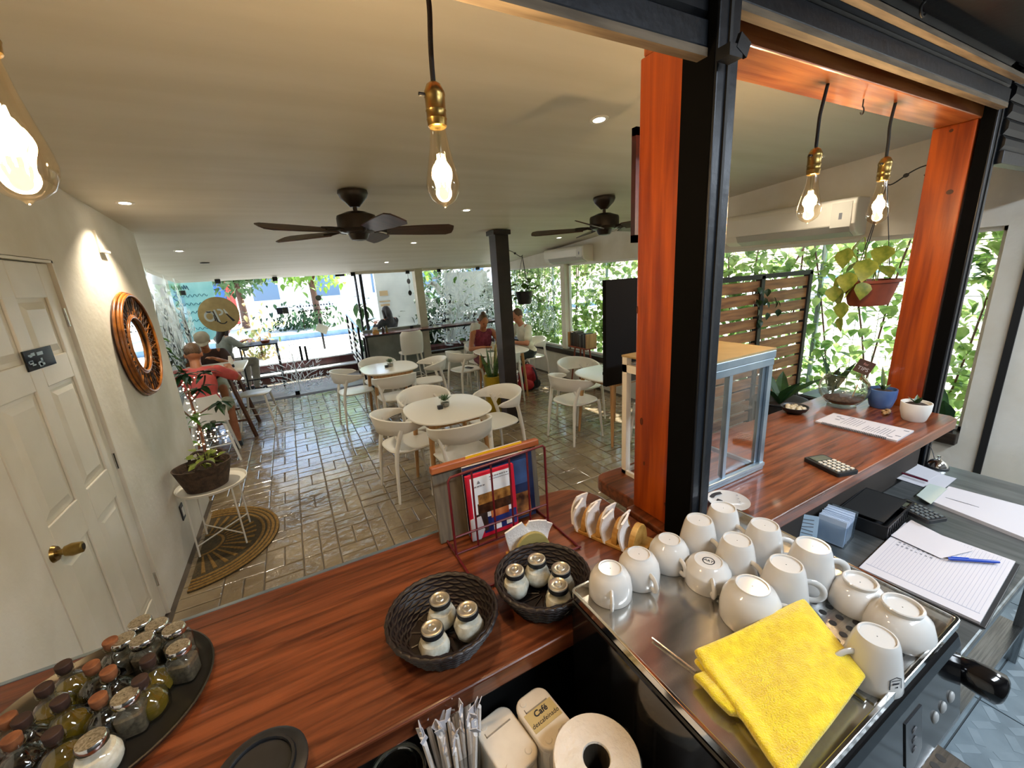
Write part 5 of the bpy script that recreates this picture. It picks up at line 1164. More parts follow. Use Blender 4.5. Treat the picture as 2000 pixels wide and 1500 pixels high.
# saucer
P = PZ(1422, 985, BZ2); t = thing('saucer', 'decorated saucer on the bar behind the cups', 'saucer', (P.x, P.y, BZ2))
b = MB(); b.lathe([(.001, .004), (.03, .004), (.035, .002), (.062, .014), (.063, .016), (.036, .0055), (.001, .006)], 36); b.build('dish', m_ceramic, t, smooth=50)
b = MB(); disc2(b, 0, 0, .034, .017, 100, 200, z=.0068); disc2(b, 0, 0, .056, .014, 60, 120, z=.0135); b.build('motif', m_ink, t)
for i in range(3): b = MB(); b.lathe([(.0025, .0069), (.001, .0072)], 8, c=(.03+.01*i, -.02+.012*i, .003*i+.002)); b.build('motif', m_inkgrey, t)
# skewer rod on the tray
g0, g1 = PZ(1274, 1246, CT+.004), PZ(1360, 1312, CT+.004); tag(MB().tube([g0, g1], .0018, 8).build('steel_skewer', m_chrome), 'thin steel pin lying on the cup tray beside the yellow cloth', 'pin')
# yellow cloth
def patch(corners, n, amp, seed, thick, name, par, edge=(0, 0, 0, 0)):
    A, B_, C_, D_ = [Vector(p) for p in corners]; rg = random.Random(seed); vs = []; fs = []
    ph = [rg.uniform(0, 6) for _ in range(6)]
    for i in range(n+1):
        for j in range(n+1):
            u, v_ = i/n, j/n; p = (A*(1-u)+B_*u)*(1-v_)+(D_*(1-u)+C_*u)*v_
            z = amp*(math.sin(3.1*u+ph[0])*math.sin(2.7*v_+ph[1])+.5*math.sin(6*u+4*v_+ph[2])+.35*math.sin(8*v_-3*u+ph[3]))
            w_ = .004*math.sin(7*v_+ph[4])*(1-abs(2*u-1)*.5)
            vs.append(p+Vector((w_, w_*.6, z*min(1, 6*min(u, 1-u, v_, 1-v_)+.25))))
    for i in range(n):
        for j in range(n): fs.append((i*(n+1)+j, (i+1)*(n+1)+j, (i+1)*(n+1)+j+1, i*(n+1)+j+1))
    b = MB(); b.add(vs, fs); o = b.build(name, m_cloth, par, smooth=180)
    so = o.modifiers.new('thick', 'SOLIDIFY'); so.thickness = thick; so.offset = 0
    bv = o.modifiers.new('sub', 'SUBSURF'); bv.levels = bv.render_levels = 1
    return o
t = thing('cleaning_cloth', 'folded bright yellow microfibre cloth on the cup tray', 'cloth', (0, 0, 0))
patch([PZ(1354, 1270, CT+.030), PZ(1570, 1172, CT+.056), PZ(1690, 1322, CT+.030), PZ(1535, 1525, CT+.022)], 26, .0085, 3, .013, 'top_fold', t)
patch([PZ(1352, 1288, CT+.014), PZ(1556, 1200, CT+.034), PZ(1668, 1334, CT+.014), PZ(1526, 1490, CT+.009)], 16, .002, 5, .012, 'middle_fold', t)
patch([PZ(1352, 1322, CT+.017), PZ(1470, 1280, CT+.020), PZ(1510, 1420, CT+.016), PZ(1425, 1398, CT+.014)], 14, .004, 8, .014, 'under_fold', t)
patch([PZ(1436, 1395, CT+.010), PZ(1510, 1370, CT+.010), PZ(1540, 1478, CT+.009), PZ(1488, 1448, CT+.009)], 10, .002, 9, .012, 'under_fold', t)

# ------------------------------------------------------------ right part of the bar top
def quad_prism(name, mat, pix, z, th, parent=None, **kw):
    P = [PZ(*p, z) for p in pix]; b = MB(); b.prism([(q.x, q.y) for q in P], 0, th); o = b.build(name, mat, parent, **kw)
    return o, P
def frame_of(P):  # orientation of a rectangle given 4 corners (0-1 long edge)
    c_ = (P[0]+P[1]+P[2]+P[3])/4; u = ((P[1]-P[0])+(P[2]-P[3])); v_ = ((P[3]-P[0])+(P[2]-P[1])); return c_, math.atan2(u.y, u.x), u.length/2, v_.length/2
m_grey = pm('grey_plastic', '#5d6466', rough=.4); m_lcd = pm('lcd', '#55584a', rough=.25); m_key = pm('key_pale', '#c9c3b4', rough=.5)
def calculator(label, pix, z, th, keymat, body):
    P = [PZ(*p, z) for p in pix]; c_, an, Lx, Ly = frame_of(P); Lx = min(Lx, .17); Ly = max(.06, min(Ly, .09))
    t = thing('calculator', label, 'calculator', (c_.x, c_.y, z), an)
    b = MB(); b.prism(rrect(Lx, Ly, .010), 0, th); b.build('case', body, t, bevel=.003)
    b = MB(); b.box(-Lx*.42, -Lx*.18, -Ly*.36, Ly*.36, th, th+.002); b.build('screen', m_lcd, t)
    for i in range(5):
        for j in range(4):
            b = MB(); b.prism(rrect(Lx*.075, Ly*.14, .002), th, th+.004, Matrix.Translation((-Lx*.09+i*Lx*.12, -Ly*.33+j*Ly*.22, 0))); b.build('key', keymat, t)
calculator('black desk calculator with pale keys on the bar top', [(1572, 905), (1640, 938), (1674, 922), (1602, 889)], BZ2, .016, m_key, m_blkp)
calculator('black calculator with grey keys on the steel table', [(1742, 990), (1822, 1030), (1842, 1015), (1762, 975)], KZ+.03, .016, m_grey, m_blkp)
# spiral-bound menu
P = [PZ(*p, BZ2) for p in ((1588, 826), (1752, 861), (1784, 846), (1632, 808))]; c_, an, Lx, Ly = frame_of(P)
t = thing('menu_card', 'white spiral-bound menu lying on the bar top', 'menu', (c_.x, c_.y, BZ2), an)
b = MB(); b.box(-Lx/2, Lx/2, -Ly/2, Ly/2, 0, .007); b.build('pages', m_paper, t)
b = MB()
for i in range(40): x = -Lx*.40+i*Lx*.02; b.tube([(x, -Ly/2-.003+.005*math.cos(q), .0065+.005*math.sin(q)) for q in [2*math.pi*k/8 for k in range(8)]], .0009, 4, loop=True)
q = b.build('spiral_binding', m_blkm, t); q['kind'] = 'stuff'
b = MB()
for i in range(9): b.box(Lx*.06+i*Lx*.035, Lx*.06+i*Lx*.035+.0025, -Ly*.32, Ly*(.0+.3*random.random()), .0071, .0076)
for (u, v_) in ((-.40, .25), (-.36, .0), (-.33, .15), (.42, .3), (.42, -.2), (.36, -.36), (-.25, .38)): b.box(Lx*u, Lx*u+.018, Ly*v_, Ly*v_+.008, .0071, .0076)
for i in range(6): b.box(-Lx*.24+i*Lx*.04, -Lx*.24+i*Lx*.04+.002, -Ly*.2, Ly*.35, .0071, .0076)
b.build('print', m_inkgrey, t)
# glass tip bowl with a little sign
P = PZ(1643, 792, BZ2); t = thing('tip_bowl', 'round glass fishbowl with a little wooden sign', 'bowl', (P.x, P.y, BZ2))
b = MB(); b.lathe([(.001, .008), (.055, .004), (.062, .0), (.060, .012), (.075, .026), (.100, .060), (.108, .095), (.100, .130), (.080, .156), (.070, .164), (.074, .172), (.068, .172), (.065, .164), (.096, .128), (.104, .095), (.095, .058), (.06, .020), (.001, .016)], 36, cap=False); b.build('glass_bowl', m_jar, t, smooth=60)
b = MB(); b.lathe([(.001, .02), (.06, .022), (.082, .042), (.05, .05), (.001, .052)], 20); b.build('gravel', pm('dark_gravel', '#2c2622', '#4a4440', .8, scale=80), t, smooth=40)
sg = MB(); sg.box(-.034, .034, -.004, .004, -.034, .034); so_ = sg.build('sign_board', pm('sign_brown', '#3a241c', '#523628', .6, scale=12), t, loc=(.052, -.05, .205), rot=(0, math.radians(22), math.radians(-62)))
text('TIPS', .026, m_paper, 'sign_lettering', so_, (0, -.0048, -.010), (math.pi/2, 0, 0), .0004); text('for', .018, pm('sign_pink', '#b98a86', rough=.7), 'sign_lettering', so_, (0, -.0048, .016), (math.pi/2, 0, 0), .0004)
MB().tube([(.052, -.048, .17), (.03, -.03, .05)], .0025, 6).build('sign_stick', m_oak, t)
def small_pot(label, px, py, r, h_, mat, sprout):
    P = PZ(px, py, BZ2); t = thing('plant_pot', label, 'plant pot', (P.x, P.y+r*.3, BZ2))
    pot_lathe(t, [(.001, 0), (r*.68, 0), (r*.78, h_*.08), (r*.97, h_*.55), (r, h_*.96), (r*.99, h_), (r*.92, h_), (r*.9, h_*.85), (.001, h_*.85)], mat, r*.91, h_*.88)
    for i, (az, el, L_, w_) in enumerate(sprout):
        b = MB(); leaf_mesh(b, Matrix.Identity(4), L_, w_, .4, .05); o = b.build('leaf', m_succ if i % 2 else m_snake, t); o.matrix_local = rotM((0, 0, h_*.88), az, el)
small_pot('small blue ceramic pot with a spiky sprout on the bar', 1727, 796, .058, .096, pm('blue_glaze', '#3f5a8c', '#52709f', .3, scale=10), ((-.9, 1.2, .13, .010), (.3, 1.0, .06, .009), (1.8, .8, .06, .009), (-2.0, .7, .05, .009)))
small_pot('white ceramic pot with a small seedling at the bar end', 1793, 822, .055, .086, pm('white_glaze', '#dcdad4', rough=.35), ((2.2, .9, .06, .012), (.6, .8, .05, .012), (-1.2, .9, .05, .010)))
P = PZ(1732, 806, BZ2)
for i in range(9):
    q = MB(); q.ell((0, 0, .007), (.011*random.uniform(.7, 1.2), .009*random.uniform(.7, 1.2), .007)); tag(q.build('pebble', pm('pebble_tan', '#8a6a44', '#b09468', .5, scale=40), loc=(P.x+random.uniform(-.045, .045), P.y+random.uniform(-.012, .012), BZ2), smooth=60), 'small tan pebble on the bar between the two pots', 'pebble', 'pebbles between the pots')
P = PZ(1527, 800, BZ2); t = thing('pebble_bowl', 'small dark bowl of pale stones at the bar edge', 'bowl', (P.x, BY1-.06, BZ2))
b = MB(); b.lathe([(.001, 0), (.03, 0), (.05, .012), (.062, .034), (.058, .034), (.045, .014), (.001, .008)], 28); b.build('dish', m_blkp, t, smooth=50)
for i in range(12): b = MB(); aa = 2.4*i; rr = .042*math.sqrt(i/12); b.ell((rr*math.cos(aa), rr*math.sin(aa), .026), (.014, .011, .009)); b.build('stone', pm('stone_pale', '#8f8468', '#c7bfa8', .6, scale=50), t, smooth=60)
# black planter pots behind the bar end
t = thing('floor_planter', 'large black planter with broad leaves behind the bar', 'planter', (3.05, 1.62, 0)); pot_lathe(t, [(.001, 0), (.14, 0), (.17, .85), (.18, .86), (.16, .86), (.001, .80)], m_blkp, .16, .82)
for (az, el, L_) in ((0, 1.2, .42), (1.3, .9, .35), (2.6, 1.1, .30), (4.0, .9, .35), (5.2, .7, .4)): b = MB(); leaf_mesh(b, Matrix.Identity(4), L_, .045, .3, .3); o = b.build('leaf', m_leafd, t); o.matrix_local = rotM((0, 0, .82), az, el)
t = thing('floor_planter', 'square black planter with an upright leaf by the ivy window', 'planter', (3.62, 1.55, 0)); b = MB(); b.box(-.18, .18, -.15, .15, 0, .80); b.build('box', m_blkp, t, bevel=.006); b = MB(); b.box(-.165, .165, -.135, .135, .795, .805); b.build('soil', m_leafd, t)
for (az, el, L_) in ((0, 1.35, .34), (2.2, 1.2, .28), (4.2, 1.1, .30)): b = MB(); leaf_mesh(b, Matrix.Identity(4), L_, .04, .3, .1); o = b.build('leaf', m_leafd, t); o.matrix_local = rotM((0, 0, .80), az, el)
t = thing('sill_plant', 'dark pot with one big leaf on the end of the window sill', 'plant', (4.185, 1.03, .531)); pot_lathe(t, [(.001, 0), (.045, 0), (.055, .08), (.048, .08), (.001, .07)], m_blkp, .048, .072, n=18)
for (az, el, L_) in ((-.3, 1.25, .42), (1.6, 1.0, .25)): b = MB(); leaf_mesh(b, Matrix.Identity(4), L_, .05, .3, .1); o = b.build('leaf', m_leafd, t); o.matrix_local = rotM((0, 0, .07), az, el)
# ------------------------------------------------------------ things on the steel table
P = [PZ(*p, KZ) for p in ((1676, 1110), (1898, 1222), (1994, 1104), (1768, 1030))]
c_ = sum(P, Vector())/4; u = (P[1]-P[0]+P[2]-P[3]); an = math.atan2(u.y, u.x); Lx = u.length/2; Ly = (P[3]-P[0]+P[2]-P[1]).length/2
t = thing('clipboard', 'black clipboard with a stack of ruled sheets on the steel table', 'clipboard', (c_.x, c_.y, KZ), an)
b = MB(); b.box(-Lx/2-.006, Lx/2+.012, -Ly/2-.004, Ly/2+.006, 0, .006); b.build('board', m_blkp, t, bevel=.002)
b = MB(); b.box(-Lx/2, Lx/2, -Ly/2, Ly/2, .006, .014); b.build('sheets', m_paper, t)
b = MB()
for i in range(30): x = -Lx*.44+i*Lx*.031; b.box(x, x+.0009, -Ly*.40, Ly*.47, .0141, .0144)
b.box(-Lx*.48, Lx*.47, -Ly*.41, -Ly*.402, .0141, .0144); b.build('ruled_lines', pm('line_grey', '#9b9eae', rough=.8), t)
b = MB()
for i in range(8):
    for j in range(7): b.box(-Lx*.40+i*Lx*.045, -Lx*.40+i*Lx*.045+.006, Ly*(.05+.05*j), Ly*(.05+.05*j)+random.uniform(.004, .012), .0143, .0146)
b.build('handwriting', m_inkgrey, t)
q, Pq = quad_prism('loose_sheet', m_paper, ((1740, 1045), (1838, 1090), (1900, 1075), (1780, 1015)), KZ+.02, .0012); q.location.z = KZ+.018; tag(q, 'loose white sheet lying over the clipboard', 'paper')
g0, g1 = PZ(1842, 1090, KZ+.024), PZ(1952, 1098, KZ+.024); dd = g1-g0; t = thing('pen', 'blue ballpoint pen on the ruled sheets', 'pen', g0)
MB().tube([dd*.08, dd*.14, dd*.9, dd], [.004, .0058, .0055, .0035], 10).build('barrel', pm('pen_blue', '#1c3fa0', rough=.3), t, smooth=50); MB().tube([dd*0, dd*.08], [.001, .004], 8).build('tip', m_chrome, t); MB().tube([dd*.14+Vector((0, 0, .007)), dd*.45+Vector((0, 0, .007))], .0016, 6).build('clip', pm('pen_clip', '#2c55c0', rough=.3), t)
q, Pq = quad_prism('notepad', m_paper, ((1820, 985), (2012, 1062), (2065, 1012), (1852, 955)), KZ, .014); q.location.z = KZ; tag(q, 'long white notepad at the far end of the steel table', 'notepad')
b = MB()
for i in range(7):
    g = PZ(1858+i*7, 975+i*2, KZ+.0145); b.obox((g.x, g.y, KZ+.0146), (.0022, .035, .0006), 0)
b.build('handwriting', m_inkgrey, q); b = None
for ch in q.children: ch.matrix_parent_inverse = Matrix.Translation((0, 0, -KZ))
for i, (pix, z_, lb, mt) in enumerate((((((1722, 925), (1835, 962), (1868, 935), (1760, 905))), .002, 'white printed sheet under the wine-red pen', m_paper), ((((1745, 915), (1812, 938), (1838, 925), (1775, 900))), .006, 'small white notepaper on top of the printed sheet', m_paper), ((((1790, 968), (1818, 985), (1850, 955), (1815, 945))), .016, 'crumpled green-grey slip beside the notepad', pm('grey_slip', '#aab4ac', rough=.7)))):
    q, _ = quad_prism('paper_sheet', mt, pix, KZ+z_, .002); q.location.z = KZ+z_; tag(q, lb, 'paper')
g0, g1 = PZ(1740, 917, KZ+.016), PZ(1812, 940, KZ+.016); tag(MB().tube([g0, g1], .0045, 8).build('pen', pm('wine_red', '#5a1228', rough=.35), smooth=60), 'wine-red pen lying on the printed sheet', 'pen')
# counter bell
P = PZ(1830, 912, KZ); t = thing('counter_bell', 'small chrome counter bell on the steel table', 'bell', (P.x, P.y, KZ))
b = MB(); b.lathe([(.042, 0), (.043, .006), (.040, .008)], 28); b.build('base', m_blkp, t); b = MB(); b.lathe([(.039, .008), (.037, .016), (.028, .030), (.014, .040), (.006, .043)], 28); b.build('dome', m_chrome, t, smooth=50); b = MB(); b.lathe([(.004, .042), (.004, .052), (.008, .054), (.007, .058), (.001, .059)], 14); b.build('plunger', m_chrome, t, smooth=50)
MB().tube(bez((.02, .02, .03), (.06, .05, .10), (.03, .10, .14), (-.06, .12, .12), 10), .002, 5).build('wire', m_blkp, t)
# card box
P = PZ(1640, 1062, KZ); t = thing('card_box', 'clear plastic box packed with pale blue slips', 'box', (P.x+.02, P.y+.03, KZ), math.radians(8))
bw, bd_, bh = .105, .095, .085
b = MB(); b.box(-bw/2, bw/2, -bd_/2, -bd_/2+.002, 0, bh); b.box(-bw/2, bw/2, bd_/2-.002, bd_/2, 0, bh); b.box(-bw/2, -bw/2+.002, -bd_/2, bd_/2, 0, bh); b.box(bw/2-.002, bw/2, -bd_/2, bd_/2, 0, bh); b.box(-bw/2, bw/2, -bd_/2, bd_/2, 0, .002); b.build('box_shell', glass('frosty_plastic', (.88, .92, .95), .6, .2, .06), t)
m_slip = pm('slip_blue', '#c6d4e8', '#dde6f2', .7, scale=9)
for i in range(14): b = MB(); b.obox((-.045+i*.0066, 0, .052+random.uniform(-.004, .006)), (.0022, .085, .098), 0, random.uniform(-.03, .03), .10+random.uniform(-.02, .02)); b.build('slip', m_slip, t)
b = MB(); b.obox((.062, 0, .05), (.0015, .09, .10), 0, 0, .32); b.build('divider_card', glass('clear_sheet', (.82, .9, .9), .6, .15, .15), t)
P = PZ(1592, 1045, KZ+.03); q = MB(); q.box(-.03, .03, 0, .0012, 0, .10); q = q.build('price_card', pm('card_blue', '#a9c3d8', '#bcd0e0', .7, scale=9), loc=(P.x-.01, P.y+.02, KZ), rot=(-.12, 0, math.radians(-55))); tag(q, 'pale blue handwritten card standing beside the slip box', 'card')
b = MB()
for i in range(5): b.obox((-.002, -.0006, .082-.014*i), (.036, .0008, .003), 0, 0, random.uniform(-.2, .2))
b.build('handwriting', m_inkgrey, q)
# black desk tray
P = PZ(1735, 1018, KZ); t = thing('desk_tray', 'black plastic desk tray under the bar edge', 'tray', (P.x-.02, P.y+.04, KZ), math.radians(4))
b = MB(); b.box(-.14, .14, -.08, .08, 0, .005); b.box(-.14, .14, -.08, -.075, 0, .012); b.box(-.14, .14, -.08, -.075, .050, .058); b.box(-.14, -.135, -.08, .08, 0, .055); b.box(.135, .14, -.08, .08, 0, .055); b.box(-.14, .14, .075, .08, 0, .055)
for i in range(12): b.box(-.136+i*.0245, -.128+i*.0245, -.08, -.075, .01, .052)
b.build('tray_body', m_blkp, t)
b = MB(); b.box(-.12, .12, -.06, .07, .058, .061); b.build('tray_lid', m_blkm, t)
tag(MB().obox((0, 0, .012), (.16, .10, .024), .1).build('card_terminal', m_blkp, loc=(PZ(1775, 905, KZ).x, PZ(1775, 905, KZ).y+.03, KZ), bevel=.004), 'black box under the bar edge near the bell', 'box')
# ------------------------------------------------------------ things beside the machine
m_ivory = pm('ivory_plastic', '#cdc3b2', '#d9d0c0', .4, scale=20)
def flip_box(label, px, py, rz, lx, ly, ht):
    P = PZ(px, py, KZ+ht); t = thing('flip_lid_box', label, 'container', (P.x, P.y, KZ), rz)
    b = MB(); b.prism(rrect(lx, ly, .022), 0, ht-.012); b.build('tub', m_ivory, t, bevel=.004)
    b = MB(); b.prism(rrect(lx+.004, ly+.004, .024), ht-.012, ht); b.build('lid', m_ivory, t, bevel=.004, seg=3)
    b = MB(); b.box(lx*.20, lx*.22, -ly*.36, ly*.36, ht-.0005, ht+.0012); b.box(lx*.20, lx*.28, ly*.34, ly*.36, ht-.0005, ht+.0012); b.build('hinge_line', pm('hinge_shadow', '#8d8474', rough=.6), t)
    for (u, v_) in ((-.36, .28), (-.36, -.28), (.38, .28)): b = MB(); b.lathe([(.007, ht), (.006, ht+.0018), (.001, ht+.002)], 14, c=(lx*u, ly*v_, 0)); b.build('stud', m_ivory, t, smooth=50)
    return t, ht
fx, fh = flip_box('ivory flip-lid container with a handwritten paper label', 1062, 1398, math.radians(96), .112, .072, .19)
lb = MB(); lb.box(-.018, .022, -.033, .033, fh, fh+.0008); lb.build('paper_label', pm('label_tan', '#b5a06a', '#c4b07a', .8, scale=20), fx)
text('Café', .017, m_ink, 'handwriting', fx, (.011, .0, fh+.001), (0, 0, math.radians(-90)), .0003, shear=.15, off=.0004); text('descafeinado', .0125, m_ink, 'handwriting', fx, (-.006, 0, fh+.001), (0, 0, math.radians(-90)), .0003, shear=.15)
flip_box('plain ivory flip-lid container beside the straws', 988, 1444, math.radians(98), .118, .078, .175)
# paper towel roll
P = PZ(1165, 1478, 1.07); t = thing('paper_roll', 'white paper roll standing on end by the coffee machine', 'paper roll', (P.x, P.y, KZ))
b = MB(); b.lathe([(.022, .0), (.072, .0), (.074, .004), (.074, .236), (.072, .24), (.024, .24), (.022, .235)], 44, cap=False); b.build('roll', pm('tissue', '#d5cab8', '#e6ddd0', .95, scale=14, bump=.4, bscale=60), t, smooth=50)
b = MB(); b.lathe([(.0215, 0), (.0215, .238)], 24, cap=False); b.build('core', pm('core_brown', '#3a3022', rough=.9), t)
b = MB(); n = 40; b.loft([[((.079+.004*math.sin(5*q)+.003*math.sin(11*q))*math.cos(q), (.079+.004*math.sin(5*q)+.003*math.sin(11*q))*math.sin(q), z) for q in [2*math.pi*k/n for k in range(n)]] for z in (.002, .08, .16, .225)], cap=False); b.build('plastic_sleeve', glass('sleeve_plastic', (.85, .86, .9), .5, .25, .18), t, smooth=60)
# straws in a clear bag
P = PZ(893, 1440, 1.04); t = thing('straw_holder', 'clear holder crowded with paper-wrapped straws', 'straw holder', (P.x-.005, P.y+.01, KZ))
b = MB(); b.loft([[(x*s_, y*s_, z) for x, y in rrect(.085, .07, .02)] for z, s_ in ((0, .8), (.06, .9), (.14, 1), (.19, 1.04))], cap=False); b.build('clear_bag', glass('bag_plastic', (.8, .8, .78), .5, .2, .15), t, smooth=60)
rg = random.Random(5)
for i in range(38):
    x, y = rg.uniform(-.032, .032), rg.uniform(-.026, .026); tx, ty = x*1.6+rg.uniform(-.01, .01), y*1.5+rg.uniform(-.01, .012); L_ = rg.uniform(.235, .265)
    q = thing('wrapped_straw', 'paper-wrapped straw standing in the clear holder', 'straw', (P.x-.005+x, P.y+.01+y, KZ+.003), 0, 'wrapped straws in the clear holder')
    MB().tube([(0, 0, 0), (tx-x, ty-y, L_*.93)], .0056, 7, flat=.7).build('wrapper', m_napkin, q, smooth=60)
    b = MB(); b.obox((tx-x, ty-y, L_*.96), (.014, .0014, .022), rg.uniform(0, 3), rg.uniform(-.4, .4), rg.uniform(-.5, .5)); b.build('paper_end', m_paper, q)
# glass jar with clip lid
P = PZ(772, 1488, .985); t = thing('clip_jar', 'round glass jar with a clear lid beside the straws', 'jar', (P.x, P.y-.01, KZ))
b = MB(); b.lathe([(.001, 0), (.046, 0), (.05, .006), (.05, .12), (.044, .13), (.046, .136)], 32); b.build('glass_body', m_jar, t, smooth=50)
b = MB(); b.lathe([(.050, .137), (.052, .141), (.050, .147), (.038, .150), (.036, .147), (.024, .147), (.022, .150), (.001, .152)], 32, cap=False); b.build('glass_lid', glass('lid_glass', (.85, .88, .84), 1.3, .08, .2), t, smooth=40)
b = MB(); b.tube([(.0505*math.cos(q), .0505*math.sin(q), .136) for q in [2*math.pi*k/28 for k in range(28)]], .003, 6, loop=True); b.build('seal', pm('seal_pale', '#a39c8e', rough=.5), t)
b = MB(); b.lathe([(.001, .006), (.046, .006), (.046, .075), (.001, .08)], 24); b.build('contents', pm('coffee_grains', '#3a3026', '#6a5a48', .9, scale=120), t, smooth=50)
for s_ in (-1, 1): MB().tube([(s_*.012, .05, .13), (s_*.014, .058, .15), (s_*.012, .054, .166)], .0012, 5).build('clip_wire', m_chrome, t)
# ------------------------------------------------------------ outside
m_street = pm('pale_street', '#cfccc4', '#dcd9d2', .85, scale=2, coords='World')
m_patio = pm('patio_stone', '#6a6258', '#8a8174', .45, scale=3, bump=.3, bscale=9, coords='World')
m_riser = pm('oxblood_tile', '#3c1616', '#541f1e', .35, scale=6); m_tread = pm('pale_tread', '#b4b8ba', '#c8cbcc', .6, scale=6)
struct(MB().box(-6, 6, FY+.0, 9.6, -.1, -.004).build('ground_patio', m_patio), 'stone patio before the steps')
struct(MB().box(-60, 60, 10.2, 90, -.1, .36).build('ground_street', m_street), 'sunlit pale street')
struct(MB().box(RW+.15, 60, -40, 10.2, -.12, -.02).build('ground_garden', pm('garden_soil', '#8c8672', '#b3ad98', .95, scale=4, coords='World')), 'bright garden strip')
t = thing('entrance_steps', 'two dark red steps with pale treads up to the street', 'steps', (0, 9.6, 0))
for i in range(2):
    b = MB(); b.box(-5, 1.3, .3*i, .6, .18*i, .18*i+.155); b.build('riser', m_riser, t); b = MB(); b.box(-5, 1.3, .3*i-.02, .3*i+.32, .18*i+.155, .18*i+.18); b.build('tread', m_tread, t)
struct(MB().box(1.3, 6, 9.6, 10.2, -.1, .36).build('ground_verge', m_street), 'raised pavement beside the steps')
b = MB(); b.box(-60, 60, 14.0, 14.25, .36, .52); struct(b.build('trim_kerb', pm('blue_kerb', '#5f7f9c', '#7b98b2', .7, scale=4)), 'blue-grey kerb of the street')
struct(MB().box(-6, 6, 8.46, 10.4, 2.42, 2.52).build('ceiling_eave', m_plaster), 'unseen slab added to shade the patio')  # out of view, added to keep the sun off the patio
# white railing beside the steps
t = thing('step_railing', 'white slatted railing beside the red steps', 'railing', (1.12, 8.5, 0))
for y_ in (0, .75, 1.5): MB().box(-.02, .02, y_-.02, y_+.02, 0, 1.05+.12*y_).build('post', m_blackmetal, t)
for i in range(7): b = MB(); b.tube([(0, 0, .14+.12*i), (0, 1.5, .30+.12*i)], .016, 6); b.build('rail_slat', m_white, t)
b = MB(); b.tube([(0, 0, 1.05), (0, 1.5, 1.23)], .02, 8); b.build('handrail', m_alu, t)
# door handles on the glass, outside signpost
for px in (588, 598):
    P = PY(px, 690, FY-.04); q = MB(); q.tube([(0, 0, -.13), (0, 0, .13)], .02, 10); o = q.build('door_handle', m_blackmetal, g2, loc=(P.x, FY-.035, P.z), smooth=60)
t = thing('signpost', 'small tilted board on a post beyond the street glass', 'sign', (.62, 11.2, .36)); MB().box(-.025, .025, -.025, .025, 0, .75).build('post', m_blackmetal, t); MB().obox((.02, -.04, .5), (.26, .02, .2), 0, 0, .5).build('board', pm('sign_grey', '#7c7a6c', rough=.6), t)
# handwritten pale cyan board
P = PY(383, 600, 9.52); t = thing('chalkboard_sign', 'pale cyan board with handwritten swirls outside the corner glass', 'board', (P.x, 9.52, P.z))
MB().box(-.33, .33, -.01, .01, -.62, .50).build('panel', pm('cyan_board', '#9fd4d6', '#b4e0e0', .6, scale=5, transl=.3), t)
for x_ in (-.28, .28): MB().box(x_-.015, x_+.015, .0, .03, -P.z, -.60).build('leg', m_blackmetal, t)
rg = random.Random(2); b = MB()
for r_ in range(6):
    x = -.26 if r_ else -.28; pts = []
    for i in range(34): pts.append((x+i*.0145*(1 if r_ else .5), -.014, .36-.15*r_+(.055 if r_ == 0 else .03)*math.sin(i*1.3+r_)*rg.uniform(.5, 1)))
    b.tube(pts, .008 if r_ == 0 else .005, 5)
b.tube([(-.26+.03*math.sin(i*.9), -.014, .3-.022*i) for i in range(36)], .010, 5)
b.build('handwriting', pm('teal_ink', '#1d5f74', rough=.6), t)
# shop across the street
t = thing('street_shop', 'red-framed shop with blue windows across the street', 'building', (-6.2, 24, .36))
MB().box(-4, 4, 0, 3, 0, 4.2).build('wall', pm('shop_wall', '#e8dcd8', rough=.8), t); MB().box(-4.1, 4.1, -.5, 0, 2.1, 2.7).build('fascia', pm('shop_red', '#c23a35', '#d2504a', .5, scale=3), t)
for x_ in (-4, 1.6, 3.9): MB().box(x_-.15, x_+.15, -.2, 0, 0, 2.1).build('pillar', pm('shop_red_pillar', '#c8443e', rough=.5), t)
for (x0, x1, cc) in ((-3.7, -1.2, '#7a6a72'), (-1.1, 1.4, '#8a7f86'), (1.8, 3.7, '#3f6fc0')):
    o = MB().box(x0, x1, -.08, 0, .5, 2.0).build('window', pm('shop_glass', cc, rough=.15), t); MB().box((x0+x1)/2-.03, (x0+x1)/2+.03, -.1, -.08, .5, 2.0).build('mullion', m_white, o)
# bright row of walls further along the street
t = thing('street_building', 'pale building across the street behind the trees', 'building', (9, 34, .36)); MB().box(-12, 10, 0, 4, 0, 5).build('wall', pm('pale_wall', '#dfe2e2', rough=.8), t)
for i in range(5): o = MB().box(-11+i*4, -9.4+i*4, -.06, 0, .8, 2.4).build('window', pm('far_window', '#55708a', rough=.3), t)
def leaf_cloud(n, sampler, L, Wd, seed):
    rg = np.random.RandomState(seed); P = np.array([sampler(rg) for _ in range(n)])
    tb = MB(); leaf_mesh(tb, Matrix.Identity(4), 1, Wd/L, .2, .25); T0 = np.array(tb.v); F0 = np.array(tb.f); k = len(T0)
    az = rg.uniform(0, 6.28, n); el = rg.uniform(-1.2, .6, n); s = L*rg.uniform(.6, 1.25, n)
    ca, sa, ce, se = np.cos(az), np.sin(az), np.cos(el), np.sin(el)
    R = np.zeros((n, 3, 3)); R[:, 0, 0] = ca; R[:, 0, 1] = -sa*ce; R[:, 0, 2] = sa*se; R[:, 1, 0] = sa; R[:, 1, 1] = ca*ce; R[:, 1, 2] = -ca*se; R[:, 2, 1] = se; R[:, 2, 2] = ce
    V_ = np.einsum('nij,kj->nki', R, T0)*s[:, None, None]+P[:, None, :]
    F_ = (F0[None]+(np.arange(n)*k)[:, None, None]).reshape(-1, 4)
    return V_.reshape(-1, 3), F_, P, az, el, s
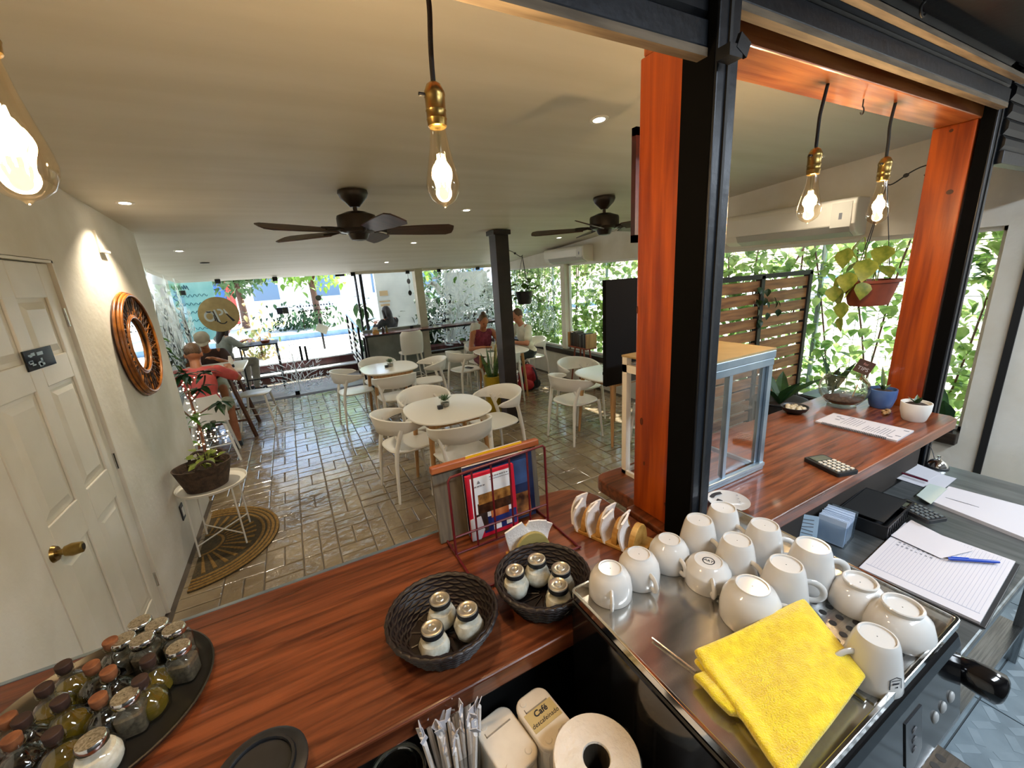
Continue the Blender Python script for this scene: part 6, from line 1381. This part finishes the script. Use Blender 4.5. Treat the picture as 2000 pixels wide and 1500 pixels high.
def raw_mesh(name, V_, F_, mat, parent):
    me = bpy.data.meshes.new(name); me.from_pydata(V_.tolist(), [], F_.tolist()); me.materials.append(mat); o = bpy.data.objects.new(name, me); COL.objects.link(o); o.parent = parent; o['kind'] = 'stuff'; return o
def tree(label, x, y, z0, h, r, n, mat, seed, L=.28):
    t = thing('street_tree', label, 'tree', (x, y, z0)); rg = random.Random(seed)
    MB().tube(bez((0, 0, 0), (.1, 0, h*.3), (-.1, .1, h*.6), (0, 0, h), 8), [.16-.012*i for i in range(9)], 10).build('trunk', m_brownwood, t, smooth=60)
    for i in range(4): a_ = 1.6*i; MB().tube(bez((0, 0, h*.5), (.3*math.cos(a_), .3*math.sin(a_), h*.7), (r*.5*math.cos(a_), r*.5*math.sin(a_), h*.8), (r*.8*math.cos(a_), r*.8*math.sin(a_), h), 5), .05, 6).build('branch', m_brownwood, t)
    def smp(g):
        d = g.normal(size=3); d /= np.linalg.norm(d); return np.array([0, 0, h*.82])+d*r*g.uniform(.35, 1)*np.array([1, 1, .75])
    V_, F_, *_ = leaf_cloud(n, smp, L, L*.3, seed); raw_mesh('crown', V_, F_, mat, t)
m_tree = pm('street_leaf', '#4d7a2c', '#a2c24e', .5, scale=.8, transl=.4, coords='World'); m_treed = pm('street_leaf_dark', '#27402a', '#5a7a4a', .5, scale=.8, transl=.3, coords='World')
tree('leafy bright green tree across the street beside the red shop', 1.0, 19, .36, 3.4, 2.0, 1400, m_tree, 1)
tree('dark leafy tree across the street left of the signpost', -1.7, 20.6, .36, 3.2, 1.7, 1500, m_treed, 2)
tree('leafy tree across the street behind the steel door post', 5.2, 20, .36, 3.3, 1.9, 1200, m_tree, 3)
def bush(label, x, y, z0, r, h, n, mat, seed, L=.22):
    t = thing('street_bush', label, 'bush', (x, y, z0)); V_, F_, *_ = leaf_cloud(n, lambda g: np.array([g.normal()*r*.45, g.normal()*r*.35, abs(g.normal())*h*.45+.05]), L, L*.25, seed); raw_mesh('foliage', V_, F_, mat, t)
    MB().tube([(0, 0, 0), (.02, 0, h*.5)], .03, 6).build('stem', m_brownwood, t)
bush('low grey-green bush across the street under the trees', .4, 17.5, .36, 1.6, .9, 500, m_treed, 5)
bush('orange-green shrub outside the glass by the round sticker', -.72, 10.9, .36, .5, 1.0, 260, pm('shrub_leaf', '#6a8a4c', '#c09a70', .5, scale=3, transl=.4, coords='World'), 6, .14)
bush('spiky dark plant outside beside the steel post', 1.50, 9.9, .36, .22, 1.3, 60, m_treed, 7, .28)
struct(MB().box(-1.90, -1.76, 4.4, 9.3, -.1, 3.0).build('wall_outer_side', pm('side_wall', '#c9cdca', '#d8dbd8', .8, scale=3)), 'pale neighbouring wall beyond the side glass')
# white outer wall behind the woman at the bench
struct(MB().box(1.95, 2.95, 10.6, 10.75, .3, 3.2).build('wall_outer', pm('outer_wall', '#d5dada', '#e2e6e5', .8, scale=3)), 'pale wall beyond the bench window')
t = thing('wall_poster', 'faded tan drawing on the pale outer wall', 'poster', (2.12, 10.59, 1.35))
for i, (w_, h_, z_) in enumerate(((.2, .12, .2), (.26, .03, .05), (.22, .05, -.05), (.18, .1, -.2))): MB().box(-w_/2, w_/2, -.006, 0, z_, z_+h_).build('print', pm('faded_tan', '#c6ab85', rough=.8), t)
t = thing('wind_chime', 'dangling dark leaf chime beside the beige pillar', 'ornament', (2.12, FY-.1, 2.04))
MB().tube([(0, 0, .02), (0, 0, -.42)], .003, 5).build('string', m_blkm, t)
for z_ in (-.18, -.40): b = MB(); b.ell((0, 0, z_), (.035, .008, .05)); b.build('leaf_disc', m_blkm if z_ < -.3 else m_inkgrey, t, smooth=60)
# greenery and boards beyond the vinyl-leaf window
for i, (x, y, r, h_, lb) in enumerate(((2.95, 9.45, .35, 1.2, 'dark fern outside the vinyl-leaf window'), (3.75, 9.5, .35, 1.3, 'bright green shrub outside the vinyl-leaf window'), (4.45, 9.5, .28, 1.3, 'dark shrub outside the corner of the glass'))):
    bush(lb, x, y, 0, r, h_, 420, m_treed if i != 1 else m_leaf, 11+i, .2)
bush('broad dark hedge beyond the pale board outside', 4.0, 11.1, .36, 1.3, 2.4, 1500, m_treed, 31, .2)
t = thing('outdoor_board', 'large pale board standing outside the vinyl-leaf window', 'board', (4.05, 10.0, .3)); MB().box(-.55, .6, -.02, .02, .75, 1.7).build('panel', pm('board_pale', '#d8dce2', rough=.7), t)
for x_ in (-.5, .55): MB().box(x_-.02, x_+.02, 0, .04, .06, .75).build('leg', m_blackmetal, t)
tag(MB().box(2.5, 4.1, 8.6, 8.95, 0, .45).build('planter_box', m_riser), 'long dark red planter outside the vinyl-leaf window', 'planter')
# ------------------------------------------------------------ ivy beyond the garden window
t = thing('ivy_fence', 'sunlit wall of climbing ivy beyond the garden window', 'ivy', (5.05, 0, 0))
for i in range(7): MB().tube([(0, -1+1.7*i, -.02), (0, -1+1.7*i, 3.1)], .025, 8).build('fence_post', m_alu, t)
net = MB()
for i in range(60): net.tube([(0, -1.2+.18*i, 0), (0, -1.2+.18*i, 3.0)], .0025, 4)
for i in range(20): net.tube([(0, -1.2, .1+.15*i), (0, 9.4, .1+.15*i)], .0025, 4)
q = net.build('wire_net', pm('green_wire', '#3f6a58', rough=.6), t); q['kind'] = 'stuff'
rg = random.Random(4)
for i in range(26):
    y0 = rg.uniform(-1, 9.2); MB().tube(bez((0, y0, 0), (.05, y0+rg.uniform(-.4, .4), .9), (-.05, y0+rg.uniform(-.6, .6), 1.8), (0, y0+rg.uniform(-.8, .8), 2.9), 8), .009, 5).build('vine_stem', m_brownwood, t)
def smp(g):
    while True:
        y, z = g.uniform(-1.2, 9.4), g.uniform(0, 3.1)
        k_ = .5+.5*math.sin(1.7*y+1.3*z)*math.sin(2.3*z-.9*y+1)
        if g.uniform() < .25+.75*k_: return np.array([g.normal()*.09, y, z])
V_, F_, PP, AZ, EL, SC = leaf_cloud(17000, smp, .108, .046, 21)
dist = np.abs(PP[:, 1]-2.3)+np.abs(PP[:, 2]-1.3)*1.2; order = np.argsort(dist); pick = set(order[:300].tolist())
keep = np.array([i for i in range(len(PP)) if i not in pick]); nf = len(F_)//len(PP)
F2 = F_.reshape(len(PP), nf, 4)[keep].reshape(-1, 4)
used_v, inv = np.unique(F2, return_inverse=True); raw_mesh('foliage', V_[used_v], inv.reshape(-1, 4), m_ivy, t)
tb = MB(); leaf_mesh(tb, Matrix.Identity(4), 1, .4, .2, .25); lp = tb.build('leaf', m_ivy, t)
for j, i in enumerate(order[:300]):
    o = lp if j == 0 else lp.copy()
    if j: COL.objects.link(o)
    o.matrix_local = Matrix.Translation(PP[i]) @ Matrix.Rotation(AZ[i], 4, 'Z') @ Matrix.Rotation(EL[i], 4, 'X') @ Matrix.Scale(SC[i], 4)
# ------------------------------------------------------------ people
m_eye = pm('eye_dark', '#1a1210', rough=.2); m_lip = pm('lip', '#8a4038', rough=.5)
def person(label, loc, rz, sh, skin, shirt, pants, lean=.15, tz=.76, reach=.40, hairm=None, hair='short', sleeve=.55, longpants=False, headpitch=.25, headyaw=0, knee_out=.13, cap=None, sc=1.0, legs=True, shirt_name='shirt', wr=None):
    t = thing('person', label, 'person', loc, rz); t.scale = (sc,)*3
    Rl = Matrix.Rotation(-lean, 3, 'X'); pel = Vector((0, 0, sh+.10)); up = lambda *v: pel+Rl @ Vector(v)
    neck = up(0, 0, .50); hc = neck+Vector((0, .05+lean*.1, .135)); HR = Matrix.Rotation(headyaw, 4, 'Z') @ Matrix.Rotation(-headpitch, 4, 'X')
    b = MB()
    def hp(*v): return hc+(HR.to_3x3() @ Vector(v))
    MT = lambda *v: Matrix.Identity(4)
    b.ell(up(0, 0, .30), (.155, .105, .20), M=Rl.to_4x4()); b.ell(up(0, .01, .10), (.145, .105, .15), M=Rl.to_4x4()); b.ell(pel, (.165, .125, .12)); b.capsule(up(-.15, 0, .44), up(.15, 0, .44), .062, .062)
    b.capsule(up(0, 0, .46), hc+Vector((0, -.015, -.06)), .058, .052)
    b.ell(hp(0, -.005, .02), (.076, .096, .105), M=HR); b.ell(hp(0, .02, -.045), (.058, .072, .075), M=HR); b.ell(hp(0, .098, -.012), (.013, .018, .026), M=HR)
    for s in (-1, 1): b.ell(hp(s*.078, -.01, -.01), (.012, .022, .032), M=HR)
    arms = []
    for k, s in enumerate((-1, 1)):
        shd = up(s*.185, 0, .435); wri = Vector(wr[k]) if wr else Vector((s*.11, reach, tz+.03)); mid = (shd+wri)/2; dvec = wri-shd
        L_ = .28; hl = dvec.length/2; off = math.sqrt(max(.001, L_*L_-min(hl, .279)**2)); dirv = Vector((s*.75, -.25, -.75)); dirv -= dvec.normalized()*dirv.dot(dvec.normalized()); elb = mid+dirv.normalized()*off
        b.capsule(shd, elb, .052, .041); b.capsule(elb, wri, .040, .027); arms.append((shd, elb, wri))
        f = (wri-elb).normalized(); side = f.cross(Vector((0, 0, 1))).normalized(); nrm = side.cross(f)
        pc = wri+f*.05; q = Matrix((side, f, nrm)).transposed().to_4x4(); b.ell(pc, (.040, .052, .016), M=q)
        for i, (o_, ln) in enumerate(((-.030, .058), (-.010, .070), (.010, .074), (.030, .066))):
            p0 = wri+f*.088+side*o_; p1 = p0+f*ln*.5-nrm*.008; p2 = p1+f*ln*.35-nrm*.022; b.capsule(p0-f*.02, p1, .0095, .009, 8); b.capsule(p1, p2, .009, .008, 8)
        th0 = wri+f*.03-side*s*.034; th1 = th0+f*.035-side*s*.028-nrm*.01; b.capsule(th0, th1, .012, .010, 8); b.capsule(th1, th1+f*.028-nrm*.006, .010, .008, 8)
    kn = []
    if legs:
        for s in (-1, 1):
            hip = pel+Vector((s*.09, .02, -.02)); knee = Vector((s*knee_out, .44, sh+.055)); ank = Vector((s*knee_out*1.05, .38 if sh < .55 else .34, max(.085, sh-.42))); b.capsule(hip, knee, .085, .060); b.capsule(knee, ank, .056, .038)
            b.capsule(ank+Vector((0, -.03, -.045)), ank+Vector((0, .13, -.055)), .034, .030); kn.append((hip, knee, ank))
    o = remesh(b.build('body', skin, t), .0085, 4)
    for s in (-1, 1):
        e = MB(); e.ell(hp(s*.032, .083, .012), (.010, .007, .006)); e.build('eye', m_eye, t, smooth=80)
    e = MB(); e.ell(hp(0, .084, -.062), (.022, .006, .006)); e.build('mouth', m_lip, t, smooth=80)
    c_ = MB(); g = .013
    c_.ell(up(0, 0, .30), (.155+g, .105+g, .205), M=Rl.to_4x4()); c_.ell(up(0, .01, .10), (.148+g, .108+g, .16), M=Rl.to_4x4()); c_.ell(pel+Vector((0, 0, .02)), (.165+g, .125+g, .10)); c_.capsule(up(-.13, 0, .435), up(.13, 0, .435), .055+g, .055+g)
    for s, (shd, elb, wri) in zip((-1, 1), arms):
        if sleeve > .05:
            if sleeve <= 1: c_.capsule(shd, shd.lerp(elb, sleeve), .052+g, .048+g)
            else: c_.capsule(shd, elb, .052+g, .042+g); c_.capsule(elb, elb.lerp(wri, sleeve-1), .042+g, .034+g)
    remesh(c_.build(shirt_name, shirt, t), .012, 5)
    if legs:
        c_ = MB(); c_.ell(pel+Vector((0, 0, -.01)), (.172+g*.6, .132+g*.6, .105))
        for hip, knee, ank in kn:
            c_.capsule(hip, hip.lerp(knee, .92), .085+g, .066+g)
            if longpants: c_.capsule(knee, knee.lerp(ank, .95), .062+g, .05+g)
        remesh(c_.build('trousers' if longpants else 'shorts', pants, t), .012, 5)
        for (hip, knee, ank) in kn:
            f_ = MB(); f_.capsule(ank+Vector((0, -.035, -.055)), ank+Vector((0, .15, -.062)), .040, .036); f_.box(ank.x-.04, ank.x+.04, ank.y-.075, ank.y+.185, ank.z-.092, ank.z-.075); remesh(f_.build('shoe', m_blkp, t), .01, 3)
    if hairm:
        h_ = MB()
        h_.ell(hp(0, -.022, .040), (.085, .095, .095), M=HR)
        if hair == 'long':
            h_.ell(hp(0, -.07, -.06), (.085, .055, .16), M=HR); h_.ell(hp(0, -.085, -.19), (.075, .045, .13), M=HR)
            for s in (-1, 1): h_.capsule(hp(s*.075, .0, .03), hp(s*.085, .0, -.22), .030, .026)
        if hair == 'bun': h_.ell(hp(0, -.05, .125), (.045, .045, .04), M=HR)
        remesh(h_.build('hair', hairm, t), .009, 3)
    if cap:
        h_ = MB(); h_.lathe([(.094, .0), (.096, .02), (.086, .065), (.05, .095), (.001, .104)], 24, sy=1.12); h_.v = [tuple(HR @ Vector(v)+hp(0, -.008, .035)) for v in h_.v]; co = h_.build('cap', cap, t, smooth=60)
        h_ = MB(); h_.prism([(.085*math.cos(a), .07+.095*math.sin(a)) for a in [math.pi*i/14 for i in range(15)]], .0, .008); h_.v = [tuple(HR @ Vector(v)+hp(0, .0, .035)) for v in h_.v]; h_.build('cap_brim', cap, co)
    return t
m_pink = pm('coral_shirt', '#b8433f', '#cc5a52', .8, scale=9, bump=.3, bscale=14); m_khaki = pm('khaki', '#8d8a6c', '#a5a184', .85, scale=9); m_capg = pm('cap_sand', '#9c8f7a', '#b0a48e', .85, scale=9)
# man in pink at the high wooden table
t = person('man in a coral pink shirt and shorts seen from behind', (-1.02, 5.55, 0), .10, .50, m_skin, m_pink, m_khaki, lean=.32, tz=.90, reach=.62, hairm=m_hairb, hair='short', sleeve=.75, headpitch=.55, sc=1.0, wr=[(-.10, .60, .97), (.30, .55, .96)], knee_out=.20)
person('person in a sand-coloured cap facing the man in pink', (-1.16, 7.45, 0), math.pi, .50, m_skin, pm('dark_brown_top', '#3a2620', '#4c342c', .8, scale=9), m_khaki, lean=.25, tz=.90, reach=.42, hairm=m_hair, sleeve=.6, headpitch=.6, cap=m_capg, wr=[(-.15, .45, .97), (.15, .42, .97)])
def stool(label, x, y, rz, h, back=True):
    t = thing('stool', label, 'stool', (x, y, 0), rz)
    b = MB(); b.loft([[(px, py, z) for px, py in rrect(w_, w_, 0, p=3.5)] for z, w_ in ((h-.03, .34), (h-.022, .38), (h-.008, .39), (h, .36))]); b.build('seat', m_white, t, smooth=50)
    for sx in (-1, 1):
        for sy in (-1, 1): MB().tube([(sx*.14, sy*.14, h-.025), (sx*.215, sy*.215, .006)], [.017, .012], 8).build('leg', m_white, t, smooth=60)
    if back:
        b = MB(); R = []
        for j in range(8):
            u = j/7; z = h-.02+.32*u; w_ = .20-.06*max(0, u-.55)/.45; R.append([(w_*k, -.185-.035*u+.05*k*k, z) for k in (-1, -.6, -.2, .2, .6, 1)]+[(w_*k, -.172-.035*u+.05*k*k, z) for k in (1, .6, .2, -.2, -.6, -1)])
        b.loft(R); b.build('backrest', m_white, t, smooth=60)
    MB().tube([(-.185, .185, .22), (.185, .185, .22), (.185, -.185, .22), (-.185, -.185, .22)], .008, 6, loop=True).build('foot_ring', m_white, t)
stool('white stool with a rounded back under the man in pink', -1.02, 5.53, .1, .50); stool('white stool under the person in the cap', -1.16, 7.48, math.pi, .50, False); stool('free white stool tucked at the brown trestle table', -.62, 6.62, 1.4, .50, False)
t = thing('trestle_table', 'high table with slanted dark brown legs beside the man in pink', 'table', (-1.0, 6.50, 0))
b = MB(); b.prism([(x, y) for x, y in rrect(.72, .85, .05)], .90, .925); b.build('table_top', m_white2, t, bevel=.004)
for sy in (-1, 1):
    for sx in (-1, 1): MB().tube([(sx*.16, sy*.30, .90), (sx*.33, sy*.36, .0)], .024, 4).build('leg', m_brownwood, t)
    MB().tube([(-.27, sy*.345, .25), (.27, sy*.345, .25)], .014, 6).build('crossbar', m_brownwood, t)
t = thing('drink_bottle', 'small white bottle with dark base on the trestle table', 'bottle', (-.78, 6.35, .925)); b = MB(); b.lathe([(.001, 0), (.028, 0), (.03, .01), (.028, .04), (.001, .042)], 18); b.build('base', m_blkp, t, smooth=50); b = MB(); b.lathe([(.026, .04), (.027, .10), (.018, .13), (.018, .15), (.001, .152)], 18); b.build('body', m_white, t, smooth=50)
# grey-topped woman outside behind the sticker, with her table
person('woman with long dark hair in a grey top behind the round sticker', (-1.18, 9.0, 0), -.95, .52, m_skinl, pm('grey_top', '#7e8078', '#94968d', .85, scale=9), pm('beige_trousers', '#8d8474', '#a0978a', .85, scale=9), lean=.12, tz=.92, reach=.44, hairm=m_hair, hair='long', sleeve=1.6, longpants=True, headpitch=.3)
stool('white stool outside under the woman in grey', -1.18, 9.0, -.95, .50)
t = thing('patio_table', 'black-framed high table outside the street glass', 'table', (-.62, 9.15, 0))
b = MB(); b.box(-.32, .32, -.30, .30, .875, .90); b.build('table_top', m_blkm, t)
for sx in (-1, 1):
    for sy in (-1, 1): MB().box(sx*.29-.012, sx*.29+.012, sy*.27-.012, sy*.27+.012, 0, .875).build('leg', m_blkm, t)
for sy in (-1, 1): MB().box(-.29, .29, sy*.27-.01, sy*.27+.01, .25, .27).build('foot_rail', m_blkm, t)
t = thing('bread_basket', 'small brown basket on the black-framed patio table', 'basket', (-.50, 9.05, .90)); b = MB(); b.lathe([(.001, 0), (.06, 0), (.085, .05), (.08, .05), (.001, .02)], 20); b.build('bowl', m_terra, t, smooth=50)
# woman at the far side of the bench window
person('woman with long dark hair in black beyond the bench glass', (1.93, 9.35, .0), .5, .50, m_skinl, pm('black_top', '#1a1718', '#2a2626', .8, scale=9), m_blkm, lean=.08, tz=.95, reach=.38, hairm=m_hair, hair='long', sleeve=1.7, longpants=True, headpitch=.25)
stool('white stool outside under the woman in black', 1.93, 9.35, .5, .50, False)
# diners
person('woman in a red sleeveless top sitting at the diners\' table', (2.80, 6.40, 0), math.pi-.05, .45, m_skin, pm('red_top', '#6e2030', '#8a3244', .8, scale=20), pm('red_skirt', '#5a1c22', '#702a30', .85, scale=9), lean=.20, tz=.75, reach=.42, hairm=m_hairb, hair='bun', sleeve=0, headpitch=.5, shirt_name='top', sc=.97)
person('person in a white T-shirt and dark shorts beside the dark column', (3.56, 6.14, 0), math.pi/2+.06, .45, m_skinl, pm('cream_tshirt', '#d6d2b8', '#e4e0ca', .85, scale=9, bump=.3, bscale=12), pm('dark_shorts', '#1c2622', '#26322d', .85, scale=9), lean=.22, tz=.75, reach=.42, hairm=m_hairb, hair='short', sleeve=.7, headpitch=.45)
